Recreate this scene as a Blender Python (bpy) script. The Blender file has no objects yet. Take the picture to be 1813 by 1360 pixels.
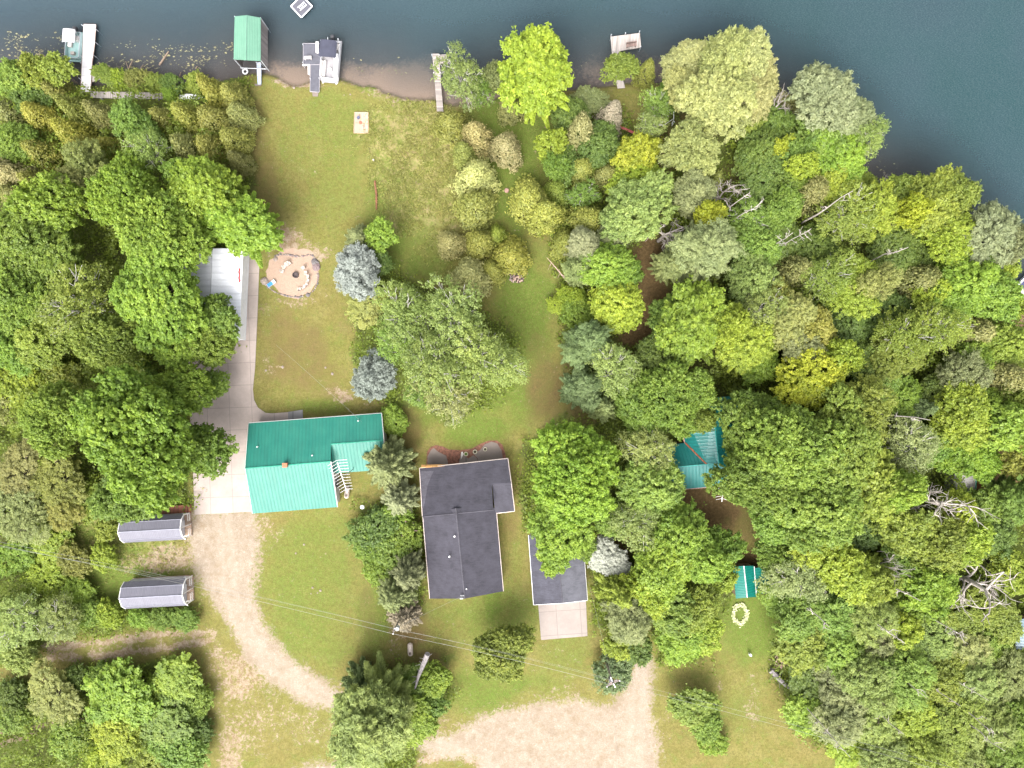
import bpy, math, random
import numpy as np
from mathutils import Vector, Matrix

# ---------------------------------------------------------------- camera, sky, sun, exposure
SC = bpy.context.scene
COL = SC.collection
H = 100.7            # drone height (m)
S = 0.08             # metres per photo pixel on the ground
CX, CY = 906.5, 680.0

cam_data = bpy.data.cameras.new("drone_camera")
cam_data.sensor_fit = 'HORIZONTAL'
cam_data.angle = 2 * math.atan(CX * S / H)
cam_data.clip_start = 1.0
cam_data.clip_end = 3000.0
cam = bpy.data.objects.new("drone_camera", cam_data)
cam.location = (0, 0, H)
COL.objects.link(cam)
SC.camera = cam

SUN_EL, SUN_AZ = math.radians(54), math.radians(196)     # azimuth clockwise from +Y (lake side)
world = bpy.data.worlds.new("World")
SC.world = world
world.use_nodes = True
wn = world.node_tree
sky = wn.nodes.new('ShaderNodeTexSky')
sky.sky_type = 'NISHITA'
sky.sun_disc = False
sky.sun_elevation = SUN_EL
sky.sun_rotation = SUN_AZ
sky.air_density = 1.0
sky.dust_density = 6.0
sky.ozone_density = 1.0
bg = wn.nodes['Background']
bg.inputs['Strength'].default_value = 0.15
bw = wn.nodes.new('ShaderNodeRGBToBW')            # veiled, overcast sky: most of the blue greyed out
wn.links.new(sky.outputs[0], bw.inputs[0])
veil = wn.nodes.new('ShaderNodeMix'); veil.data_type = 'RGBA'
veil.inputs[0].default_value = 0.82
wn.links.new(sky.outputs[0], veil.inputs[6]); wn.links.new(bw.outputs[0], veil.inputs[7])
wn.links.new(veil.outputs[2], bg.inputs['Color'])

sun_data = bpy.data.lights.new("sun", 'SUN')
sun_data.energy = 0.6
sun_data.angle = math.radians(50)
sun_data.color = (1.0, 0.95, 0.87)
sun = bpy.data.objects.new("sun", sun_data)
sd = Vector((math.sin(SUN_AZ) * math.cos(SUN_EL), math.cos(SUN_AZ) * math.cos(SUN_EL), math.sin(SUN_EL)))
sun.rotation_euler = (-sd).to_track_quat('-Z', 'Y').to_euler()
sun.location = sd * 200
COL.objects.link(sun)

SC.view_settings.view_transform = 'Standard'
SC.view_settings.look = 'None'
SC.view_settings.exposure = 2.14
SC.view_settings.gamma = 1.0
SC.render.engine = 'CYCLES'
SC.cycles.max_bounces = 8
SC.cycles.diffuse_bounces = 5
SC.cycles.transmission_bounces = 6
SC.cycles.transparent_max_bounces = 8

# ---------------------------------------------------------------- helpers
def P(px, py, z=0.0):
    """photo pixel seen at height z -> world point"""
    k = (H - z) / H
    return np.array([(px - CX) * S * k, -(py - CY) * S * k, z])

def srgb(r, g, b):
    f = lambda c: (c / 255 / 12.92) if c / 255 <= 0.04045 else ((c / 255 + 0.055) / 1.055) ** 2.4
    return (f(r), f(g), f(b))

def tag(o, label=None, cat=None, group=None, kind=None):
    if label: o['label'] = label
    if cat: o['category'] = cat
    if group: o['group'] = group
    if kind: o['kind'] = kind
    return o

def thing(name, label, cat, loc=(0, 0, 0), rz=0.0, group=None):
    o = bpy.data.objects.new(name, None)
    o.empty_display_size = 0.3
    o.location = loc
    o.rotation_euler = (0, 0, rz)
    COL.objects.link(o)
    return tag(o, label, cat, group)

def copy_tree(o, parent=None):
    c = o.copy()
    COL.objects.link(c)
    if parent: c.parent = parent
    for ch in list(o.children):
        copy_tree(ch, c)
    return c

class MB:
    """collects shapes, builds ONE mesh object"""
    def __init__(s):
        s.v, s.f = [], []
    def poly(s, pts):
        i = len(s.v)
        s.v += [tuple(p) for p in pts]
        s.f.append(tuple(range(i, i + len(pts))))
        return s
    def prism(s, pts, z0, z1):
        """vertical prism over a list of xy points"""
        n, i = len(pts), len(s.v)
        s.v += [(p[0], p[1], z0) for p in pts] + [(p[0], p[1], z1) for p in pts]
        s.f.append(tuple(i + n - 1 - k for k in range(n)))
        s.f.append(tuple(i + n + k for k in range(n)))
        for k in range(n):
            a, b = k, (k + 1) % n
            s.f.append((i + a, i + b, i + n + b, i + n + a))
        return s
    def slab(s, pts, t):
        """a sloping sheet of thickness t under the 3-D polygon pts"""
        n, i = len(pts), len(s.v)
        s.v += [(p[0], p[1], p[2] - t) for p in pts] + [tuple(p) for p in pts]
        s.f.append(tuple(i + n - 1 - k for k in range(n)))
        s.f.append(tuple(i + n + k for k in range(n)))
        for k in range(n):
            a, b = k, (k + 1) % n
            s.f.append((i + a, i + b, i + n + b, i + n + a))
        return s
    def box(s, c, d, rz=0.0):
        x, y, z = c
        a, b, h = d[0] / 2, d[1] / 2, d[2] / 2
        cs, sn = math.cos(rz), math.sin(rz)
        return s.prism([(x + u * cs - v * sn, y + u * sn + v * cs) for u, v in ((-a, -b), (a, -b), (a, b), (-a, b))], z - h, z + h)
    def tube(s, pts, rad, n=6, cap=True):
        pts = [Vector(p) for p in pts]
        if not hasattr(rad, '__len__'): rad = [rad] * len(pts)
        i = len(s.v)
        for k, p in enumerate(pts):
            d = (pts[min(k + 1, len(pts) - 1)] - pts[max(k - 1, 0)])
            if d.length < 1e-9: d = Vector((0, 0, 1))
            d.normalize()
            u = d.orthogonal().normalized() if abs(d.z) < 0.95 else d.cross(Vector((1, 0, 0))).normalized()
            if abs(d.z) < 0.95:
                u = d.cross(Vector((0, 0, 1))).normalized()
            w = d.cross(u)
            for q in range(n):
                a = 2 * math.pi * q / n
                s.v.append(tuple(p + (u * math.cos(a) + w * math.sin(a)) * rad[k]))
        for k in range(len(pts) - 1):
            for q in range(n):
                a, b = i + k * n + q, i + k * n + (q + 1) % n
                s.f.append((a, b, b + n, a + n))
        if cap:
            s.f.append(tuple(i + n - 1 - q for q in range(n)))
            e = i + (len(pts) - 1) * n
            s.f.append(tuple(e + q for q in range(n)))
        return s
    def dome(s, c, r, sz=1.0, n=10, m=4, zmin=0.0):
        """ellipsoid; zmin=-1 whole, 0 upper half"""
        t0 = math.asin(zmin)
        i = len(s.v)
        for k in range(m + 1):
            t = t0 + (math.pi / 2 - t0) * k / m
            for q in range(n):
                a = 2 * math.pi * q / n
                rr = max(math.cos(t), 0.02) * r
                s.v.append((c[0] + rr * math.cos(a), c[1] + rr * math.sin(a), c[2] + math.sin(t) * r * sz))
        for k in range(m):
            for q in range(n):
                a, b = i + k * n + q, i + k * n + (q + 1) % n
                s.f.append((a, b, b + n, a + n))
        s.f.append(tuple(i + m * n + q for q in range(n)))
        s.f.append(tuple(i + n - 1 - q for q in range(n)))
        return s
    def build(s, name, mat, parent=None, smooth=False, bevel=0.0):
        me = bpy.data.meshes.new(name)
        off = Vector(parent_origin(parent))
        v = s.v
        if parent is not None and off.length > 0 and parent.rotation_euler.z == 0:   # turned things are built in their own frame
            v = [(a - off.x, b - off.y, c - off.z) for a, b, c in v]
        me.from_pydata(v, [], s.f)
        me.materials.append(mat)
        if smooth:
            me.polygons.foreach_set('use_smooth', [True] * len(me.polygons))
        me.update()
        o = bpy.data.objects.new(name, me)
        COL.objects.link(o)
        if parent is not None:
            o.parent = parent
        if bevel:
            m = o.modifiers.new('edge', 'BEVEL'); m.width = bevel; m.segments = 2; m.limit_method = 'ANGLE'
        return o

def parent_origin(p):
    """world origin of an (unrotated) parent chain"""
    o = Vector((0, 0, 0))
    while p is not None:
        o += Vector(p.location); p = p.parent
    return o

# ---------------------------------------------------------------- materials
def new_mat(name):
    m = bpy.data.materials.new(name)
    m.use_nodes = True
    nt = m.node_tree
    for n in list(nt.nodes): nt.nodes.remove(n)
    out = nt.nodes.new('ShaderNodeOutputMaterial')
    return m, nt, out

def N(nt, typ, **kw):
    n = nt.nodes.new(typ)
    for k, v in kw.items():
        if k == 'inp':
            for a, b in v.items(): n.inputs[a].default_value = b
        else: setattr(n, k, v)
    return n

def c4(c): return (c[0], c[1], c[2], 1.0)

def noise(nt, scale, detail=4, rough=0.6, coord=None, w=None):
    n = N(nt, 'ShaderNodeTexNoise', inp={'Scale': scale, 'Detail': detail, 'Roughness': rough})
    if coord is not None: nt.links.new(coord, n.inputs['Vector'])
    return n.outputs['Fac']

def ramp(nt, fac, a, b, lo=0.0, hi=1.0):
    r = N(nt, 'ShaderNodeMapRange', inp={'From Min': a, 'From Max': b, 'To Min': lo, 'To Max': hi})
    r.clamp = True
    nt.links.new(fac, r.inputs['Value'])
    return r.outputs[0]

def mixc(nt, fac, a, b):
    m = N(nt, 'ShaderNodeMix', data_type='RGBA')
    for sock, val in ((m.inputs[0], fac), (m.inputs[6], a), (m.inputs[7], b)):
        if isinstance(val, (int, float)): sock.default_value = val
        elif isinstance(val, tuple): sock.default_value = c4(val)
        else: nt.links.new(val, sock)
    return m.outputs[2]

def mth(nt, op, a, b=0.0):
    m = N(nt, 'ShaderNodeMath', operation=op)
    for k, v in enumerate((a, b)):
        if isinstance(v, (int, float)): m.inputs[k].default_value = v
        else: nt.links.new(v, m.inputs[k])
    return m.outputs[0]

def objco(nt, scale=(1, 1, 1), rz=0.0):
    t = N(nt, 'ShaderNodeTexCoord')
    mp = N(nt, 'ShaderNodeMapping')
    mp.inputs['Scale'].default_value = scale
    mp.inputs['Rotation'].default_value = (0, 0, rz)
    nt.links.new(t.outputs['Object'], mp.inputs['Vector'])
    return mp.outputs[0]

_mats = {}
def paint(name, col, rough=0.6, var=0.12, scale=1.5, metal=0.0, bump=0.0, bscale=20.0, spec=0.5):
    """plain surface with weathering noise"""
    if name in _mats: return _mats[name]
    m, nt, out = new_mat(name)
    co = objco(nt)
    b = N(nt, 'ShaderNodeBsdfPrincipled', inp={'Roughness': rough, 'Metallic': metal, 'Specular IOR Level': spec})
    f = noise(nt, scale, 5, 0.65, co)
    lo = tuple(c * (1 - var * 1.6) for c in col); hi = tuple(min(c * (1 + var), 1) for c in col)
    nt.links.new(mixc(nt, ramp(nt, f, 0.3, 0.7), lo, hi), b.inputs['Base Color'])
    if bump:
        bp = N(nt, 'ShaderNodeBump', inp={'Strength': bump, 'Distance': 0.05})
        nt.links.new(noise(nt, bscale, 3, 0.6, co), bp.inputs['Height'])
        nt.links.new(bp.outputs[0], b.inputs['Normal'])
    nt.links.new(b.outputs[0], out.inputs[0])
    _mats[name] = m
    return m

def boards(name, col, width=0.14, rz=0.0, var=0.25, rough=0.75, gap=0.5):
    """planks running along local y (after rz); gaps every width"""
    if name in _mats: return _mats[name]
    m, nt, out = new_mat(name)
    co = objco(nt, rz=rz)
    sx = N(nt, 'ShaderNodeSeparateXYZ'); nt.links.new(co, sx.inputs[0])
    t = mth(nt, 'DIVIDE', sx.outputs[0], width)
    idx = mth(nt, 'FLOOR', t)
    wn_ = N(nt, 'ShaderNodeTexWhiteNoise', noise_dimensions='1D'); nt.links.new(idx, wn_.inputs['W'])
    fr = mth(nt, 'FRACT', t)
    g = mth(nt, 'LESS_THAN', fr, 0.1)
    f = mth(nt, 'ADD', mth(nt, 'MULTIPLY', wn_.outputs[0], 0.6), mth(nt, 'MULTIPLY', noise(nt, 2.0, 5, 0.7, co), 0.5))
    lo = tuple(c * (1 - var * 1.5) for c in col); hi = tuple(min(1, c * (1 + var * 0.6)) for c in col)
    c1 = mixc(nt, ramp(nt, f, 0.2, 0.85), lo, hi)
    c2 = mixc(nt, mth(nt, 'MULTIPLY', g, gap), c1, tuple(c * 0.25 for c in col))
    b = N(nt, 'ShaderNodeBsdfPrincipled', inp={'Roughness': rough})
    nt.links.new(c2, b.inputs['Base Color'])
    nt.links.new(b.outputs[0], out.inputs[0])
    _mats[name] = m
    return m

def ribbed(name, col, rz=0.0, pitch=0.46, rough=0.36, metal=0.0, depth=0.5, spec=0.6, fade=None):
    """painted steel roofing, ribs running along local y after rz"""
    if name in _mats: return _mats[name]
    m, nt, out = new_mat(name)
    co = objco(nt, rz=rz)
    sx = N(nt, 'ShaderNodeSeparateXYZ'); nt.links.new(co, sx.inputs[0])
    fr = mth(nt, 'FRACT', mth(nt, 'DIVIDE', sx.outputs[0], pitch))
    rib = ramp(nt, mth(nt, 'ABSOLUTE', mth(nt, 'SUBTRACT', fr, 0.5)), 0.30, 0.46)
    f = noise(nt, 0.5, 5, 0.6, co)
    f2 = noise(nt, 6.0, 4, 0.7, co)
    fade = fade or tuple(min(1, c * 1.25 + 0.02) for c in col)
    c1 = mixc(nt, ramp(nt, f, 0.3, 0.7), col, fade)
    c1 = mixc(nt, ramp(nt, f2, 0.35, 0.8, 0.0, 0.28), c1, tuple(c * 0.6 for c in col))
    ms = N(nt, 'ShaderNodeMapping'); ms.inputs['Scale'].default_value = (2.6, 0.22, 0.22)      # rain streaks down the slope
    nt.links.new(co, ms.inputs['Vector'])
    c1 = mixc(nt, ramp(nt, noise(nt, 1.0, 4, 0.7, ms.outputs[0]), 0.46, 0.68, 0.0, 0.38), c1, tuple(c * 0.62 + 0.012 for c in col))
    c1 = mixc(nt, mth(nt, 'MULTIPLY', rib, 0.22), c1, tuple(c * 0.5 for c in col))
    b = N(nt, 'ShaderNodeBsdfPrincipled', inp={'Roughness': rough, 'Metallic': metal, 'Specular IOR Level': spec})
    nt.links.new(c1, b.inputs['Base Color'])
    bp = N(nt, 'ShaderNodeBump', inp={'Strength': depth, 'Distance': 0.04})
    nt.links.new(rib, bp.inputs['Height'])
    nt.links.new(bp.outputs[0], b.inputs['Normal'])
    nt.links.new(b.outputs[0], out.inputs[0])
    _mats[name] = m
    return m

def shingle(name, col):
    m, nt, out = new_mat(name)
    co = objco(nt)
    br = N(nt, 'ShaderNodeTexBrick', inp={'Scale': 1.0, 'Brick Width': 0.5, 'Row Height': 0.16, 'Mortar Size': 0.006,
                                          'Color1': c4(tuple(c * 0.75 for c in col)), 'Color2': c4(tuple(c * 1.2 for c in col)), 'Mortar': c4(tuple(c * .4 for c in col))})
    nt.links.new(co, br.inputs['Vector'])
    f = noise(nt, 0.7, 6, 0.65, co)
    f2 = noise(nt, 14, 3, 0.7, co)
    c1 = mixc(nt, ramp(nt, f, 0.36, 0.66, 0.0, 0.8), br.outputs[0], tuple(c * 1.6 for c in col))
    c1 = mixc(nt, ramp(nt, f2, 0.35, 0.75, 0.0, 0.6), c1, tuple(c * 0.55 for c in col))
    b = N(nt, 'ShaderNodeBsdfPrincipled', inp={'Roughness': 0.85, 'Specular IOR Level': 0.35})
    nt.links.new(c1, b.inputs['Base Color'])
    bp = N(nt, 'ShaderNodeBump', inp={'Strength': 0.5, 'Distance': 0.02})
    nt.links.new(f2, bp.inputs['Height'])
    nt.links.new(bp.outputs[0], b.inputs['Normal'])
    nt.links.new(b.outputs[0], out.inputs[0])
    return m

def concrete(name, col, slab=3.05, rz=0.0, org=(0, 0)):
    m, nt, out = new_mat(name)
    t = N(nt, 'ShaderNodeTexCoord')
    mp = N(nt, 'ShaderNodeMapping')
    mp.inputs['Location'].default_value = (org[0], org[1], 0)
    mp.inputs['Rotation'].default_value = (0, 0, rz)
    nt.links.new(t.outputs['Object'], mp.inputs['Vector'])
    co = mp.outputs[0]
    sx = N(nt, 'ShaderNodeSeparateXYZ'); nt.links.new(co, sx.inputs[0])
    js, ids = [], []
    for a in (0, 1):
        q = mth(nt, 'DIVIDE', sx.outputs[a], slab)
        fr = mth(nt, 'FRACT', q)
        js.append(mth(nt, 'LESS_THAN', mth(nt, 'ABSOLUTE', mth(nt, 'SUBTRACT', fr, 0.5)), 0.013))
        ids.append(mth(nt, 'FLOOR', mth(nt, 'ADD', q, 0.5)))
    joint = mth(nt, 'MAXIMUM', js[0], js[1])
    wn_ = N(nt, 'ShaderNodeTexWhiteNoise', noise_dimensions='1D')
    nt.links.new(mth(nt, 'ADD', ids[0], mth(nt, 'MULTIPLY', ids[1], 17.3)), wn_.inputs['W'])
    f = noise(nt, 0.35, 6, 0.7, co)
    f2 = noise(nt, 5, 5, 0.75, co)
    c1 = mixc(nt, ramp(nt, f, 0.3, 0.7), tuple(c * 0.78 for c in col), tuple(c * 1.1 for c in col))
    c1 = mixc(nt, ramp(nt, f2, 0.4, 0.8, 0.0, 0.35), c1, tuple(c * 0.6 for c in col))
    c1 = mixc(nt, mth(nt, 'MULTIPLY', wn_.outputs[0], 0.25), c1, tuple(c * 0.72 for c in col))
    c1 = mixc(nt, mth(nt, 'MULTIPLY', joint, 0.5), c1, tuple(c * 0.4 for c in col))
    b = N(nt, 'ShaderNodeBsdfPrincipled', inp={'Roughness': 0.85})
    nt.links.new(c1, b.inputs['Base Color'])
    nt.links.new(b.outputs[0], out.inputs[0])
    return m

def leaf_mat(name, transl=0.3, gloss=0.015):
    """leaf colour from the object's own colour, varied leaf by leaf"""
    m, nt, out = new_mat(name)
    oi = N(nt, 'ShaderNodeObjectInfo')
    at = N(nt, 'ShaderNodeAttribute', attribute_name='leaf_tint')
    hs = N(nt, 'ShaderNodeHueSaturation', inp={'Fac': 1.0})
    nt.links.new(oi.outputs['Color'], hs.inputs['Color'])
    nt.links.new(ramp(nt, at.outputs['Fac'], 0, 1, 0.518, 0.486), hs.inputs['Hue'])
    nt.links.new(ramp(nt, at.outputs['Fac'], 0, 1, 0.66, 1.42), hs.inputs['Value'])
    d = N(nt, 'ShaderNodeBsdfDiffuse'); nt.links.new(hs.outputs[0], d.inputs[0])
    tr = N(nt, 'ShaderNodeBsdfTranslucent'); nt.links.new(hs.outputs[0], tr.inputs[0])
    mx = N(nt, 'ShaderNodeMixShader', inp={0: transl})
    nt.links.new(d.outputs[0], mx.inputs[1]); nt.links.new(tr.outputs[0], mx.inputs[2])
    gl = N(nt, 'ShaderNodeBsdfGlossy', inp={'Roughness': 0.5}); gl.inputs[0].default_value = (1, 1, 1, 1)
    mg = N(nt, 'ShaderNodeMixShader', inp={0: gloss})
    nt.links.new(mx.outputs[0], mg.inputs[1]); nt.links.new(gl.outputs[0], mg.inputs[2])
    nt.links.new(mg.outputs[0], out.inputs[0])
    return m

# ---------------------------------------------------------------- fast mesh from numpy quads
def quad_mesh(name, V, mat, tint=None, nper=4):
    me = bpy.data.meshes.new(name)
    n = len(V) // nper
    me.vertices.add(len(V)); me.vertices.foreach_set('co', np.ascontiguousarray(V, np.float32).ravel())
    me.loops.add(n * nper); me.loops.foreach_set('vertex_index', np.arange(n * nper, dtype=np.int32))
    me.polygons.add(n); me.polygons.foreach_set('loop_start', np.arange(0, n * nper, nper, dtype=np.int32))
    me.update(calc_edges=True)
    if tint is not None:
        a = me.attributes.new('leaf_tint', 'FLOAT', 'FACE')
        a.data.foreach_set('value', np.ascontiguousarray(tint, np.float32))
    me.materials.append(mat)
    return me

def nrm(a):
    return a / np.maximum(np.linalg.norm(a, axis=-1, keepdims=True), 1e-9)

def leaf_quads(C, Nn, T, L, W, fold=0.15):
    """diamond leaves: centres C, normals Nn, long axis near T"""
    T = nrm(T - Nn * np.sum(T * Nn, 1, keepdims=True))
    B = np.cross(Nn, T)
    L = np.broadcast_to(np.asarray(L, float).reshape(-1, 1), (len(C), 1)); W = np.broadcast_to(np.asarray(W, float).reshape(-1, 1), (len(C), 1))
    V = np.empty((len(C), 4, 3))
    V[:, 0] = C - T * L * 0.5
    V[:, 1] = C + B * W * 0.5 - Nn * W * fold + T * L * 0.05
    V[:, 2] = C + T * L * 0.5 - Nn * L * 0.12
    V[:, 3] = C - B * W * 0.5 - Nn * W * fold + T * L * 0.05
    return V.reshape(-1, 3)
# ---------------------------------------------------------------- the ground: one fine sheet, split into named areas
def pxpoly(pts):
    return np.array([P(a, b)[:2] for a, b in pts])

def sd_poly(X, Y, poly):
    """signed distance, negative inside"""
    d = np.full(X.shape, 1e9); ins = np.zeros(X.shape, bool)
    n = len(poly)
    for i in range(n):
        ax, ay = poly[i]; bx, by = poly[(i + 1) % n]
        ex, ey = bx - ax, by - ay
        t = np.clip(((X - ax) * ex + (Y - ay) * ey) / (ex * ex + ey * ey + 1e-12), 0, 1)
        d = np.minimum(d, np.hypot(X - ax - t * ex, Y - ay - t * ey))
        if abs(ey) > 1e-9:
            c = ((ay > Y) != (by > Y)) & (X < (bx - ax) * (Y - ay) / (ey) + ax)
            ins ^= c
    return np.where(ins, -d, d)

def sd_line(X, Y, pts, w):
    d = np.full(X.shape, 1e9)
    for i in range(len(pts) - 1):
        ax, ay = pts[i]; bx, by = pts[i + 1]
        ex, ey = bx - ax, by - ay
        t = np.clip(((X - ax) * ex + (Y - ay) * ey) / (ex * ex + ey * ey + 1e-12), 0, 1)
        d = np.minimum(d, np.hypot(X - ax - t * ex, Y - ay - t * ey))
    return d - w

def vnoise(X, Y, cell, seed):
    r = np.random.RandomState(seed)
    g = r.rand(257, 257)
    u, v = X / cell + 100.3, Y / cell + 100.7
    i, j = np.floor(u).astype(int), np.floor(v).astype(int)
    fu, fv = u - i, v - j
    fu, fv = fu * fu * (3 - 2 * fu), fv * fv * (3 - 2 * fv)
    i %= 256; j %= 256
    return (g[i, j] * (1 - fu) + g[i + 1, j] * fu) * (1 - fv) + (g[i, j + 1] * (1 - fu) + g[i + 1, j + 1] * fu) * fv

def fbm(X, Y, cell, seed, o=4):
    t = 0; a = 1; s = 0
    for k in range(o):
        t = t + a * vnoise(X, Y, cell / 2 ** k, seed + k); s += a; a *= 0.55
    return t / s

SHORE = [(-500, 165), (-150, 158), (0, 150), (60, 147), (150, 152), (240, 152), (340, 150), (395, 143), (430, 136), (470, 132), (492, 139),
         (520, 150), (545, 148), (562, 140), (600, 143), (640, 152), (672, 155), (676, 164), (720, 174), (770, 178), (800, 186), (860, 178),
         (905, 168), (960, 163), (1010, 160), (1050, 155), (1090, 152), (1130, 149), (1180, 150), (1240, 152), (1300, 170), (1360, 195),
         (1400, 212), (1440, 240), (1480, 268), (1510, 304), (1545, 330), (1590, 345), (1640, 380), (1690, 430), (1740, 475), (1780, 520),
         (1830, 560), (1950, 640), (2400, 860)]
LAND_POLY = pxpoly(SHORE + [(2400, 3000), (-500, 3000)])
FOREST_POLYS = [pxpoly(p) for p in (
    [(-400, 140), (430, 140), (450, 200), (448, 300), (470, 430), (425, 460), (345, 470), (345, 600), (415, 620), (330, 650), (345, 900), (280, 905), (215, 910), (120, 930), (100, 1000), (200, 1085),
     (345, 1078), (340, 1100), (210, 1112), (110, 1125), (70, 1160), (0, 1180), (-400, 1190)],
    [(-400, 1215), (60, 1205), (320, 1160), (345, 1185), (350, 1360), (345, 1500), (-400, 1500)],
    [(985, 205), (1080, 190), (1160, 245), (1170, 160), (1300, 165), (1400, 215), (1480, 270), (1560, 345), (1700, 440), (1830, 570), (2400, 880), (2400, 1800), (1620, 1400), (1400, 1285), (1365, 1180),
     (1385, 1120), (1365, 1060), (1370, 1000), (1300, 870), (1290, 960), (1305, 1000), (1290, 1060), (1240, 1130), (1250, 1170), (1165, 1170), (1150, 1090), (1050, 1110), (1045, 960),
     (1000, 960), (930, 930), (920, 800), (1010, 720), (1000, 640), (1000, 560), (985, 470), (960, 400), (990, 300)],
    [(620, 520), (700, 490), (850, 540), (925, 620), (905, 680), (820, 740), (700, 720), (640, 690)],
    [(635, 900), (730, 900), (745, 1080), (690, 1110), (660, 1000)],
    [(640, 1190), (800, 1160), (795, 1230), (740, 1310), (720, 1400), (620, 1400), (590, 1290)],
)]
GRAVEL_POLYS = [pxpoly(p) for p in (
    [(338, 908), (450, 903), (462, 960), (452, 1030), (450, 1060), (468, 1105), (500, 1150), (555, 1195), (612, 1228), (660, 1262), (760, 1310), (800, 1300), (850, 1268), (945, 1245), (1010, 1240),
     (1085, 1248), (1110, 1215), (1122, 1178), (1150, 1160), (1156, 1185), (1152, 1240), (1160, 1290), (1168, 1330), (1165, 1500), (870, 1500), (845, 1345), (770, 1338), (690, 1300), (600, 1262), (540, 1248), (480, 1215),
     (432, 1165), (408, 1110), (372, 1062), (345, 1010), (335, 960)],
    [(500, 1368), (560, 1354), (625, 1350), (660, 1362), (660, 1500), (500, 1500)],
)]
RUTS = [pxpoly(p) for p in (
    [(85, 1145), (180, 1137), (300, 1122), (375, 1120)], [(82, 1168), (190, 1160), (300, 1146), (372, 1134)],
    [(-60, 1310), (40, 1290), (150, 1272)], [(-60, 1330), (60, 1300)],
    [(745, 1350), (800, 1330), (900, 1380)],
)]
# soft patches: x, y, rx, ry, strength
BARE = [(290, 990, 62, 22, .95), (250, 985, 18, 14, .6), (345, 960, 30, 60, .8), (380, 1060, 25, 60, .3), (470, 940, 22, 30, .55), (458, 1000, 12, 60, .35),
        (430, 1200, 40, 40, .8), (390, 1165, 22, 30, .6), (440, 1280, 50, 60, .5), (500, 1270, 70, 40, .45), (410, 1330, 20, 50, .7), (395, 1250, 15, 60, .35), (560, 1300, 60, 30, .35),
        (520, 440, 42, 32, .6), (505, 425, 30, 26, 1.), (545, 452, 34, 16, .8), (520, 535, 50, 10, .5), (560, 520, 20, 16, .4), (470, 545, 12, 14, .4), (610, 700, 18, 10, .75), (590, 692, 12, 7, .7), (655, 718, 12, 7, .5), (480, 655, 18, 8, .45), (505, 665, 16, 6, .35),
        (468, 640, 8, 30, .35), (1000, 1225, 90, 14, .4), (1110, 1230, 14, 50, .5), (800, 1290, 40, 16, .5), (1175, 1290, 16, 70, .4), (545, 145, 45, 10, .9), (505, 142, 24, 6, .9), (1272, 1212, 12, 10, .5), (1330, 1255, 14, 40, .4),
        (720, 148, 80, 34, 1.), (630, 135, 40, 22, .7), (545, 128, 60, 22, .8), (850, 165, 60, 22, .7), (1130, 125, 80, 30, .45), (770, 120, 60, 25, .5), (1340, 1195, 18, 8, .45), (705, 1135, 14, 26, .4), (960, 1255, 110, 14, .5), (985, 1185, 40, 55, .2), (600, 1215, 25, 8, .45), (1060, 1215, 20, 12, .3), (330, 1040, 14, 30, .4), (300, 1125, 90, 10, .35), (180, 1150, 90, 10, .4)]
LUSH = [(120, 1000, 110, 70, .9), (920, 640, 40, 100, .5), (180, 960, 60, 50, .9), (900, 280, 60, 130, .8), (710, 330, 40, 140, .6), (760, 470, 60, 30, .6), (945, 560, 40, 100, .7), (870, 700, 90, 40, .7), (600, 300, 50, 100, .35), (520, 230, 50, 60, .3), (540, 1060, 80, 120, .45), (1000, 1150, 40, 40, .4), (880, 1210, 90, 20, .6), (240, 1030, 60, 70, .8), (900, 220, 60, 60, .9), (915, 330, 30, 90, .9), (920, 520, 40, 60, .8), (930, 590, 50, 40, .6), (690, 400, 40, 120, .7), (745, 440, 40, 50, .5), (840, 760, 60, 25, .9), (790, 740, 60, 20, .6),  # glade patches: lush grass, with the green shadow there coloured in
        (600, 210, 60, 60, .4), (570, 1000, 70, 80, .45), (560, 1130, 60, 50, .4), (1330, 1120, 50, 60, .9), (1300, 1070, 40, 30, .8), (880, 1090, 90, 50, .5), (850, 1230, 60, 25, .7), (870, 1050, 20, 60, .7), (550, 620, 40, 40, .2), (560, 720, 40, 12, .6), (690, 745, 20, 25, .8), (660, 150, 30, 20, .6),
        (225, 980, 40, 70, .9), (1310, 1260, 50, 30, .3), (660, 1090, 30, 60, .5), (540, 260, 70, 50, .25), (140, 930, 130, 80, .5), (100, 1340, 120, 40, .6), (915, 1010, 10, 60, .3)]
BROWN = [(1150, 520, 45, 110, 1.), (1175, 640, 55, 40, 1.), (1130, 580, 40, 40, 1.), (1240, 920, 60, 60, 1.), (1320, 955, 50, 50, .5), (1225, 880, 30, 40, 1.), (970, 690, 36, 66, .6), (955, 620, 26, 36, .4), (1010, 660, 24, 56, .6),
         (1770, 850, 60, 80, 1.), (740, 700, 30, 20, .5), (730, 770, 18, 50, .5), (930, 1000, 12, 90, .25), (790, 250, 60, 90, .3), (720, 230, 40, 60, .35), (470, 330, 30, 120, .45), (540, 640, 70, 60, .55), (500, 590, 45, 60, .5), (600, 580, 30, 60, .3),
         (730, 1120, 30, 25, .7), (760, 1180, 30, 30, .6), (650, 1080, 14, 60, .4), (905, 905, 18, 60, .5), (1320, 880, 30, 20, .6), (1040, 720, 40, 30, .7), (1230, 230, 40, 40, .7), (1180, 270, 30, 60, .7), (1095, 945, 40, 60, .8), (1295, 320, 30, 40, .5),
         (460, 300, 16, 150, .4), (1320, 990, 30, 16, .9), (850, 510, 60, 30, .3), (640, 520, 20, 60, .35), (1120, 1150, 30, 20, .3), (1130, 1050, 30, 40, .6)]
TALL = [(735, 260, 70, 90, 1.), (720, 350, 50, 60, .8), (790, 330, 50, 90, .8), (740, 210, 60, 40, .9), (800, 420, 50, 60, .5), (200, 940, 160, 60, .5)]

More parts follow.
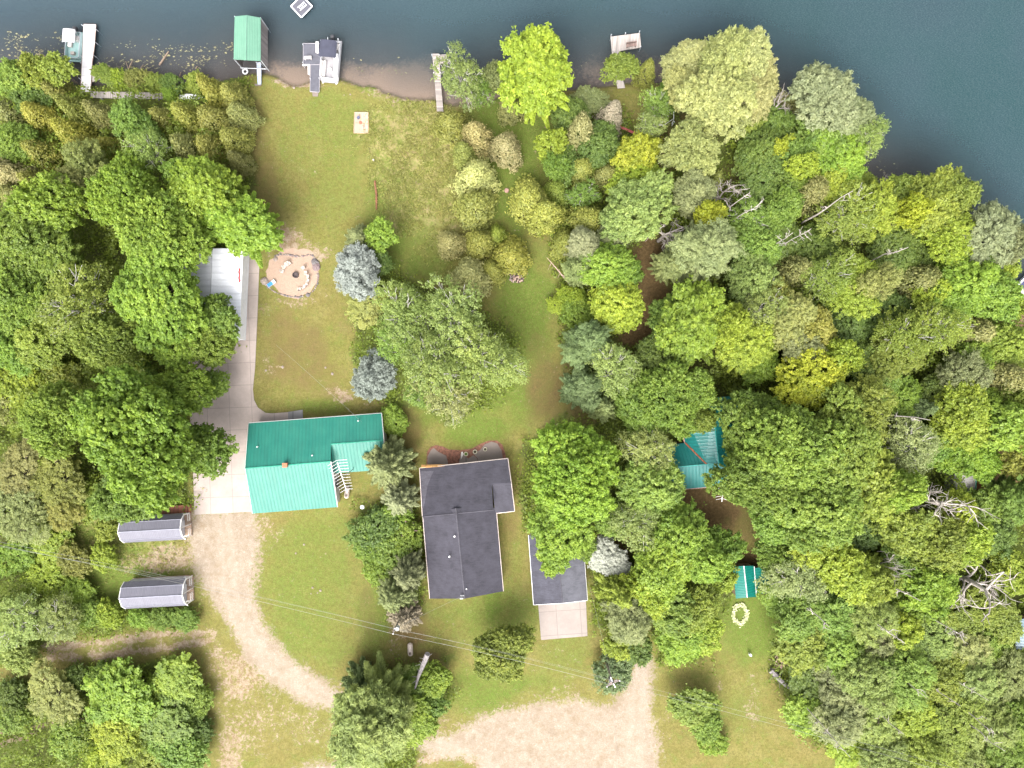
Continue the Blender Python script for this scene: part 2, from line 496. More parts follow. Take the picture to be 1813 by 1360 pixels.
GX0, GX1, GY0, GY1, GD = -104.0, 104.0, -78.0, 74.0, 0.34
gx = np.arange(GX0, GX1 + 1e-6, GD); gy = np.arange(GY0, GY1 + 1e-6, GD)
XX, YY = np.meshgrid(gx, gy)
NX, NY = len(gx), len(gy)
wob = (fbm(XX, YY, 3.0, 11) - 0.5)
wob2 = (fbm(XX, YY, 1.2, 21, 3) - 0.5)

def soft(lst):
    out = np.zeros(XX.shape)
    for (a, b, rx, ry, s) in lst:
        c = P(a, b)
        d = np.hypot((XX - c[0]) / (rx * S), (YY - c[1]) / (ry * S))
        out = np.maximum(out, s * np.clip(1.6 - d + wob * 1.2, 0, 1) ** 1.0)
    return np.clip(out, 0, 1)

shore_d = sd_poly(XX, YY, LAND_POLY) + wob * 0.9          # >0: water
forest_d = np.full(XX.shape, 1e9)
for p_ in FOREST_POLYS: forest_d = np.minimum(forest_d, sd_poly(XX, YY, p_))
forest_d += wob * 2.5
gravel_d = np.full(XX.shape, 1e9)
for p_ in GRAVEL_POLYS: gravel_d = np.minimum(gravel_d, sd_poly(XX, YY, p_))
gravel_d += wob2 * 0.9
rut_d = np.full(XX.shape, 1e9)
for p_ in RUTS: rut_d = np.minimum(rut_d, sd_line(XX, YY, p_, 0.35))
rut_d += wob2 * 1.3
fc = P(520, 483)
sand_d = (np.hypot((XX - fc[0]) / (47 * S), (YY - fc[1]) / (44 * S)) - 1) * 3.6 + wob2 * 1.3

A_grav = np.clip(0.5 - gravel_d / 2.4, 0, 1)
A_bare = np.clip(np.maximum(soft(BARE), np.clip(0.75 - rut_d / 0.9, 0, 0.95)), 0, 1)
wheel_d = np.full(XX.shape, 1e9)
for off_ in (-9, 9):
    wl = pxpoly([(395 + off_, 905), (400 + off_, 980), (408 + off_, 1050), (428 + off_, 1110), (470 + off_ * .8, 1165 - off_ * .5), (530 + off_ * .5, 1210 - off_), (600, 1245 - off_ * 1.1), (700, 1290 - off_ * 1.1), (800, 1330 - off_), (900, 1385 - off_)])
    wheel_d = np.minimum(wheel_d, sd_line(XX, YY, wl, .25))
    wheel_d = np.minimum(wheel_d, sd_line(XX, YY, pxpoly([(1136 + off_, 1165), (1130 + off_, 1230), (1124 + off_, 1300), (1122 + off_, 1400)]), .25))
A_wheel = np.clip(.9 - (wheel_d + wob2 * .8) / .7, 0, 1)
A_lush = soft(LUSH); A_brown = soft(BROWN); A_tall = soft(TALL)
A_for = np.clip(0.5 - forest_d / 2.5, 0, 1)
A_sand = np.clip(0.5 - sand_d / 0.5, 0, 1)
ZZ = (fbm(XX, YY, 9.0, 31) - 0.5) * 0.10
ZZ = np.where(shore_d > -1.2, ZZ * np.clip(-shore_d / 1.2, 0, 1), ZZ)
bank = np.clip((shore_d + 0.3) / 0.6, 0, 1)
ZZ = np.where(shore_d > -0.3, -0.5 * bank - np.clip(shore_d - 0.3, 0, 40) * 0.10, ZZ)
A_bed = np.clip(shore_d / 0.5, 0, 1)

def N_shift(nt, pos):
    mp = N(nt, 'ShaderNodeMapping'); mp.inputs['Location'].default_value = (31.7, 12.9, 5.5)
    nt.links.new(pos, mp.inputs['Vector']); return mp.outputs[0]

def land_material():
    m, nt, out = new_mat('ground_surface')
    geo = N(nt, 'ShaderNodeNewGeometry')
    pos = geo.outputs['Position']
    A = lambda n: N(nt, 'ShaderNodeAttribute', attribute_name=n).outputs['Fac']
    nl = noise(nt, 0.09, 5, 0.6, pos); nm = noise(nt, 0.45, 6, 0.7, pos); nf = noise(nt, 2.6, 6, 0.75, pos); nff = noise(nt, 7.0, 4, 0.8, pos); nf2 = noise(nt, 1.9, 6, 0.85, N_shift(nt, pos)); nm2 = noise(nt, 0.8, 6, 0.72, N_shift(nt, pos))
    blotch = mth(nt, 'ADD', mth(nt, 'MULTIPLY', nl, 0.55), mth(nt, 'MULTIPLY', nm, 0.45))
    # lawn: straw to green
    lawn = mixc(nt, ramp(nt, blotch, 0.38, 0.62), LAWN_DRY, LAWN_MID)
    lawn = mixc(nt, ramp(nt, nm, 0.46, 0.66, 0, .55), lawn, LAWN_STRAW)
    lawn = mixc(nt, ramp(nt, mth(nt, 'ADD', A('lush'), mth(nt, 'MULTIPLY', mth(nt, 'SUBTRACT', nm, 0.5), 1.2)), 0.08, 0.70), lawn, LAWN_LUSH)
    lawn = mixc(nt, ramp(nt, nf, 0.44, 0.62, 0, .55), lawn, LAWN_DARK)
    lawn = mixc(nt, ramp(nt, nm2, 0.50, 0.66, 0, .55), lawn, LAWN_LUSH)
    lawn = mixc(nt, ramp(nt, nff, 0.50, 0.66, 0, .50), lawn, LAWN_STRAW)
    lawn = mixc(nt, ramp(nt, nf2, 0.50, 0.62, 0, .45), lawn, LAWN_DARK)
    lawn = mixc(nt, ramp(nt, nf2, 0.44, 0.34, 0, .35), lawn, LAWN_STRAW)
    tall = mixc(nt, ramp(nt, mth(nt, 'ADD', mth(nt, 'MULTIPLY', nf, .5), mth(nt, 'MULTIPLY', nm2, .5)), 0.44, 0.58), MEADOW_GREEN, MEADOW_STRAW)
    lawn = mixc(nt, ramp(nt, mth(nt, 'ADD', A('tall'), mth(nt, 'MULTIPLY', mth(nt, 'SUBTRACT', nm, 0.5), 3.0)), 0.35, 0.85, 0, .85), lawn, tall)
    br = mixc(nt, ramp(nt, nf, 0.35, 0.7), BROWN_DARK, BROWN_LIGHT)
    lawn = mixc(nt, ramp(nt, mth(nt, 'ADD', A('brown'), mth(nt, 'MULTIPLY', mth(nt, 'SUBTRACT', nm, 0.5), 0.9)), 0.25, 0.85), lawn, br)
    # forest floor
    ff = mixc(nt, ramp(nt, nm, 0.4, 0.62), FLOOR_GREEN, FLOOR_DARK)
    ff = mixc(nt, ramp(nt, nff, 0.5, 0.8, 0, .5), ff, FLOOR_LEAF)
    ff = mixc(nt, ramp(nt, A('brown'), 0.3, 0.9), ff, br)
    base = mixc(nt, ramp(nt, mth(nt, 'ADD', A('forest'), mth(nt, 'MULTIPLY', mth(nt, 'SUBTRACT', nf, 0.5), 0.6)), 0.35, 0.65), lawn, ff)
    # bare sandy soil and gravel
    bare = mixc(nt, ramp(nt, nf2, 0.42, 0.58), SOIL_PALE, SOIL)
    fb = mth(nt, 'ADD', A('bare'), mth(nt, 'MULTIPLY', mth(nt, 'SUBTRACT', mth(nt, 'ADD', mth(nt, 'MULTIPLY', nf, .55), mth(nt, 'MULTIPLY', nm2, .45)), 0.5), 5.0))
    base = mixc(nt, ramp(nt, fb, 0.48, 0.80), base, bare)
    gr = mixc(nt, ramp(nt, nm, 0.3, 0.7), GRAVEL_A, GRAVEL_B)
    gr = mixc(nt, ramp(nt, nff, 0.48, 0.64, 0, .65), gr, GRAVEL_C)
    gr = mixc(nt, ramp(nt, nf2, 0.49, 0.62, 0, .5), gr, GRAVEL_C)
    gr = mixc(nt, ramp(nt, nf2, 0.46, 0.38, 0, .5), gr, (.33, .285, .235))
    gr = mixc(nt, ramp(nt, nm2, 0.50, 0.68, 0, .55), gr, SOIL)
    gr = mixc(nt, mth(nt, 'MULTIPLY', A('wheel'), .28), gr, (.30, .255, .205))
    fg = mth(nt, 'ADD', A('gravel'), mth(nt, 'MULTIPLY', mth(nt, 'SUBTRACT', mth(nt, 'ADD', mth(nt, 'MULTIPLY', nf, .6), mth(nt, 'MULTIPLY', nm2, .4)), 0.5), 3.4))
    base = mixc(nt, ramp(nt, fg, 0.30, 0.70), base, gr)
    sand = mixc(nt, ramp(nt, nf, 0.3, 0.7), SAND_A, SAND_B)
    base = mixc(nt, ramp(nt, A('sand'), 0.4, 0.6), base, sand)
    bed = mixc(nt, ramp(nt, mth(nt, 'ADD', mth(nt, 'ADD', mth(nt, 'MULTIPLY', nm, .5), mth(nt, 'MULTIPLY', nf, .5)), mth(nt, 'MULTIPLY', mth(nt, 'SUBTRACT', A('bare'), .35), .45)), 0.42, 0.66), BED_DARK, BED_SAND)
    base = mixc(nt, A('bed'), base, bed)
    b = N(nt, 'ShaderNodeBsdfPrincipled', inp={'Roughness': 0.95, 'Specular IOR Level': 0.15})
    nt.links.new(base, b.inputs['Base Color'])
    bp = N(nt, 'ShaderNodeBump', inp={'Strength': 0.9, 'Distance': 0.12})
    nt.links.new(mth(nt, 'ADD', mth(nt, 'MULTIPLY', nf, 0.7), mth(nt, 'MULTIPLY', nff, 0.5)), bp.inputs['Height'])
    nt.links.new(bp.outputs[0], b.inputs['Normal'])
    nt.links.new(b.outputs[0], out.inputs[0])
    return m

LAWN_DRY = (0.147, 0.125, 0.038); LAWN_MID = (0.125, 0.137, 0.028); LAWN_LUSH = (0.081, 0.128, 0.018); LAWN_DARK = (0.074, 0.070, 0.018); LAWN_STRAW = (0.225, 0.170, 0.076)
MEADOW_GREEN = (0.106, 0.133, 0.024); MEADOW_STRAW = (0.258, 0.207, 0.101)
BROWN_DARK = (0.077, 0.052, 0.024); BROWN_LIGHT = (0.163, 0.107, 0.046)
FLOOR_GREEN = (.095, .125, .022); FLOOR_DARK = (.070, .078, .024); FLOOR_LEAF = (.15, .115, .045)
SOIL = (0.167, 0.117, 0.068); SOIL_PALE = (0.268, 0.214, 0.155)
GRAVEL_A = (0.219, 0.174, 0.130); GRAVEL_B = (0.277, 0.233, 0.182); GRAVEL_C = (0.160, 0.124, 0.089)
SAND_A = (.275, .195, .145); SAND_B = (.32, .235, .18)
BED_DARK = (.105, .088, .082); BED_SAND = (.26, .19, .145)
LAND_MAT = land_material()

vid = np.arange(NX * NY).reshape(NY, NX)
quads = np.stack([vid[:-1, :-1], vid[:-1, 1:], vid[1:, 1:], vid[1:, :-1]], -1).reshape(-1, 4)
fc_ = lambda a: 0.25 * (a[:-1, :-1] + a[:-1, 1:] + a[1:, 1:] + a[1:, :-1]).reshape(-1)
cls = np.zeros(len(quads), int)                                   # lawn
cls[fc_(forest_d) < 0] = 1
cls[fc_(A_tall) > 0.6] = 2
cls[fc_(gravel_d) < 0] = 3
cls[fc_(rut_d) < 0] = 4
cls[fc_(sand_d) < 0] = 5
cls[fc_(shore_d) > 0] = 6
ALLV = np.stack([XX, YY, ZZ], -1).reshape(-1, 3)
ATTR = {'gravel': A_grav, 'bare': A_bare, 'lush': A_lush, 'brown': A_brown, 'tall': A_tall, 'forest': A_for, 'sand': A_sand, 'bed': A_bed, 'wheel': A_wheel}
for k, (nm_, lab, cat) in enumerate((
        ('lawn', 'mown yellow green lawn running from the houses to the shore', 'lawn'),
        ('forest_floor', 'dark leafy ground under the trees', 'ground'),
        ('meadow', 'uncut straw coloured grass beside the mown lawn', 'meadow'),
        ('gravel_road', 'pale sandy gravel drive curving past the green roofed house', 'road'),
        ('dirt_track', 'two sandy wheel ruts through the grass', 'track'),
        ('fire_pit_sand', 'round patch of pink sand under the fire pit', 'sand'),
        ('lake_bed', 'brown and sandy bottom seen through shallow lake water', 'lake bed'))):
    q = quads[cls == k]
    used, inv = np.unique(q.ravel(), return_inverse=True)
    me = bpy.data.meshes.new(nm_)
    n = len(q)
    me.vertices.add(len(used)); me.vertices.foreach_set('co', ALLV[used].astype(np.float32).ravel())
    me.loops.add(n * 4); me.loops.foreach_set('vertex_index', inv.astype(np.int32))
    me.polygons.add(n); me.polygons.foreach_set('loop_start', np.arange(0, n * 4, 4, dtype=np.int32))
    me.update(calc_edges=True)
    me.polygons.foreach_set('use_smooth', [True] * n)
    for an, arr in ATTR.items():
        a = me.attributes.new(an, 'FLOAT', 'POINT')
        a.data.foreach_set('value', arr.reshape(-1)[used].astype(np.float32))
    me.materials.append(LAND_MAT)
    o = bpy.data.objects.new(nm_, me); COL.objects.link(o)
    tag(o, lab, cat, kind='structure')

# land and lake bed beyond the frame, out to the horizon
mb = MB()
F = 900
mb.poly([(-F, -F, -.06), (F, -F, -.06), (F, GY0, -.06), (-F, GY0, -.06)])
mb.poly([(-F, GY0, -.06), (GX0, GY0, -.06), (GX0, 42, -.06), (-F, 42, -.06)])
mb.poly([(GX1, GY0, -.06), (F, GY0, -.06), (F, -12, -.06), (GX1, -12, -.06)])
o = mb.build('far_ground', paint('far_grass', (.06, .075, .02), 0.95, 0.4, 0.08))
tag(o, 'wooded land beyond the edges of the view', 'ground', kind='structure')
mb = MB()
mb.poly([(-F, GY1, -4), (F, GY1, -4), (F, F, -4), (-F, F, -4)])
mb.poly([(-F, 42, -4), (GX0, 42, -4), (GX0, GY1, -4), (-F, GY1, -4)])
mb.poly([(GX1, -12, -4), (F, -12, -4), (F, GY1, -4), (GX1, GY1, -4)])
o = mb.build('far_lake_bed', paint('far_bed', (.03, .03, .03), 0.95, 0.3, 0.1))
tag(o, 'deep lake bottom far from the shore', 'lake bed', kind='structure')

# water: clear over the shallows, dark teal where deep
def water_material():
    m, nt, out = new_mat('lake_water')
    geo = N(nt, 'ShaderNodeNewGeometry'); pos = geo.outputs['Position']
    dp = N(nt, 'ShaderNodeAttribute', attribute_name='depth').outputs['Fac']
    nl = noise(nt, 0.06, 4, 0.6, pos)
    mp = N(nt, 'ShaderNodeMapping'); mp.inputs['Rotation'].default_value = (0, 0, 0.6); mp.inputs['Scale'].default_value = (1, 2.2, 1)
    nt.links.new(pos, mp.inputs['Vector'])
    rip = noise(nt, 4.2, 4, 0.8, mp.outputs[0]); rip2 = noise(nt, 7.0, 3, 0.7, mp.outputs[0])
    sx = N(nt, 'ShaderNodeSeparateXYZ'); nt.links.new(pos, sx.inputs[0])
    gx_ = ramp(nt, sx.outputs[0], -70, 70)
    col = mixc(nt, gx_, WATER_W, WATER_E)
    col = mixc(nt, ramp(nt, nl, 0.35, 0.65, 0, .5), col, WATER_D)
    # wavelets: facets of lighter and darker water
    col = mixc(nt, ramp(nt, rip, 0.44, 0.66, 0, .75), col, WATER_L)
    b = N(nt, 'ShaderNodeBsdfPrincipled', inp={'Roughness': 0.12, 'IOR': 1.33, 'Specular IOR Level': 0.35})
    nt.links.new(col, b.inputs['Base Color'])
    bp = N(nt, 'ShaderNodeBump', inp={'Strength': 0.4, 'Distance': 0.15})
    nt.links.new(mth(nt, 'ADD', rip, mth(nt, 'MULTIPLY', rip2, 0.35)), bp.inputs['Height'])
    nt.links.new(bp.outputs[0], b.inputs['Normal'])
    tr = N(nt, 'ShaderNodeBsdfTransparent'); tr.inputs[0].default_value = (.90, .90, .90, 1)
    mx = N(nt, 'ShaderNodeMixShader')
    nt.links.new(ramp(nt, mth(nt, 'ADD', dp, mth(nt, 'MULTIPLY', mth(nt, 'SUBTRACT', nl, .5), .35)), 0.0, 1.0, 0.06, 1.0), mx.inputs[0])
    nt.links.new(tr.outputs[0], mx.inputs[1]); nt.links.new(b.outputs[0], mx.inputs[2])
    nt.links.new(mx.outputs[0], out.inputs[0])
    return m
WATER_W = (0.034, 0.052, 0.065); WATER_E = (.013, .038, .043); WATER_D = (0.021, 0.034, 0.048); WATER_L = (.052, .080, .086)
WZ = -0.22
wx = np.concatenate([[-F, -400], np.arange(-104, 105, 2.0), [400, F]]); wy = np.concatenate([np.arange(-40, 76, 2.0), [120, 300, F]])
WX, WY = np.meshgrid(wx, wy)
wd = sd_poly(WX, WY, LAND_POLY)
wdepth = np.clip(wd / 13.0, 0, 1) ** 0.8
nv = np.arange(WX.size).reshape(WX.shape)
wq = np.stack([nv[:-1, :-1], nv[:-1, 1:], nv[1:, 1:], nv[1:, :-1]], -1).reshape(-1, 4)
keep = (wd.reshape(-1)[wq].max(1) > -3)
me = bpy.data.meshes.new('lake_water')
me.from_pydata(np.stack([WX, WY, np.full(WX.shape, WZ)], -1).reshape(-1, 3).tolist(), [], wq[keep].tolist())
a = me.attributes.new('depth', 'FLOAT', 'POINT'); a.data.foreach_set('value', wdepth.reshape(-1).astype(np.float32))
me.materials.append(water_material())
o = bpy.data.objects.new('lake_water', me); COL.objects.link(o)
tag(o, 'rippled dark blue green lake water, clear and brown over the shallows', 'lake', kind='structure')

# concrete
CONC = concrete('driveway_concrete', (.33, .275, .245), 3.15, math.radians(-2), (0.7, 0.4))
def flat(name, label, cat, pts, mat, z0=-0.25, z1=0.06, kind='structure'):
    o = MB().prism([P(a, b)[:2] for a, b in pts][::-1], z0, z1).build(name, mat)
    return tag(o, label, cat, kind=kind)
flat('concrete_driveway', 'long pale jointed concrete drive beside the green roofed house', 'driveway',
     [(424, 452), (460, 458), (456, 560), (452, 650), (448, 690), (450, 708), (457, 722), (470, 731), (480, 732), (480, 760), (470, 905), (345, 911), (340, 780), (330, 640), (422, 600)], CONC, z1=.085)
flat('concrete_path', 'short concrete walk along the back wall of the green roofed house', 'path', [(480.4, 732), (510, 730), (510, 760), (480.4, 760)], CONC, z1=.08)
flat('concrete_step', 'greyer concrete landing at the end of the short walk', 'landing', [(510.4, 729.5), (536, 725.5), (537, 760), (510.4, 760)], concrete('grey_concrete', (.21,.20,.20), 8, 0, (3, 3)), z1=.105)
flat('concrete_apron', 'square stained concrete pad in front of the small grey garage', 'apron', [(952, 1060), (1037, 1056), (1040, 1126), (958, 1133)], concrete('apron_concrete', (.25, .212, .19), 3.4, math.radians(-4), (1.1, 0.2)), z1=.07)
flat('mulch_bed', 'red brown mulch bed behind the dark shingled house', 'flower bed',
     [(754, 835), (756, 800), (763, 791), (772, 788), (785, 791), (795, 796), (815, 797), (836, 794), (850, 786), (865, 780), (880, 780), (890, 788), (895, 805), (898, 820)], paint('mulch', (.17, .075, .05), .95, .4, 3, bump=.6), z1=.03)
PAD = concrete('patio_concrete', (.19, .155, .135), 9, 0, (2, 2))
flat('patio_pad', 'tongue shaped grey concrete pad in the mulch bed, nearest the tall conifers', 'patio', [(757, 835), (757, 808), (763, 797), (768, 793), (776, 800), (790, 807), (793, 818), (793, 835)], PAD, z1=.07)
flat('patio_pad', 'rounded grey concrete pad bulging into the lawn, nearest the big maple', 'patio', [(846, 812), (838, 803), (850, 797), (858, 787), (870, 782), (880, 785), (888, 797), (891, 815), (891, 825), (846, 825)], PAD, z1=.07)
flat('patio_pad', 'small fan shaped concrete slab in the middle of the mulch bed', 'patio', [(812, 822), (817, 800), (822, 806), (829, 812), (838, 806), (845, 812), (845.6, 825), (812, 825)], PAD, z1=.06)
# ---------------------------------------------------------------- buildings
TRIM = paint('white_trim', (.72, .70, .68), .6, .1)
WALL = paint('pale_siding', (.50, .48, .45), .8, .12)
WOODTRIM = paint('orange_wood', (.46, .25, .09), .8, .3, 2.5)
VENT = paint('vent_grey', (.38, .38, .38), .45, .15)
DARKM = paint('dark_metal', (.04, .04, .045), .5, .2)
POLEW = boards('weathered_pole', (.22, .19, .16), 0.08)
GREEN = (.010, .130, .098)
def pp(*a): return [P(*q) for q in a]
def V3(p): return Vector(p)
def edge_rz(a, b):
    """rotation that turns local x onto the a->b direction (for ribs that run square to it)"""
    return -math.atan2(b[1] - a[1], b[0] - a[0])
def wall(mb, pts):           # vertical wall below a 3-D polyline, down to the ground
    for a, b in zip(pts[:-1], pts[1:]):
        mb.poly([(a[0], a[1], -.1), (b[0], b[1], -.1), tuple(b), tuple(a)])
def inset(pts, d):
    c = np.mean([p[:2] for p in pts], 0); out = []
    for p in pts:
        v = np.array(p[:2]) - c; L = np.hypot(*v)
        out.append(tuple(c + v * (1 - d / L)))
    return out
def bead(mb, a, b, r=.05, dz=.02):
    mb.tube([(a[0], a[1], a[2] + dz), (b[0], b[1], b[2] + dz)], r, 5)

# --- green roofed house
A_, B_ = P(440, 749.5, 2.9), P(675, 732, 2.9)
E_ = P(678, 774, 4.3)
R1, R2 = P(434, 829, 5.2), P(585, 817, 5.2)
S1, S2 = P(447, 909.5, 2.9), P(597, 898, 2.9)
W1, W2 = P(586, 786, 4.32), P(679, 779, 4.32)
W3, W4 = P(590, 838, 2.9), P(681, 832, 2.9)
house = thing('green_roof_house', 'long house with shiny green ribbed steel roof in two depths beside the concrete drive', 'house', tuple((A_ + S2) / 2 * (1, 1, 0)))
GROOF = ribbed('green_steel', GREEN, edge_rz(A_, B_), .46, .48, spec=.37, fade=(.022, .158, .115))
MB().slab([A_, R1, R2, W1, W2, B_], .12).build('roof', GROOF, house)['label'] = 'dark green roof slope facing the lake'
MB().slab([R1, S1, S2, R2], .12).build('roof', GROOF, house)['label'] = 'paler green roof slope facing the gravel drive'
MB().slab([W1, W3, W4, W2], .12).build('roof', GROOF, house)['label'] = 'short green slope over the narrow wing'
rid = MB()
for a, b in ((R1, R2), (W1, W2)):
    bead(rid, a, b, .09)
rid.build('ridge_cap', ribbed('green_cap', (.012, .18, .12), 0, 9, .5, spec=.35), house)
t = MB()
for a, b in ((A_, B_), (B_, W2), (W2, W4), (R2, S2), (A_, R1), (R1, S1)):
    t.tube([(a[0], a[1], a[2] - .1), (b[0], b[1], b[2] - .1)], .085, 4)
t.build('fascia', TRIM, house)
ins = lambda p, dx, dy, dz=-.13: np.array([p[0] + dx, p[1] + dy, p[2] + dz])
w = MB()
wall(w, [ins(A_, .35, -.35), ins(B_, -.35, -.35), ins(W2, -.3, 0), ins(W4, -.3, .35), ins(W3, .2, .4)])
wall(w, [ins(R2, -.3, 0), ins(S2, -.3, .35), ins(S1, .35, .35), ins(R1, .35, 0), ins(A_, .35, -.35)])
w.build('wall', WALL, house)
w = MB(); a, b = ins(R2, -.12, 0, -.13), ins(W1, -.12, -.2, .02)
w.poly([tuple(R2 + np.array([-.02, 0, -.12])), tuple(W1 + np.array([-.02, 0, .0])), tuple(W3 + np.array([-.02, 0, 0])), (R2[0] + (S2[0] - R2[0]) * .35, R2[1] + (S2[1] - R2[1]) * .35, 4.25)])
w.build('gable_wall', ribbed('green_wall', (.01, .11, .08), 0, .4), house)
def vent_pipe(px, py, z, h=.35, r=.065, mat=VENT, par=house):
    p = P(px, py, z)
    MB().tube([(p[0], p[1], p[2] - .15), (p[0], p[1], p[2] + h)], r, 8).tube([(p[0], p[1], p[2] + h), (p[0], p[1], p[2] + h + .10)], r * 1.5, 8).build('vent_pipe', mat, par)
vent_pipe(457, 791, 4.15); vent_pipe(554, 806, 4.7); vent_pipe(635, 745, 3.4)
p = P(509, 823, 5.2)
MB().box((p[0] - .2, p[1], 5.35), (.55, .5, .8)).box((p[0] - .2, p[1], 5.78), (.65, .6, .08)).build('chimney', paint('chimney_brick', (.35, .12, .06), .8, .3, 6), house)
# window boxes in the east gable
wb = MB(); wb.box((S2[0] - .25, S2[1] + 3.2, 1.6), (.08, 1.3, 1.1)); wb.build('window', DARKM, house)

# tv antenna on its mast
def antenna(label, x, y, top, yaw, length, n, mast_lean=(0, 0), elev=0.0, widths=(2.6, 1.0)):
    t = thing('television_antenna', label, 'antenna', (x, y, 0))
    tx, ty = x + mast_lean[0], y + mast_lean[1]
    MB().tube([(x, y, 0), (tx, ty, top)], .05, 6).build('mast', VENT, t)
    c, s_ = math.cos(yaw), math.sin(yaw)
    b = MB()
    f = lambda u, v, w_=0: (tx + c * u - s_ * v, ty + s_ * u + c * v, top + .05 + w_ + u * elev)
    b.tube([f(-length / 2, 0), f(length / 2, 0)], .05, 5).build('boom', TRIM, t)
    e = MB()
    for k in range(n):
        u = -length / 2 + length * (k + .3) / n
        hw = (widths[0] + (widths[1] - widths[0]) * k / (n - 1)) / 2
        e.tube([f(u, -hw, .02), f(u - .25 * hw, 0, .02)], .022, 4).tube([f(u - .25 * hw, 0, .02), f(u, hw, .02)], .022, 4)
    e.build('element', TRIM, t)
    return t
p = P(606, 845, 8.5); q = P(603, 838, 0)
antenna('large white television antenna standing over the green roofed house', p[0] + .3, p[1] + .6, 8.5, math.radians(-72), 4.2, 11, (-.3, -.6), 0, (2.6, 1.7))
p = P(1279, 868, 8.0)
antenna('white television antenna beside the teal roofed cabin', p[0], p[1], 8.0, math.radians(-93), 3.0, 9, (0, 0), 0, (2.6, 1.6))

# --- dark shingled house
SH = shingle('charcoal_shingle', (.036, .034, .044))
SHL = shingle('lighter_shingle', (.062, .058, .07))
a0, a1, a2 = P(743, 829, 2.9), P(776, 829, 2.95), P(899, 812, 2.9)
top0, top1 = P(748, 915, 5.15), P(873, 902, 5.15)
k0, k1 = P(871, 857, 3.95), P(905, 855, 3.95)
s0, s1 = P(877, 909, 2.9), P(911, 905, 2.9)
bh = thing('dark_shingle_house', 'charcoal shingled house with an L shaped roof beside the mulch bed', 'house', tuple(P(820, 940)))
MB().slab([a0, top0, top1, k0, k1, a2], .14).build('roof', SH, bh)['label'] = 'wide charcoal slope facing the lake'
MB().slab([k0, s0, s1, k1], .14).build('roof', SH, bh)['label'] = 'small charcoal slope over the side room'
g0, g1 = P(807, 900, 5.32), P(823, 1060, 5.32)
w0, w1 = P(748.5, 911, 2.9), P(761, 1060, 2.9)
e0, e1 = P(878, 899, 2.9), P(891, 1047, 2.9)
gmid = P(824, 1060.5, 5.25)
MB().slab([g0, w0, w1, g1], .14).build('roof', SH, bh)['label'] = 'charcoal slope facing the green roofed house'
MB().slab([g0, g1, e1, e0], .14).build('roof', SH, bh)['label'] = 'charcoal slope facing the small garage'
v2 = P(874, 903, 5.16)
rid = MB(); bead(rid, g0, g1, .09, .0); bead(rid, top0, v2, .07, .0); rid.build('ridge_cap', SHL, bh)
t = MB()
for a, b in ((a0, a2), (a2, k1), (k1, s1), (s1, s0), (e0, e1), (w0, w1), (a0, top0)):
    t.tube([(a[0], a[1], a[2] - .06), (b[0], b[1], b[2] - .06)], .075, 4)
t.build('fascia', paint('pink_trim', (.62, .52, .47), .7, .15), bh)
t = MB()
for a, b, r in ((a0 + (.2, .25, 0), P(840, 824, 2.85), .3), (P(840, 824, 2.85), a2, .1)):
    t.tube([(a[0], a[1] - .1, 2.7), (b[0], b[1] + .0, 2.7)], [r, r * .6], 4)
t.build('bare_fascia', WOODTRIM, bh)
t = MB()
for y0, y1 in ((965, 1000), (1000, 1055)):
    a, b = P(752 + (y0 - 911) * .083, y0, 2.86), P(752 + (y1 - 911) * .083, y1, 2.86)
    t.tube([a, b], .1, 4)
t.build('bare_fascia', WOODTRIM, bh)
# lighter strip by the lake corner of the slope
def on_plane(px, py, p0, p1, p2, lift=.01):
    n = np.cross(p1 - p0, p2 - p0); o = np.array([0, 0, H]); d = P(px, py, 0) - o
    tt = np.dot(n, p0 - o) / np.dot(n, d); q = o + d * tt
    return q + np.array([0, 0, lift])
q = [on_plane(x, y, a0, top0, a2, .006) for x, y in ((744.5, 834), (768, 834), (764, 842), (757, 860), (752, 890), (748.5, 902))]
MB().poly(q[::-1]).build('lighter_patch', SHL, bh)
w = MB()
wall(w, [ins(a0, .35, -.35), ins(a2, -.35, -.35), ins(k1, -.4, 0), ins(s1, -.4, .35), ins(s0, -.1, .35)])
wall(w, [ins(e0, -.4, 0), ins(e1, -.4, .35), ins(g1, 0, .4), ins(w1, .35, .35), ins(w0, .4, 0), ins(a0, .35, -.35)])
w.build('wall', WALL, bh)
vent_pipe(805, 949, 5.2, .35, .08, TRIM, bh); vent_pipe(796, 985, 4.9, .3, .075, TRIM, bh); vent_pipe(826, 1042, 5.1, .25, .055, TRIM, bh)
p = P(818, 1056, 5.2)
MB().tube([(p[0], p[1], 2.6), (p[0], p[1], 6.1)], .06, 6).tube([(p[0] - .2, p[1], 6.1), (p[0] + .2, p[1], 6.15)], .1, 6).tube([(p[0] - .2, p[1] + .2, 5.5), (p[0] + .3, p[1] + .2, 5.5)], .07, 6).build('power_mast', VENT, bh)

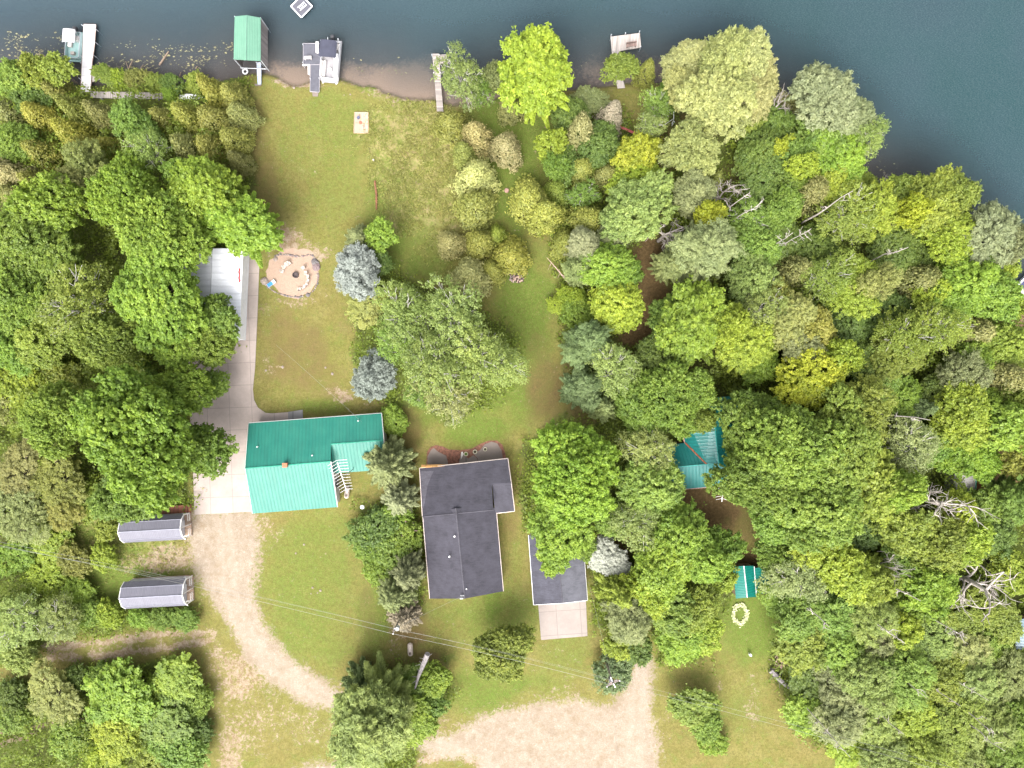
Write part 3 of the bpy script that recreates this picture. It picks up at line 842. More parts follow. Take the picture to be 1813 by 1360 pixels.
# --- grey garage
ga = thing('grey_garage', 'small grey shingled garage under the big maple, concrete pad at its front', 'garage', tuple(P(990, 1010)))
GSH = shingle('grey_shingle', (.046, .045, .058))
wn0, wn1 = P(936, 948, 2.7), P(945, 1071, 2.7)
rn0, rn1 = P(985, 940, 4.0), P(996, 1068, 4.0)
en0, en1 = P(1031, 944, 2.7), P(1040, 1063, 2.7)
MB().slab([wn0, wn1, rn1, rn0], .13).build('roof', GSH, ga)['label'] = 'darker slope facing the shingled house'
MB().slab([rn0, rn1, en1, en0], .13).build('roof', shingle('sheen_shingle', (.078, .078, .092)), ga)['label'] = 'paler slope with sky sheen put into its colour'  # lighter copy of the shingle: sky sheen on this slope painted as colour
rid = MB(); bead(rid, rn0, rn1, .07, 0); rid.build('ridge_cap', SHL, ga)
t = MB()
for a, b in ((wn0, wn1), (wn1, rn1), (rn1, en1), (en1, en0)):
    t.tube([(a[0], a[1], a[2] - .08), (b[0], b[1], b[2] - .08)], .075, 4)
t.build('fascia', TRIM, ga)
w = MB(); wall(w, [ins(wn0, .3, -.3), ins(rn0, 0, -.3), ins(en0, -.3, -.3), ins(en1, -.3, .3), ins(rn1, 0, .3), ins(wn1, .3, .3), ins(wn0, .3, -.3)])
w.build('wall', WALL, ga)
MB().box((float(rn1[0] - .2), float(wn1[1] + .24), 1.15), (4.2, .06, 2.2), math.radians(4)).build('garage_door', TRIM, ga)

# --- teal roofed cabin
TEAL = (.004, .125, .112)
cb = thing('teal_roof_cabin', 'teal steel roofed cabin half hidden by the trees, T shaped with a rusty valley', 'cabin', tuple(P(1255, 800)))
m0, m1 = P(1260, 704, 4.9), P(1273, 822, 4.9)
mw0, mw1 = P(1203, 708, 2.8), P(1213, 784, 2.8)
me0, me1 = P(1322, 700, 2.8), P(1338, 858, 2.8)
n0, n1 = P(1150, 831, 4.6), P(1251, 822, 4.6)
nn0 = P(1148, 795, 2.8)
ns0, ns1 = P(1152, 871, 2.8), P(1283, 860, 2.8)
TR1 = ribbed('teal_steel_wing', TEAL, edge_rz(nn0, mw1), .46, .34, spec=.75, fade=(.012, .15, .14))
TR2 = ribbed('teal_steel_main', TEAL, edge_rz(mw1, mw0), .46, .34, spec=.75, fade=(.012, .15, .14))
MB().slab([m0, mw0, mw1, n1, m1], .12).build('roof', TR2, cb)['label'] = 'pale shining slope facing the shingled house'
MB().slab([m1, me1, me0, m0], .12).build('roof', TR2, cb)['label'] = 'dark teal slope under the oak'
MB().slab([nn0, n0, n1, mw1], .12).build('roof', TR1, cb)['label'] = 'dark teal wing slope facing the lake'
MB().slab([n0, ns0, ns1, n1], .12).build('roof', TR1, cb)['label'] = 'pale wing slope facing the yard'
MB().slab([n1, ns1, m1], .12).build('roof', TR1, cb)
MB().slab([m1, ns1, me1], .12).build('roof', TR1, cb)
rid = MB(); bead(rid, mw1, n1, .11, .02); rid.build('rusty_valley', paint('rust', (.30, .085, .04), .85, .3, 4), cb)
rid = MB(); bead(rid, m0, m1, .08, 0); bead(rid, n0, n1, .07, 0); rid.build('ridge_cap', ribbed('teal_cap', (.03, .24, .21), 0, 9, .4), cb)
t = MB(); a = P(1209.5, 772, 2.8); ROSY = paint('rosy_trim', (.52, .30, .27), .7, .2)
t.tube([a + (0, 0, -.1), mw1 + (0, 0, -.1)], .1, 4); t.build('fascia', ROSY, cb); t = MB(); t.tube([ns0 + (0, 0, -.12), ns1 + (0, 0, -.12)], .09, 4)
t.build('fascia', paint('rosy_trim', (.52, .30, .27), .7, .2), cb)
w = MB(); wall(w, [ins(mw0, .3, -.2), ins(mw1, .3, .2), ins(nn0, .3, -.3), ins(n0, .3, 0), ins(ns0, .3, .3), ins(ns1, -.3, .3), ins(me1, -.3, .3), ins(me0, -.3, -.3), ins(m0, 0, -.3), ins(mw0, .3, -.2)])
w.build('wall', paint('brown_log', (.14, .08, .05), .8, .3), cb)
flat('cabin_step', 'narrow grey concrete walk at the yard wall of the teal cabin', 'step', [(1200, 862), (1208, 862), (1209, 893), (1203, 893)], PAD, z1=.06)

# --- little green shed with a lean-to
gs = thing('garden_shed', 'little green steel shed with a lean to, hemmed in by trees', 'shed', tuple(P(1332, 1030)))
TS = ribbed('teal_steel_shed', (.003, .135, .105), math.radians(85), .35, .33, spec=.7, fade=(.006, .15, .12))
z1, z2, z3 = 3.1, 2.2, 2.05
MB().slab(pp((1298, 1004, z2), (1303, 1060, z2), (1323, 1058, z1), (1317, 1002, z1)), .08).build('roof', TS, gs)['label'] = 'shiny white looking slope'
MB().slab(pp((1317, 1002, z1), (1323, 1058, z1), (1339, 1057, z2), (1335, 1002, z2)), .08).build('roof', TS, gs)
MB().slab(pp((1335.5, 1006, z3), (1339.5, 1053, z3), (1368, 1050, 1.6), (1364, 1003, 1.6)), .08).build('lean_to_roof', TS, gs)
rid = MB(); bead(rid, P(1317, 1002, z1), P(1323, 1058, z1), .06, 0); bead(rid, P(1335.3, 1003, z2 + .0), P(1339.3, 1056, z2 + .0), .045, 0); rid.build('ridge_cap', TRIM, gs)
w = MB()
for poly, h in ((pp((1300, 1006, 2.2), (1305, 1057, 2.2), (1338, 1055, 2.2), (1334, 1004, 2.2)), 2.1), (pp((1336, 1008, 1.6), (1340, 1051, 1.6), (1365, 1048, 1.6), (1362, 1006, 1.6)), 1.5)):
    w.prism([p[:2] for p in poly], -.1, h)
w.poly([P(1300, 1006, 2.1), P(1334, 1004, 2.1), P(1317, 1005, 3.0)])
w.build('wall', paint('tan_shed_wall', (.30, .22, .15), .8, .2), gs)

# --- white roofed pole building half under the maples
wbld = thing('white_roof_shed', 'long white steel roofed building half under the maples by the fire pit', 'shed', tuple(P(390, 525)))
WR = ribbed('white_steel', (.66, .67, .71), math.radians(90), .9, .5, fade=(.72, .72, .76))
MB().slab(pp((376, 440, 3.7), (370, 603, 3.7), (424, 603, 2.8), (431, 440, 2.8)), .1).build('roof', WR, wbld)
MB().slab(pp((376, 440, 3.7), (318, 440, 2.8), (312, 603, 2.8), (370, 603, 3.7)), .1).build('roof', WR, wbld)
rid = MB(); bead(rid, P(376, 440, 3.7), P(370, 603, 3.7), .06, 0); bead(rid, P(348, 470, 3.2), P(346, 600, 3.2), .04, 0); rid.build('ridge_cap', paint('grey_cap', (.45, .45, .48), .6), wbld)
a, b = P(431, 440, 2.65), P(424, 603, 2.65)
w = MB(); w.prism([(a[0] - .1, a[1] - .2), (P(318, 440, 2.6)[0] + .3, a[1] - .2), (P(312, 603, 2.6)[0] + .3, b[1] + .2), (b[0] - .1, b[1] + .2)], -.1, 2.6)
w.build('wall', paint('white_siding', (.70, .70, .72), .7, .08), wbld)
t = MB(); t.tube([(a[0], a[1], 2.74), (b[0], b[1], 2.74)], .06, 4); t.build('gutter', paint('brown_gutter', (.16, .10, .09), .6), wbld)
p = P(424, 487, 2.9)
fl = MB(); ys = np.linspace(-1.0, .9, 9)
for k in range(8):
    dx, dy = .06 * math.sin(k * 1.9), .06 * math.sin(k * 1.9 + 1.9)
    fl.slab([(p[0] - .09 + dx, p[1] + ys[k], 2.99), (p[0] + .09 + dx, p[1] + ys[k], 2.96), (p[0] + .09 + dy, p[1] + ys[k + 1], 2.96), (p[0] - .09 + dy, p[1] + ys[k + 1], 2.99)], .05)
tag(fl.build('red_banner', paint('red_cloth', (.40, .03, .03), .8, .2)), 'small red cloth draped along the gutter of the white roofed building', 'banner')

# --- grey barrel roofed sheds
def gambrel_shed(label, px, py, L, Wd, rz):
    p = P(px, py, 3.0)
    t = thing('portable_shed', label, 'shed', (p[0], p[1], 0))
    c, s_ = math.cos(rz), math.sin(rz)
    g = lambda u, v, z: (p[0] + c * u - s_ * v, p[1] + s_ * u + c * v, z)
    hw = Wd / 2
    prof = [(-hw, 2.25), (-hw * .68, 3.15), (0, 3.7), (hw * .68, 3.15), (hw, 2.25)]
    RM = ribbed('grey_steel_roof', (.125, .122, .148), -rz, .23, .6, fade=(.155, .152, .178), depth=.3, spec=.2)
    for k in range(4):
        (va, za), (vb, zb) = prof[k], prof[k + 1]
        MB().slab([g(-L / 2, va, za), g(L / 2, va, za), g(L / 2, vb, zb), g(-L / 2, vb, zb)], .06).build('roof', RM, t)
    r = MB(); r.tube([g(-L / 2, 0, 3.72), g(L / 2, 0, 3.72)], .06, 5)
    for v, z in (prof[1], prof[3]): r.tube([g(-L / 2, v, z + .01), g(L / 2, v, z + .01)], .035, 4)
    r.build('ridge_cap', paint('dark_grey_cap', (.25, .25, .30), .6), t)
    # gable trim at both ends
    for u in (-L / 2, L / 2):
        e = MB(); e.tube([g(u, v, z - .04) for v, z in prof], .07, 5); e.build('gable_trim', TRIM, t)
    # closed body, with an open porch at the drive end
    bx = MB(); n = .16; ub = L / 2 - 1.0
    for u, flip in ((-L / 2 + .15, 1), (ub, 0)):
        pts = [g(u, -hw + n, .2)] + [g(u, v * (1 - n / hw), z - .08) for v, z in prof] + [g(u, hw - n, .2)]
        bx.poly(pts[::-1] if flip else pts)
    for sgn in (-1, 1):
        bx.poly([g(-L / 2 + .15, sgn * (hw - n), .2), g(ub, sgn * (hw - n), .2), g(ub, sgn * (hw - n), 2.2), g(-L / 2 + .15, sgn * (hw - n), 2.2)])
    bx.build('wall', paint('grey_siding', (.40, .40, .44), .8, .1), t)
    MB().prism([g(-L / 2 + .1, -hw + .1, 0)[:2], g(L / 2, -hw + .1, 0)[:2], g(L / 2, hw - .1, 0)[:2], g(-L / 2 + .1, hw - .1, 0)[:2]], .05, .2).build('porch_floor', boards('porch_boards', (.30, .21, .15), .14, -rz + math.pi / 2), t)
    for v in (-hw + .18, 0, hw - .18):
        q = g(L / 2 - .08, v, 0); MB().tube([(q[0], q[1], .2), (q[0], q[1], 2.3 + (1.2 if v == 0 else 0))], .06, 5).build('porch_post', TRIM, t)
    for va, vb in ((-hw + .18, -.55), (.55, hw - .18)):
        rl = MB()
        for z in (.55, 1.1): rl.tube([g(L / 2 - .08, va, z), g(L / 2 - .08, vb, z)], .035, 4)
        for q in np.linspace(va, vb, 6): rl.tube([g(L / 2 - .08, q, .25), g(L / 2 - .08, q, 1.1)], .02, 4)
        sgn = -1 if va < 0 and vb < 0 else 1
        for z in (.55, 1.1): rl.tube([g(ub, sgn * (hw - .18), z), g(L / 2 - .08, sgn * (hw - .18), z)], .035, 4)
        rl.build('railing', TRIM, t)
    q = g(ub + .04, .1, 1.1); MB().box(q, (.06, .9, 1.9), rz).build('door', paint('shed_door', (.55, .55, .58), .6), t)
    q = g(ub + .04, 1.1, 1.5); MB().box(q, (.05, .6, .7), rz).build('window', paint('blue_glass', (.06, .10, .22), .2), t)
    return t
gambrel_shed('grey barn roofed shed with white porch rail, beside the rusty deck', 268, 937.5, 8.5, 3.55, math.radians(3.2))
gambrel_shed('grey barn roofed shed with white porch rail, beside the wheel ruts', 271, 1054, 8.6, 3.75, math.radians(3.2))
dk = MB(); pts = pp((262, 898, .5), (336, 894, .5), (336, 909, .5), (262, 914, .5))
dk.prism([q[:2] for q in pts][::-1], -.05, .5)
tag(dk.build('wooden_deck', boards('rust_boards', (.24, .085, .05), .16, math.radians(3), .35)), 'rusty red plank deck behind the shed under the oak', 'deck')

# --- half hidden buildings at the edge of the wood
eb = thing('edge_cottage', 'white boarded cottage corner with a green edge, in the wood behind the dead tree', 'cottage', tuple(P(1710, 862)))
MB().slab(pp((1690, 838, 3.2), (1690, 890, 3.2), (1727, 886, 2.6), (1729, 836, 2.6)), .1).build('roof', boards('white_boards', (.33, .31, .29), .3, 1.5, .3), eb)
MB().prism([q[:2] for q in pp((1692, 841, 2.6), (1692, 887, 2.6), (1725, 883, 2.6), (1727, 839, 2.6))], -.1, 2.5).build('wall', WALL, eb)
t = MB(); a, b = P(1729, 836, 2.62), P(1727, 886, 2.62); t.tube([a, b], .08, 4); t.build('fascia', ribbed('green_trim', (.01, .2, .13)), eb)
t = MB(); a = P(1732, 860, 1.2); t.box((a[0] + .6, a[1], .5), (1.6, .9, 1.0)); tag(t.build('wood_stack', paint('orange_logs', (.42, .20, .07), .8, .4, 6)), 'orange stack of cut boards beside the white cottage', 'wood stack')
eb = thing('slate_roof_cottage', 'slate blue roof corner poking from the trees by the photo edge', 'cottage', tuple(P(1830, 1115)))
MB().slab(pp((1786, 1096, 3.2), (1800, 1150, 3.2), (1870, 1150, 4.5), (1870, 1096, 4.5)), .1).build('roof', ribbed('blue_steel', (.05, .10, .13), 1.57, .4), eb)
MB().prism([q[:2] for q in pp((1792, 1100, 3.1), (1804, 1146, 3.1), (1870, 1146, 3.1), (1870, 1100, 3.1))], -.1, 3.0).build('wall', paint('brown_board', (.16, .09, .07), .8), eb)
# ---------------------------------------------------------------- docks, boats and lake things
WHITE = paint('boat_white', (.72, .72, .74), .35, .06)
ALU = paint('aluminium', (.50, .51, .54), .35, .1)
SKIN = paint('off_white_vinyl', (.50, .47, .45), .5, .08)
GREYDECK = paint('grey_composite', (.075, .075, .092), .75, .12, 2.0)
DZ = .38      # deck height above the land level
def dock(name, label, cat, decks, mat, posts, th=.14, edge=None, z=DZ, group=None):
    """decks: pixel outlines seen at deck height; posts: pixel positions"""
    c = P(*decks[0][0], z)
    t = thing(name, label, cat, (c[0], c[1], 0), 0, group)
    for k, d in enumerate(decks):
        pts = [P(a, b, z)[:2] for a, b in d]
        area = sum(pts[i][0] * pts[(i + 1) % len(pts)][1] - pts[(i + 1) % len(pts)][0] * pts[i][1] for i in range(len(pts)))
        if area < 0: pts = pts[::-1]
        MB().prism(pts, z - th + .003 * k, z + .003 * k).build('deck', mat, t)
    if edge is not None:
        for d in decks:
            e = MB(); q = [P(a, b, z) for a, b in d]; q.append(q[0])
            for a, b in zip(q[:-1], q[1:]): e.tube([a + (0, 0, -.03), b + (0, 0, -.03)], .06, 4)
            e.build('edge_rail', edge, t)
    for a, b in posts:
        q = P(a, b, z)
        MB().tube([(q[0], q[1], -1.8), (q[0], q[1], z + .35)], .055, 6).build('post', ALU, t)
    return t
dock('boat_dock', 'broad white dock beside the aqua floored pontoon boat', 'dock',
     [[(148, 43), (169.5, 43.5), (167, 80), (163, 110), (160, 163), (142.5, 163), (145, 110)]], boards('white_dock_boards', (.74, .71, .71), 1.2, math.pi / 2, .07, gap=.25),
     [(147, 46), (170, 52), (169, 75), (145, 100), (166, 98), (142, 140), (162, 140)], edge=paint('rusty_edge', (.35, .24, .2), .7))
dock('shore_boardwalk', 'narrow grey boardwalk along the shore under the cedars', 'boardwalk',
     [[(160.5, 162), (230, 163), (296, 164), (296, 175), (230, 175), (160.5, 173)], [(163, 130), (196, 134), (196, 140), (180, 139), (163, 145)]], boards('grey_walk', (.38, .335, .31), .15, 0, .3), [(180, 175), (230, 176), (280, 176)])
dock('l_dock', 'charcoal platform dock with a long gangway between pontoon boat and sand spit', 'dock',
     [[(537, 77), (570, 77), (570, 114.5), (537, 114.5)], [(570.2, 78), (566, 115), (565, 163), (549, 162), (550, 114.7), (570, 114.7)]], GREYDECK, [(537, 80), (537, 112), (550, 140), (566, 140)], edge=paint('bronze_edge', (.30, .28, .30), .6))
def bench(label, px, py, L, W_, rz, mat=SKIN, z=DZ, h=.45, back=False, name='bench', parent_z=None):
    p = P(px, py, z + h)
    t = thing(name, label, 'bench', (p[0], p[1], z), rz)
    MB().box((0, 0, h), (L, W_, .08)).build('seat', mat, t, bevel=.015)
    for u in (-L / 2 + .12, L / 2 - .12):
        MB().box((u, 0, h / 2 - .02), (.08, W_ * .8, h - .04)).build('leg', mat, t)
    if back:
        MB().box((0, W_ / 2 + .03, h + .3), (L, .06, .4)).build('backrest', mat, t)
    return t
bench('long white bench across the end of the charcoal dock, next to the dark canopy', 561.5, 83.5, 1.55, .42, math.pi / 2)
bench('short white bench near the inner corner of the charcoal dock', 544.8, 102, 1.05, .42, math.radians(3))
kr = MB(); a = P(543, 115.5, .5); b = P(547, 132, .5)
kr.box((a[0] - .1, a[1] + .05, .42), (1.05, .22, .12)); kr.box((b[0] - .05, (a[1] + b[1]) / 2 + .05, .42), (.26, 1.35, .12)); kr.tube([(a[0] - .5, a[1], -1.2), (a[0] - .5, a[1], .4)], .05, 5); kr.tube([(b[0], b[1], -1.2), (b[0], b[1], .4)], .05, 5)
tag(kr.build('dock_ladder', SKIN), 'cream corner step at the shore side of the charcoal dock', 'step')
dock('plank_dock', 'long weathered plank dock beside the leaning birch', 'dock',
     [[(765.5, 95), (777.5, 95), (779.5, 125), (781, 150), (785, 197), (773.5, 197), (770, 150), (767, 120)], [(778, 97), (793, 96), (794, 112), (779.3, 112)]], boards('old_boards', (.27, .235, .215), .2, math.pi / 2, .3), [(765, 98), (778, 99), (768, 130), (780, 130), (793, 98)])
dock('fishing_dock', 'weathered L shaped dock carrying a brown bench', 'dock',
     [[(1081, 65), (1133, 58.5), (1135, 84), (1097.5, 90), (1083, 92)], [(1083.2, 92.2), (1097.4, 90.2), (1098, 125), (1107, 155.5), (1093.5, 156.5), (1087, 125)]], boards('pale_old_boards', (.34, .30, .275), .22, 0.1, .22), [(1082, 63), (1107, 60), (1132, 57), (1134, 84), (1085, 92), (1086, 112)])
bench('brown wooden bench on the L shaped dock', 1118, 80, 1.45, .4, math.radians(8), boards('bench_brown', (.22, .15, .13), .1), DZ, .45, True, 'park_bench')
# boat lift house
bl = thing('boat_lift', 'boat house on stilts with pale green gabled canopy standing in the lake', 'boat house', tuple(P(440, 70)))
BG = ribbed('pale_green_canopy', (.095, .215, .150), 0, .3, .55, fade=(.125, .25, .18), depth=.35, spec=.35)
b0, b1 = P(437, 27, 3.9), P(436, 106.5, 3.9)
MB().slab(pp((415.5, 29, 3.1), (413.5, 105, 3.1)) + [b1, b0], .1).build('roof', BG, bl)
MB().slab([b0, b1] + pp((461.5, 108, 3.1), (461.5, 31.5, 3.1)), .1).build('roof', BG, bl)
rd_ = MB(); bead(rd_, b0, b1, .05, .0); rd_.build('ridge_cap', ribbed('pale_green_cap', (.08, .17, .125), 0, 9), bl)
w = MB(); c0, c1 = P(461, 31.5, 3.0), P(461, 106, 3.0); d0, d1 = P(415.5, 29, 3.0), P(414, 104, 3.0)
w.slab([(c0[0] - .1, c0[1], 3.0), (c1[0] - .1, c1[1], 3.0), (c1[0] + .15, c1[1], .5), (c0[0] + .15, c0[1] - .3, .5)], .05)
w.build('wall', boards('grey_vertical', (.22, .195, .19), .25, math.pi / 2), bl)
w = MB(); w.slab([(d0[0] + .2, d0[1], 3.0), (d0[0] + .2, d0[1], .2), (d1[0] + .2, d1[1], .2), (d1[0] + .2, d1[1], 3.0)], .05); w.build('wall', boards('grey_vertical', (.22, .195, .19), .25, math.pi / 2), bl)
for q in (c0, c1, d0, d1):
    MB().tube([(q[0], q[1], -1.8), (q[0], q[1], 3.0)], .07, 6).build('post', ALU, bl)
x_ = MB(); x_.tube([(d1[0], d1[1] - .2, .6), (c1[0], c1[1] - .2, .6)], .05, 5); x_.build('cross_beam', ALU, bl); x_ = MB(); x_.tube([(d0[0], d0[1], .6), (c0[0], c0[1], .6)], .05, 5); x_.build('cross_beam', ALU, bl)
dock('gangway', 'slim pale blue gangway from the boat house to the grass', 'gangway', [[(454, 110), (462, 110), (462.5, 149), (456, 149)]], boards('blue_boards', (.34, .38, .46), .5, math.pi / 2, .12), [(455, 112), (462, 112)], z=.45)
flat('gangway_step', 'small pinkish slab at the foot of the pale blue gangway', 'step', [(452, 149.5), (463, 149), (463, 152.5), (452, 152.5)], PAD, z1=.2)
flat('dock_step', 'small tan slab at the foot of the charcoal dock', 'step', [(553, 164), (564, 164), (563, 171), (554, 171)], PAD, z1=.12)
p = P(433.5, 126, 0)
r_ = MB(); r_.tube([(p[0] + .33 * math.cos(a), p[1] + .33 * math.sin(a), -.12) for a in np.linspace(0, 2 * math.pi, 19)], .1, 8, cap=False)
tag(r_.build('life_ring', WHITE, smooth=True), 'white life ring floating off the end of the boat house', 'life ring')
# swim raft
rf = thing('swim_raft', 'square grey swim raft with white edge and ladder, moored out on the lake', 'raft', tuple(P(533, 11)), math.radians(0))
sq = pp((515, 11, .4), (533.5, 31, .4), (553, 11, .4), (534, -8, .4))
MB().prism([q[:2] for q in sq], .18, .38).build('deck', GREYDECK, rf)
e = MB(); sq.append(sq[0])
for a, b in zip(sq[:-1], sq[1:]): e.tube([a, b], .09, 4)
e.build('edge_rail', WHITE, rf)
e = MB(); o_ = np.array(P(534, 13, .4))
u = nrm(np.array([[.75, .66, 0]]))[0]; v = np.array([-u[1], u[0], 0])
for s_ in (-.28, .28): e.tube([o_ + u * -.5 + v * s_ + (0, 0, .12), o_ + u * .75 + v * s_ + (0, 0, .12)], .04, 5)
for k in range(5): e.tube([o_ + u * (-.3 + .25 * k) - v * .28 + (0, 0, .12), o_ + u * (-.3 + .25 * k) + v * .28 + (0, 0, .12)], .035, 5)
e.build('ladder', WHITE, rf)
for a, b in ((-.9, -.9), (.9, -.9), (-.9, .9), (.9, .9)):
    q = P(534, 11, 0) + u * a + v * b; MB().tube([(q[0], q[1], -.5), (q[0], q[1], .18)], .28, 10).build('float', paint('black_float', (.02, .02, .025), .5), rf)

def pontoon(label, px, py, L, W_, rz, floor, canopy, canopy_u, canopy_v, canopy_size, full):
    p = P(px, py, .5)
    t = thing('pontoon_boat', label, 'boat', (p[0], p[1], 0), rz)
    hl, hw = L / 2, W_ / 2
    for s_ in (-1, 1):
        MB().tube([(-hl, s_ * hw * .72, -.1), (hl * .8, s_ * hw * .72, -.1), (hl * .95, s_ * hw * .72, .0), (hl * 1.02, s_ * hw * .72, .12)], [.3, .3, .22, .05], 10).build('pontoon', ALU, t, smooth=True)
    out = [(-hl, -hw), (hl * .86, -hw), (hl, -hw * .7), (hl, hw * .7), (hl * .86, hw), (-hl, hw)]
    MB().prism(out, .22, .36).build('deck', floor, t)
    f = MB(); pts = [(-hl * .86, -hw + .07), (hl * .78, -hw + .07), (hl * .88, -hw * .65), (hl * .88, hw * .65), (hl * .78, hw - .07), (-hl * .86, hw - .07)]
    ring = pts + [pts[0]]
    for a, b in zip(ring[:-1], ring[1:]):
        d = Vector((b[0] - a[0], b[1] - a[1])); n_ = Vector((-d.y, d.x)).normalized() * .03
        f.prism([(a[0] - n_.x, a[1] - n_.y), (b[0] - n_.x, b[1] - n_.y), (b[0] + n_.x, b[1] + n_.y), (a[0] + n_.x, a[1] + n_.y)], .38, 1.0)
    f.build('fence_panel', WHITE if full else paint('aqua_panel', (.30, .43, .43), .5), t)
    r = MB(); r.tube([(a, b, 1.02) for a, b in ring], .035, 6); r.build('rail', ALU, t)
    def couch(u0, v0, u1, v1, bx=None):
        c = ((u0 + u1) / 2, (v0 + v1) / 2)
        MB().box((c[0], c[1], .56), (abs(u1 - u0), abs(v1 - v0), .38)).build('seat', SKIN, t, bevel=.06)
        if bx: MB().box(bx[:3], bx[3:]).build('backrest', SKIN, t, bevel=.05)
    if full:
        couch(-.1, hw - .75, hl * .78, hw - .14, (hl * .34, hw - .22, .92, hl * .8, .16, .34))
        couch(.1, -hw + .14, hl * .78, -hw + .72, (hl * .42, -hw + .22, .92, hl * .68, .16, .34))
        couch(-hl * .8, -hw + .14, -hl * .1 - .6, -hw + .72)
        couch(-hl * .8, -hw + .8, -hl * .55, hw - .14)
        MB().box((-.55, hw - .55, .8), (.6, .7, .85)).build('console', WHITE, t, bevel=.05)
        MB().tube([(-.85, hw - .55, 1.2), (-.88, hw - .55, 1.22)], .2, 10).build('steering_wheel', DARKM, t)
        MB().tube([(hl * .45, .05, .36), (hl * .45, .05, .8)], .05, 6).tube([(hl * .45, .05, .8), (hl * .45, .05, .85)], .26, 12).build('table', SKIN, t)
    else:
        couch(-.6, -hw + .15, .2, -hw + .75)
        MB().box((-.9, hw - .5, .75), (.6, .6, .8)).build('console', SKIN, t, bevel=.05)
        MB().box((hl * .5, -.1, .55), (.4, .5, .4)).build('cooler', paint('tan_box', (.35, .30, .27), .7), t)
        MB().box((-hl * .6, -hw * .3, .6), (.5, .9, .4)).build('seat', SKIN, t, bevel=.05)
    cu, cv = canopy_size
    c = MB(); n = 9
    for k in range(n - 1):
        ya, yb = -cv / 2 + cv * k / (n - 1), -cv / 2 + cv * (k + 1) / (n - 1)
        za, zb = [2.15 - .22 * (2 * y / cv) ** 4 for y in (ya, yb)]
        c.slab([(canopy_u - cu / 2, canopy_v + ya, za), (canopy_u + cu / 2, canopy_v + ya, za), (canopy_u + cu / 2 * .98, canopy_v + yb, zb), (canopy_u - cu / 2, canopy_v + yb, zb)], .04)
    c.build('canopy', canopy, t)
    for su in (-1, 1):
        for sv in (-1, 1):
            MB().tube([(canopy_u + su * .15, sv * (hw - .1), .9), (canopy_u + su * cu * .47, canopy_v + sv * cv * .46, 2.0)], .025, 5).build('canopy_pole', ALU, t)
    m = MB(); m.box((-hl - .3, 0, .55), (.55, .4, .55)); m.dome((-hl - .3, 0, .82), .3, .6)
    m.box((-hl - .28, 0, -.1), (.2, .14, .9)); m.build('motor', DARKM, t, bevel=.04)
    if full:
        for vv in (-.7, .75): MB().tube([(-hl + .15, vv, .36), (-hl - .25, vv, .5), (-hl - .25, vv, .1)], .05, 6).build('ladder', WHITE, t)
    return t
ft = math.radians(-93)
pontoon('white pontoon boat with square charcoal canopy beside the charcoal dock', 585.5, 108, 6.0, 2.6, math.radians(-95), paint('boat_floor_grey', (.25, .24, .25), .7), paint('navy_canvas', (.035, .037, .058), .85, .15, 1.0), -1.0, -.12, (2.4, 2.4), True)
pontoon('aqua floored pontoon boat with white canopy beside the broad white dock', 132, 82, 4.2, 2.1, math.radians(-94), paint('boat_floor_aqua', (.24, .37, .36), .6), paint('white_canvas', (.46, .44, .46), .8, .1, 2.0), -.75, .0, (1.85, 1.75), False)
# canoe under the cedars
cn = MB(); p = P(337, 172, .4)
prof = [(-1.9, .03, .42), (-1.4, .28, .25), (-.6, .42, .1), (.6, .42, .1), (1.4, .28, .25), (1.9, .03, .42)]
n = 9
for k in range(len(prof) - 1):
    (ua, ra, ba), (ub_, rb, bb) = prof[k], prof[k + 1]
    for q in range(n - 1):
        a0_, a1_ = math.pi + math.pi * q / (n - 1), math.pi + math.pi * (q + 1) / (n - 1)
        f_ = lambda u, r, b, a: (p[0] + u, p[1] + r * math.cos(a), .48 + (.48 - b) * math.sin(a))
        cn.slab([f_(ua, ra, ba, a0_), f_(ub_, rb, bb, a0_), f_(ub_, rb, bb, a1_), f_(ua, ra, ba, a1_)], .02)
cn = cn.build('canoe', WHITE)
tag(cn, 'white rowing boat pulled up under the shore cedars, past the boardwalk end', 'boat')
# far jetty with moored boat at the picture edge
jt = thing('side_jetty', 'orange plank jetty at the photo edge, running out beside a grey boat', 'jetty', tuple(P(1810, 556)))
MB().prism([q[:2] for q in pp((1783, 564, DZ), (1822, 524, DZ), (1850, 552, DZ), (1812, 592, DZ))][::-1], DZ - .15, DZ).build('deck', boards('orange_boards', (.34, .21, .125), .15, .8, .15), jt)
for a, b in ((1786, 562), (1820, 526), (1806, 542)):
    q = P(a, b, DZ); MB().tube([(q[0], q[1], -1.5), (q[0], q[1], DZ + .3)], .06, 6).build('post', ALU, jt)
bt = thing('moored_boat', 'grey boat with dark blue seats moored beyond the orange jetty', 'boat', tuple(P(1812, 508)), math.radians(45))
MB().prism([(-2.4, -.55), (-1.4, -1), (2.4, -1), (2.4, 1), (-1.4, 1), (-2.4, .55)], -.15, .45).build('hull', ALU, bt)
MB().prism([(-1.9, -.35), (-1.3, -.75), (2.0, -.75), (2.0, .75), (-1.3, .75), (-1.9, .35)], .45, .47).build('cockpit_floor', paint('navy_floor', (.04, .04, .09), .6), bt)
for u in (-.9, .6): MB().box((u, 0, .62), (.5, 1.1, .3)).build('seat', SKIN, bt, bevel=.05)
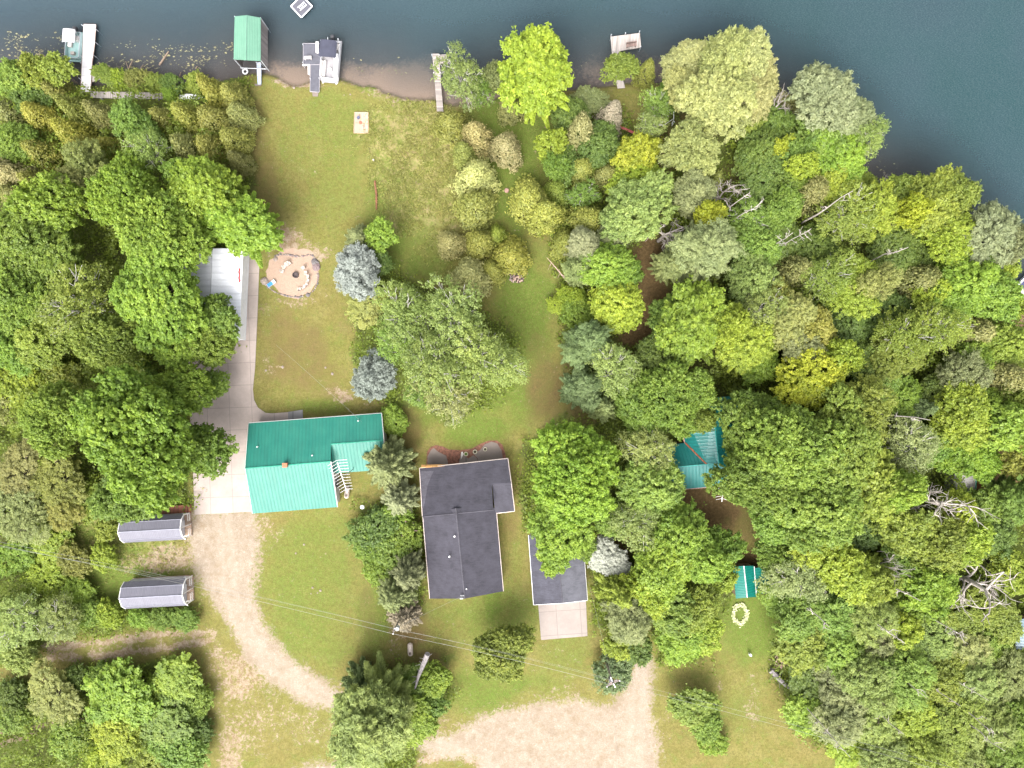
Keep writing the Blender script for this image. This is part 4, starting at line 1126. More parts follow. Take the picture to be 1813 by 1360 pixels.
# sunken logs and sticks in the shallows
LOGM = paint('pale_log', (.22, .16, .115), .9, .3, 3)
for k, (xa, ya, xb, yb, r, lab) in enumerate((
        (298, 90, 283, 116, .13, 'thick pale log slanting through the lily pads'), (234, 106, 228, 124, .09, 'tan branch sticking from the shallows, tallest of the bunch'),
        (222, 108, 228, 124, .06, 'thin grey branch crossing the tan one'), (253, 114, 249, 123, .07, 'short tan stick next to the crossed branches'),
        (320, 127, 317, 140, .08, 'orange brown stake standing off the cedar shore'), (301, 132, 300, 142, .06, 'small brown stick standing off the cedar shore'),
        (345, 122, 350, 118, .06, 'short brown stick out beyond the shore bushes'), (82, 104, 76, 96, .07, 'dark snag behind the aqua floored boat'))):
    a, b = P(xa, ya, .0), P(xb, yb, .0)
    o = MB().tube([(a[0], a[1], -.12), ((a[0] + b[0]) / 2, (a[1] + b[1]) / 2 + .04, -.02), (b[0], b[1], .12)], [r * .6, r, r * .9], 7).build('driftwood', LOGM)
    tag(o, lab, 'driftwood', group='driftwood in the shallows')
# floating lily pads: too many to count
rg = np.random.RandomState(5)
def lily(n, x0, x1, y0, y1, clump):
    c = np.stack([rg.uniform(x0, x1, clump), rg.uniform(y0, y1, clump)], 1)
    q = c[rg.randint(0, clump, n)] + rg.randn(n, 2) * (9, 5)
    return q[(q[:, 0] > x0 - 20) & (q[:, 0] < x1 + 20)]
pts = np.concatenate([lily(260, 0, 125, 65, 108, 30), lily(330, 172, 408, 80, 122, 34), lily(16, 1540, 1600, 275, 310, 6), lily(14, 1030, 1110, 100, 120, 5), lily(20, 600, 720, 100, 140, 8)])
W_ = np.array([P(a, b, -.2) for a, b in pts]); keep = (sd_poly(W_[:, 0], W_[:, 1], LAND_POLY) > .8); W_ = W_[keep]; W_[:, 2] = WZ + .012 + rg.rand(len(W_)) * .01
r = .06 + .12 * rg.rand(len(W_)) ** 1.5; ang = np.linspace(0, 2 * math.pi, 7)[:-1]
V = np.stack([W_[:, None, 0] + r[:, None] * np.cos(ang + rg.rand(len(W_), 1) * 6) * (1 + .3 * rg.rand(len(W_), 6)), W_[:, None, 1] + r[:, None] * .75 * np.sin(ang + rg.rand(len(W_), 1) * .3), np.repeat(W_[:, None, 2], 6, 1)], -1).reshape(-1, 3)
me = quad_mesh('lily_pads', V, paint('lily_leaf', (.19, .165, .08), .5, .5, .8), None, 6)
o = bpy.data.objects.new('lily_pads', me); COL.objects.link(o); tag(o, 'scattered yellow lily pads floating off the cedar shore', 'lily pads', kind='stuff')
# ---------------------------------------------------------------- yard things
CHAIRM = boards('bleached_wood', (.52, .46, .41), .11, 0, .2)
proto = thing('garden_chair', 'proto', 'chair')
MB().slab([(-.28, -.3, .30), (.28, -.3, .30), (.28, .28, .40), (-.28, .28, .40)][::1], .04).build('seat', CHAIRM, proto)
MB().slab([(-.28, -.28, .34), (-.24, -.62, .95), (.24, -.62, .95), (.28, -.28, .34)], .04).build('backrest', CHAIRM, proto)
for s_ in (-1, 1):
    MB().box((s_ * .36, -.02, .56), (.13, .75, .03)).build('armrest', CHAIRM, proto)
    MB().box((s_ * .33, .27, .27), (.05, .09, .54)).build('leg', CHAIRM, proto)
    MB().box((s_ * .33, -.30, .27), (.05, .09, .54)).build('leg', CHAIRM, proto)
PIT = P(524, 487.5)
spots = [(500, 480.5, 'bleached wood chair at the house end of the tight row of four'), (503.5, 473.5, 'bleached wood chair second from the house end of the tight row of four'),
         (507.5, 469.5, 'bleached wood chair third from the house end of the tight row of four'), (512, 467, 'bleached wood chair at the lake end of the tight row of four'),
         (536.5, 475, 'bleached wood chair at the lake end of the long arc facing the fire bowl'), (541, 483, 'bleached wood chair second from the lake end of the long arc'),
         (544.6, 489.5, 'bleached wood chair third from the lake end of the long arc'), (544.6, 497, 'bleached wood chair in the middle of the long arc, fourth from the lake end'),
         (541.5, 503.8, 'bleached wood chair fifth from the lake end of the long arc'), (537, 508.8, 'bleached wood chair sixth from the lake end of the long arc'),
         (529.5, 511.5, 'bleached wood chair at the house end of the long arc')]
for k, (a, b, lab) in enumerate(spots):
    o = proto if k == 0 else copy_tree(proto)
    q = P(a, b, .4)
    o.location = (q[0], q[1], 0.05)
    o.scale = (.55, .55, .8)
    o.rotation_euler.z = math.atan2(PIT[1] - q[1], PIT[0] - q[0]) - math.pi / 2 + .2 * math.sin(k * 2.3)
    tag(o, lab, 'chair', 'chairs around the fire pit')
# lounge chair with a blue towel
q = P(480, 502, .4)
t = thing('deck_lounger', 'low lounger under a bright blue and white towel at the edge of the sand', 'lounger', (q[0], q[1], .05), math.radians(35))
MB().box((0, 0, .3), (1.3, .55, .05)).build('seat', CHAIRM, t)
for u in (-.55, .55):
    for v in (-.24, .24): MB().box((u, v, .14), (.05, .05, .28)).build('leg', CHAIRM, t)
tw = MB().box((-.2, 0, .335), (.8, .5, .02)).build('towel', paint('blue_towel', (.04, .20, .42), .9, .15), t)
MB().box((.42, 0, .336), (.4, .5, .02)).build('towel', paint('white_towel', (.65, .72, .75), .9, .1), t)
# fire bowl
t = thing('fire_bowl', 'round black steel fire bowl in the middle of the sand', 'fire bowl', (PIT[0], PIT[1], .04))
mb = MB(); n = 18
for k in range(n):
    a0_, a1_ = 2 * math.pi * k / n, 2 * math.pi * (k + 1) / n
    mb.poly([(PIT[0] + .42 * math.cos(a), PIT[1] + .42 * math.sin(a), z) for a, z in ((a0_, .04), (a1_, .04), (a1_, .4), (a0_, .4))])
    mb.poly([(PIT[0] + r_ * math.cos(a), PIT[1] + r_ * math.sin(a), .4) for r_, a in ((.42, a0_), (.42, a1_), (.33, a1_), (.33, a0_))])
    mb.poly([(PIT[0] + r_ * math.cos(a), PIT[1] + r_ * math.sin(a), z) for r_, a, z in ((.33, a0_, .4), (.33, a1_, .4), (.3, a1_, .12), (.3, a0_, .12))])
mb.build('rim', paint('burnt_steel', (.05, .035, .035), .7, .3), t)
MB().prism([(PIT[0] + .31 * math.cos(2 * math.pi * k / n), PIT[1] + .31 * math.sin(2 * math.pi * k / n)) for k in range(n)], .05, .13).build('ash_bed', paint('ash', (.09, .07, .07), 1, .5, 12), t)
# stones
rs = random.Random(3)
def rock_mesh(seed, n=9, m=5):
    r0 = random.Random(seed); mb = MB(); i = 0
    for k in range(m + 1):
        t_ = -.5 + (math.pi / 2 + .5) * k / m
        for q_ in range(n):
            a = 2 * math.pi * q_ / n
            rr = max(.03, math.cos(t_)) * (1 + r0.uniform(-.18, .18))
            mb.v.append((rr * math.cos(a), rr * math.sin(a), math.sin(t_) * .7 * (1 + r0.uniform(-.1, .1))))
    for k in range(m):
        for q_ in range(n):
            a, b = k * n + q_, k * n + (q_ + 1) % n
            mb.f.append((a, b, b + n, a + n))
    mb.f.append(tuple(m * n + q_ for q_ in range(n)))
    return mb
STONES = [paint('stone_pale', (.24, .195, .165), .9, .3, 4), paint('stone_grey', (.13, .115, .115), .9, .3, 4), paint('stone_mauve', (.17, .125, .125), .9, .3, 4)]
rock_me = []
for k in range(6):
    o = rock_mesh(k).build('stone', STONES[k % 3]); rock_me.append(o.data); bpy.data.objects.remove(o)
def stone(name, px, py, r, me, lab, cat='stone', group=None, z=.05, sq=1.0):
    p = P(px, py, .1)
    o = bpy.data.objects.new(name, me); COL.objects.link(o)
    o.location = (p[0], p[1], z); o.scale = (r, r * sq, r * .8); o.rotation_euler.z = rs.uniform(0, 6)
    return tag(o, lab, cat, group)
k = 0
for ring in ([(487, 453), (496, 450), (505, 450.5), (513, 451.5), (522, 453), (531, 454), (539, 453), (546, 450), (553, 453), (558, 459)],
             [(562.5, 482), (563.5, 489), (563, 496), (561.5, 503), (558, 510), (553, 516), (548, 521), (543, 524)],
             [(536, 525), (528, 526), (520, 525.5), (512, 525), (504, 523), (496, 521), (489, 518), (482, 514), (475, 509), (469, 503)]):
    for i in range(len(ring) - 1):
        (xa, ya), (xb, yb) = ring[i], ring[i + 1]
        L = math.hypot(xb - xa, yb - ya); n = max(1, round(L / 3.2))
        for j in range(n):
            f = j / n
            stone('stone', xa + (xb - xa) * f + rs.uniform(-.7, .7), ya + (yb - ya) * f + rs.uniform(-.7, .7), rs.uniform(.08, .17), rock_me[rs.randrange(6)],
                  'small stone in the ring edging the sandy fire pit', group='stones ringing the fire pit')
for a, b, r, m_, lab in ((487.5, 458.5, .34, 0, 'pale boulder on the ring next to the big maple'), (557.5, 464.5, .55, 1, 'big grey boulder on the ring, lake side of the mauve one'),
                         (560, 472.5, .60, 2, 'big mauve boulder on the ring, largest of all'), (468, 497.5, .55, 0, 'pale boulder by the concrete drive at the pit edge'), (472, 501.5, .38, 3, 'smaller pale boulder tucked against the one by the drive'),
                         (562, 487, .24, 3, 'whitish stone standing out in the ring below the big boulders'), (545, 522, .3, 4, 'flat grey stone at the house end of the ring')):
    stone('boulder', a, b, r, rock_me[m_], lab, 'boulder', 'boulders around the fire pit')
for a, b, r, lab in ((500, 650, .28, 'pale stone in the dry grass between drive and spruces, nearest the drive'), (470.5, 656, .22, 'white stone at the very edge of the concrete drive'), (576, 651, .2, 'lone pale stone on the back lawn'), (588, 662, .26, 'tan stone lying lawnwards of the lone pale one'),
                     (620, 167, .16, 'bright white round stone near the lake lawn edge'), (609, 168, .1, 'tiny white stone beside the bright round one'), (538, 964.5, .2, 'pinkish stone in the front lawn'), (553, 1041, .2, 'white round stone in the front lawn'), (562, 1050, .15, 'little white stone below the round one in the front lawn'),
                     (567, 1046, .24, 'beige stone beside the little white one'), (550.5, 1051.5, .13, 'smallest white stone in the front lawn'), (523.5, 980, .18, 'pale flat stone near the gravel in the front lawn'), (520, 155, .25, 'tan stone on the shore by the sand spit')):
    stone('field_stone', a, b, r * .72, rock_me[0], lab, 'stone', 'stones scattered on the lawns', z=.03)
# square plank platform on the lake lawn
q = pp((628, 199, .15), (652, 199, .15), (652, 235.5, .15), (626.5, 235.5, .15))
t = thing('plank_platform', 'square pinkish plank platform lying on the lake lawn', 'platform', tuple(P(640, 217)))
MB().prism([a[:2] for a in q][::-1], -.02, .15).build('deck', boards('pink_boards', (.34, .26, .20), .3, 0, .12), t)
e = MB(); qq = q + [q[0]]
for a, b in zip(qq[:-1], qq[1:]): e.tube([a, b], .06, 4)
e.build('edge_rail', paint('tan_edge', (.40, .27, .19), .8), t)
p = P(638, 217, .2); mb = MB().dome((p[0], p[1], .16), .24, .5, 12, 4)
tag(mb.build('fire_pot', paint('terracotta', (.30, .10, .06), .8)), 'small terracotta pot in the middle of the plank platform', 'pot')
p = P(634.5, 208.5, .3); mb = MB().box((p[0], p[1], .32), (.42, .3, .34), .6)
tag(mb.build('tackle_box', paint('dark_blue_box', (.07, .08, .14), .6), bevel=.03), 'small dark box on the plank platform', 'box')
p = P(643, 224, .3); mb = MB().box((p[0], p[1], .25), (.2, .2, .2), .2).tube([(p[0], p[1], .35), (p[0], p[1], .5)], .05, 6)
tag(mb.build('lantern', paint('tan_lantern', (.35, .26, .2), .6), bevel=.02), 'little tan lantern on the plank platform, house side of the pot', 'lantern')
# propane tanks
def tank(label, px, py, L, r, rz):
    p = P(px, py, .9); t = thing('propane_tank', label, 'gas tank', (p[0], p[1], 0), rz)
    TM = paint('tank_cream', (.40, .335, .29), .5, .12)
    h = L / 2; n = 6
    pts = [(-h - r * math.cos(a), 0, .3 + r) for a in np.linspace(0, math.pi / 2, n)]; rad = [max(.03, r * math.sin(a)) for a in np.linspace(0, math.pi / 2, n)]
    pts += [(h + r * math.sin(a), 0, .3 + r) for a in np.linspace(0, math.pi / 2, n)]; rad += [max(.03, r * math.cos(a)) for a in np.linspace(0, math.pi / 2, n)]
    MB().tube(pts, rad, 14).build('body', TM, t, smooth=True)
    MB().tube([(h * .75, 0, .3 + r * 1.9), (h * .75, 0, .3 + r * 2.35)], .17, 10).build('valve_dome', paint('tank_dome', (.10, .07, .06), .6), t)
    for u in (-h * .7, h * .7): MB().box((u, 0, .17), (.12, r * 1.3, .34)).build('leg', DARKM, t)
tank('cream propane tank standing off the gable wall of the green roofed house', 613.5, 873, .95, .36, math.radians(-95))
tank('cream propane tank beside the broken grey trunk', 726, 1151, 1.15, .38, math.radians(-88))
# satellite dish
p = P(641, 898, 1.7)
t = thing('satellite_dish', 'white satellite dish on a post among the lilacs', 'satellite dish', (p[0], p[1], 0))
MB().tube([(p[0], p[1], 0), (p[0], p[1], 1.6)], .04, 6).build('post', VENT, t)
MB().dome((p[0], p[1], 1.6), .30, .4, 14, 4).build('dish', WHITE, t, smooth=True)
# brush / wood pile
rw = random.Random(8)
def log_pile(name, label, px, py, n, L, spread, mats, cat='wood pile', r=(.05, .12)):
    p = P(px, py); t = thing(name, label, cat, (p[0], p[1], 0))
    for k in range(n):
        a = rw.uniform(0, math.pi); x, y = rw.uniform(-spread, spread), rw.uniform(-spread, spread); l = L * rw.uniform(.5, 1) / 2; z = .08 + .5 * rw.random()
        MB().tube([(p[0] + x - l * math.cos(a), p[1] + y - l * math.sin(a), z), (p[0] + x + l * math.cos(a), p[1] + y + l * math.sin(a), z + rw.uniform(-.1, .2))], rw.uniform(*r), 6).build('log', rw.choice(mats), t)
LM = [paint('split_wood', (.38, .27, .22), .9, .3, 3), paint('grey_wood', (.24, .19, .18), .9, .3, 3), paint('dark_wood', (.09, .06, .05), .9, .3, 3)]
log_pile('wood_pile', 'tumbled pile of split logs on the green lawn by the cedars', 914, 489, 46, 1.0, .8, LM)
log_pile('brush_pile', 'heap of pale roots and brush at the corner of the mown clearing', 1383, 1167, 40, 1.9, 1.0, [LM[0], paint('pink_root', (.42, .27, .21), .9, .3, 3)], 'brush pile', (.03, .08))
log_pile('brush_pile', 'low tangle of brown sticks beside the brown pine needle lawn', 1003, 517, 14, 1.6, .7, LM[1:], 'brush pile', (.03, .06))
# fallen trunks
def trunk_log(label, pts, rad, mat=LM[1], twigs=0, name='fallen_trunk'):
    w_ = [P(a, b, z) for a, b, z in pts]; mb = MB().tube(w_, rad, 9)
    for k in range(twigs):
        f = rw.uniform(.25, .95) * (len(w_) - 1); i = min(int(f), len(w_) - 2); q = w_[i] + (w_[i + 1] - w_[i]) * (f - i)
        a = rw.uniform(0, 2 * math.pi); l = rw.uniform(.5, 1.3)
        mb.tube([q, q + np.array([math.cos(a) * l, math.sin(a) * l, rw.uniform(0, .5)])], [.05, .015], 5)
    return tag(mb.build(name, mat), label, 'fallen trunk')
GREYW = paint('silver_wood', (.19, .17, .17), .9, .3, 4)
trunk_log('broken silver grey trunk leaning up beside the cream propane tank', [(733, 1226, 3.0), (740, 1200, 4.5), (748, 1180, 5.6), (757, 1158, 6.6)], [.08, .2, .3, .36], GREYW, 14)
trunk_log('pale fallen trunk by the root heap at the clearing corner', [(1364, 1186, .4), (1378, 1200, .45), (1396, 1217, .5)], [.42, .38, .3], GREYW, 6)
trunk_log('thin bare trunk leaning over the green lawn near the wood pile', [(1014, 510, .3), (1000, 493, 1.2), (985, 475, 2.2), (968, 456, 3.2)], [.14, .1, .07, .03], LM[0], 7)
# red bench planks
t = thing('red_bench', 'long faded red bench between the tan cedars and the birch', 'bench', tuple(P(1108, 230)))
a, b = P(1092, 222, .5), P(1126, 237, .5)
rz_ = math.atan2(b[1] - a[1], b[0] - a[0]); c_ = (a + b) / 2
MB().box((c_[0], c_[1], .5), (3.0, .35, .07), rz_).build('seat', paint('faded_red', (.36, .09, .08), .8, .25, 4), t)
for f in (.12, .5, .88):
    q = a + (b - a) * f; MB().box((q[0], q[1], .23), (.09, .3, .46), rz_).build('leg', LM[2], t)
# white swing frame by the willow
t = thing('swing_frame', 'white tube swing frame beside the pale willow', 'swing frame', tuple(P(1190, 185)))
A0, A1 = P(1192, 152, 2.3), P(1193, 210, 2.3)
MB().tube([A0, A1], .05, 6).build('top_bar', WHITE, t)
for q, s_ in ((A0, 1), (A1, -1)):
    for dx in (-1.1, .25):
        MB().tube([q, (q[0] + dx, q[1] + s_ * .2, 0)], .045, 6).build('leg', WHITE, t)
for px, py, lab in ((1192, 217, 'white bucket nearer the willow at the foot of the swing frame'), (1171, 216, 'white bucket nearer the birch at the foot of the swing frame'), (1173, 150, 'white bucket at the lake end of the swing frame')):
    p = P(px, py, .4); mb = MB().tube([(p[0], p[1], 0), (p[0], p[1], .5)], [.16, .22], 12)
    tag(mb.build('bucket', WHITE), lab, 'bucket', 'buckets by the swing frame')
# planters by the mulch bed
for px, py, r, lab in ((825, 804, .26, 'pale ring planter with green middle in the mulch'), (841, 800, .26, 'pale ring planter with dark middle in the mulch'), (859, 795.5, .24, 'faint round stepping stone on the big concrete pad')):
    p = P(px, py, .2); t = thing('ring_planter', lab, 'planter', (p[0], p[1], .05), 0, 'planters on the mulch bed')
    MB().tube([(p[0] + r * math.cos(a), p[1] + r * math.sin(a), .2) for a in np.linspace(0, 2 * math.pi, 17)], .05, 6, cap=False).build('rim', paint('planter_stone', (.50, .46, .34), .8, .15), t)
    MB().tube([(p[0], p[1], .03), (p[0], p[1], .16)], r, 14).build('soil', paint('planter_soil' if px != 825 else 'planter_moss', (.06, .05, .03) if px != 825 else (.10, .16, .03), 1, .4), t)
p = P(817.5, 803, .5); mb = MB().slab([(p[0] - .15, p[1] - .9, .12), (p[0] + .25, p[1] - .1, .12), (p[0] + .05, p[1] + .25, .2), (p[0] - .1, p[1] + .1, .2)], .06)
tag(mb.build('pale_paver', paint('paver_white', (.50, .47, .44), .8)), 'white wedge shaped paver in the mulch bed', 'paver')
# grass lawn ornament / white stakes
for px, py, lab in ((1328, 1159, 'white stake sign on the clearing lawn near the root heap'), (1195, 1155, 'small white box under the lime tree by the gravel lane')):
    p = P(px, py, .6); mb = MB().box((p[0], p[1], .55), (.28, .28, .4), .5).tube([(p[0], p[1], 0), (p[0], p[1], .4)], .04, 6).box((p[0] + .2, p[1] - .25, .3), (.2, .1, .5), .5)
    tag(mb.build('yard_sign', WHITE), lab, 'sign')
# flower ring
rgf = np.random.RandomState(12); n = 420
a = rgf.uniform(0, 2 * math.pi, n); rr = 1 + .13 * rgf.randn(n)
c = P(1310.5, 1087.5, .2); C = np.stack([c[0] + rr * .95 * np.cos(a), c[1] + rr * 1.32 * np.sin(a), .08 + .25 * rgf.rand(n)], 1)
nn = nrm(np.stack([.6 * rgf.randn(n), .6 * rgf.randn(n), np.ones(n)], 1)); T = rgf.randn(n, 3)
me = quad_mesh('flower_ring', leaf_quads(C, nn, T, .3, .2), leaf_mat('petal', .2), rgf.rand(n))
o = bpy.data.objects.new('flower_ring', me); o.color = (.48, .50, .28, 1); COL.objects.link(o)
tag(o, 'oval ring of whitish foliage plants on the clearing lawn', 'flower bed')
# utility poles and wires
def pole(label, px, py, z, rz, arms):
    p = P(px, py, z); t = thing('utility_pole', label, 'utility pole', (p[0], p[1], 0))
    MB().tube([(p[0], p[1], -.2), (p[0], p[1], z)], [.17, .11], 8).build('pole', POLEW, t)
    c, s_ = math.cos(rz), math.sin(rz)
    for k, (dz, L) in enumerate(arms):
        MB().box((p[0], p[1], z - dz), (L, .12, .12), rz).build('crossarm', LM[1], t)
        for u in np.linspace(-L / 2 + .1, L / 2 - .1, 3): MB().tube([(p[0] + c * u, p[1] + s_ * u, z - dz + .05), (p[0] + c * u, p[1] + s_ * u, z - dz + .3)], .06, 6).build('insulator', WHITE, t)
    return p, t
pA, tA = pole('wooden utility pole in the dying pine beside the front lawn', 697, 1118, 9.2, math.radians(75), [(.3, .9)])
MB().tube([(pA[0] + .35, pA[1] + .1, 7.8), (pA[0] + .35, pA[1] + .1, 8.7)], .25, 10).build('transformer', VENT, tA)
pB, tB = pole('wooden utility pole with crossed arms beside the gravel lane', 1086, 1211, 9.6, math.radians(25), [(.25, 2.0), (.7, 1.3)])
MB().box((pB[0], pB[1], 9.1), (1.5, .1, .1), math.radians(115)).build('crossarm', WHITE, tB)
MB().tube([(pB[0] - .05, pB[1] - .4, 6.7), (pB[0] - .05, pB[1] - .4, 7.7)], .24, 10).build('transformer', DARKM, tB)
WIRE = paint('wire_grey', (.24, .24, .22), .5, .1); WIRED = paint('wire_dark', (.10, .08, .08), .6, .1)
def wire(label, a, b, sag, r=.02, mat=WIRE, group='power lines'):
    pts = [tuple(np.array(a) + (np.array(b) - np.array(a)) * f - np.array([0, 0, sag * 4 * f * (1 - f)])) for f in np.linspace(0, 1, 13)]
    return tag(MB().tube(pts, r * .52, 5).build('power_line', mat), label, 'power line', group)
def off(p, dx, dy, dz): return np.array(p) + np.array([dx, dy, dz])
farW = P(-40, 955, 9.8); mid = P(92, 982, 9.8)
wire('upper strand of the twin wires from the shed woods to the dying pine pole', P(-40, 952, 9.6), off(pA, .05, .4, .05), .9)
wire('lower strand of the twin wires from the shed woods to the dying pine pole', P(-40, 958, 9.2), off(pA, -.05, -.4, -.2), 1.0, .032)
wire('third slack wire running past the two grey sheds', P(-40, 961, 8.7), off(pA, -.1, -.1, -1.2), 1.3, .018)
wire('upper strand between the two utility poles', off(pA, .05, .4, .05), off(pB, -.4, .5, .05), .5)
wire('thick lower strand between the two utility poles', off(pA, -.05, -.4, -.2), off(pB, -.5, -.2, -.5), .6, .034)
wire('thin middle strand between the two utility poles', off(pA, -.1, -.1, -1.0), off(pB, -.2, .2, -1.0), .8, .016)
wire('upper strand crossing the round shrub to the bottom corner', off(pB, .4, .5, .05), P(1850, 1405, 9.0), .8, .02)
wire('lower strand crossing the round shrub to the bottom corner', off(pB, .5, -.2, -.4), P(1850, 1418, 8.6), .9, .024)
wire('dark guy wire from the crossed arm pole down to the gravel', off(pB, 0, 0, -2.0), P(1093, 1334, 0), 0, .022, WIRED)
wire('service wire from the dark shingled house to the dying pine pole', P(818, 1056, 5.9), off(pA, .1, .1, -.6), .25, .016)
wire('service wire over the small garage roof to the crossed arm pole', P(1042, 1030, 4.6), off(pB, 0, .1, -.5), .4, .016)
# small things along the lawn edge
a, b = P(663.5, 320, .1), P(666.5, 371, .1)
tag(MB().tube([a, (a + b) / 2 + (.12, 0, .02), b], [.13, .15, .12], 8).build('edging_timber', paint('red_timber', (.20, .085, .045), .9, .35, 3)), 'red brown timber lying along the edge of the mown lawn', 'timber')
p = P(661.5, 284, .4); tag(MB().tube([(p[0], p[1], 0), (p[0], p[1], .6)], [.05, .05], 6).box((p[0], p[1], .65), (.18, .18, .1)).build('marker_post', SKIN), 'short white marker post at the lawn edge lakeward of the timber', 'post')
p = P(897, 337, .2); tag(MB().tube([(p[0], p[1], -.05), (p[0], p[1], .28)], [.34, .28], 12).build('tree_stump', paint('fresh_stump', (.36, .22, .18), .9, .25, 5)), 'pinkish fresh stump alone in the green glade', 'stump')
wire('thin pale cable slanting down from the green roof over the back lawn', P(640, 747, 3.7), P(489, 611, .15), .5, .02)
# ---------------------------------------------------------------- trees
LEAF = leaf_mat('leaves', .48)
NEEDLE = leaf_mat('needles', .38)
BARK = paint('bark', (.12, .095, .07), .95, .35, 3)
BIRCHB = paint('birch_bark', (.50, .47, .43), .8, .2, 3)
DEADW = paint('dead_wood', (.36, .32, .285), .9, .25, 3)

def fib(n, rng, upper=-.25):
    i = np.arange(n) + .5
    z = 1 - (1 - upper) * i / n
    a = i * 2.399963 + rng.rand() * 6
    r = np.sqrt(np.maximum(1 - z * z, 0))
    d = np.stack([r * np.cos(a), r * np.sin(a), z], 1) + rng.randn(n, 3) * .12
    return nrm(d)

def cluster_leaves(K, out, rc, m, L, W, rng, ct, up=.45, squash=.7, long_out=0.0, spread=.5):
    """m leaves round every cluster centre"""
    n = len(K)
    d = rng.randn(n, m, 3) * .62 + out[:, None] * .7 + np.array([0, 0, up])
    d = nrm(d)
    rad = (rng.rand(n, m, 1) ** .45) * (rc if np.isscalar(rc) else rc[:, None, None])
    pos = K[:, None] + d * rad * np.array([1, 1, squash]) + out[:, None] * ((rng.rand(n, m, 1) - .35) * 1.5 * (rc if np.isscalar(rc) else rc[:, None, None]))
    nn = nrm(d * .8 + rng.randn(n, m, 3) * spread + np.array([0, 0, .85]))
    T = rng.randn(n, m, 3) + out[:, None] * long_out * 2 + d * long_out
    tint = np.clip(ct[:, None] + rng.randn(n, m) * .13, 0, 1)
    Ls = L * (.7 + .6 * rng.rand(n, m)); Ws = W * (.7 + .6 * rng.rand(n, m))
    return leaf_quads(pos.reshape(-1, 3), nn.reshape(-1, 3), T.reshape(-1, 3), Ls.reshape(-1), Ws.reshape(-1)), tint.reshape(-1)

def trunk_mesh(name, segs, mat):
    mb = MB()
    for pts, rad in segs: mb.tube(pts, rad, 6, cap=False)
    me = bpy.data.meshes.new(name); me.from_pydata(mb.v, [], mb.f); me.materials.append(mat)
    me.polygons.foreach_set('use_smooth', [True] * len(me.polygons)); me.update()
    return me

def bent(a, b, rng, n=4, k=.08):
    a, b = np.array(a, float), np.array(b, float); L = np.linalg.norm(b - a)
    return [tuple(a + (b - a) * f + (rng.randn(3) * k * L * math.sin(math.pi * f))) for f in np.linspace(0, 1, n)]

def broad(R, h, seed, nl=13, lobe=.43, rc=.62, m=34, L=.34, W=.25, dens=1.0, vs=.8, white=False, airy=False, limbs=True, flat=1.0, low=-.25):
    rng = np.random.RandomState(seed)
    Rv = min(R * vs, h * .42) * flat
    zc = h - Rv * 1.0
    D = fib(nl, rng, low)
    D = np.concatenate([D, [[0, 0, .3]]])
    az = np.arctan2(D[:, 1], D[:, 0]); ph = rng.rand(3) * 6.28
    irr = 1 + .16 * np.sin(az * 2 + ph[0]) + .12 * np.sin(az * 3 + ph[1]) + .08 * np.sin(az * 5 + ph[2])
    reach = .64 * (1 + rng.uniform(-.34, .26, len(D))) * irr
    C = D * reach[:, None] * np.array([R, R, Rv]); C[-1] = (0, 0, 0)
    rl = lobe * R * rng.uniform(.60, 1.30, len(D)); rl[-1] = lobe * R * 1.4
    Ks, Os, Ts = [], [], []
    for k in range(len(D)):
        n = int(dens * 4 * math.pi * rl[k] ** 2 * .8 / (rc * rc * 1.35)) + 5
        d = nrm(rng.randn(n, 3) + np.array([0, 0, .45]))
        p = C[k] + d * rl[k] * (.80 + .28 * rng.rand(n, 1)) * np.array([1, 1, .82])
        ok = d[:, 2] > -.55
        for j in range(len(D)):
            if j != k:
                ok &= np.sum(((p - C[j]) / np.array([1, 1, .82])) ** 2, 1) > (rl[j] * .72) ** 2
        p, d = p[ok], d[ok]
        sp = rng.rand(len(p)) < .22                                   # sprigs that break the outline
        p[sp] += d[sp] * rng.uniform(.15, .30, (sp.sum(), 1)) * rl[k]
        Ks.append(p); Os.append(d); Ts.append(np.full(len(p), rng.uniform(-.15, .15)))
    K = np.concatenate(Ks); O = np.concatenate(Os); ct = .48 + np.concatenate(Ts) + rng.randn(len(K)) * .10
    K[:, 2] += zc
    V, t = cluster_leaves(K, O, rc * rng.uniform(.7, 1.25, len(K)), m, L, W, rng, ct)
    segs = [(bent((0, 0, -.2), (0, 0, zc + Rv * .2), rng, 5, .02), [.05 * R + .05, .045 * R + .04, .04 * R + .03, .03 * R + .02, .02 * R])]
    z0 = max(h * .25, zc - Rv * .8)
    for k in range(len(D) - 1):
        tip = C[k] + np.array([0, 0, zc]) + D[k] * rl[k] * (1.05 if airy else .5)
        segs.append((bent((0, 0, z0 + (zc - z0) * rng.rand()), tip, rng, 5, .06), [.022 * R + .02, .018 * R + .02, .011 * R + .012, .03, .02]))
        if airy:
            for q in range(3):
                e = C[k] + np.array([0, 0, zc]) + nrm(D[k] + rng.randn(3) * .6 + np.array([0, 0, .3])) * rl[k] * 1.18
                st = np.array(segs[-1 - q][0][2]) if q == 0 else C[k] * .8 + np.array([0, 0, zc])
                segs.append((bent(st, e, rng, 4, .035), [.04, .034, .028, .018]))
    return (V, t), trunk_mesh('trunk', segs, BIRCHB if white else BARK), R, h

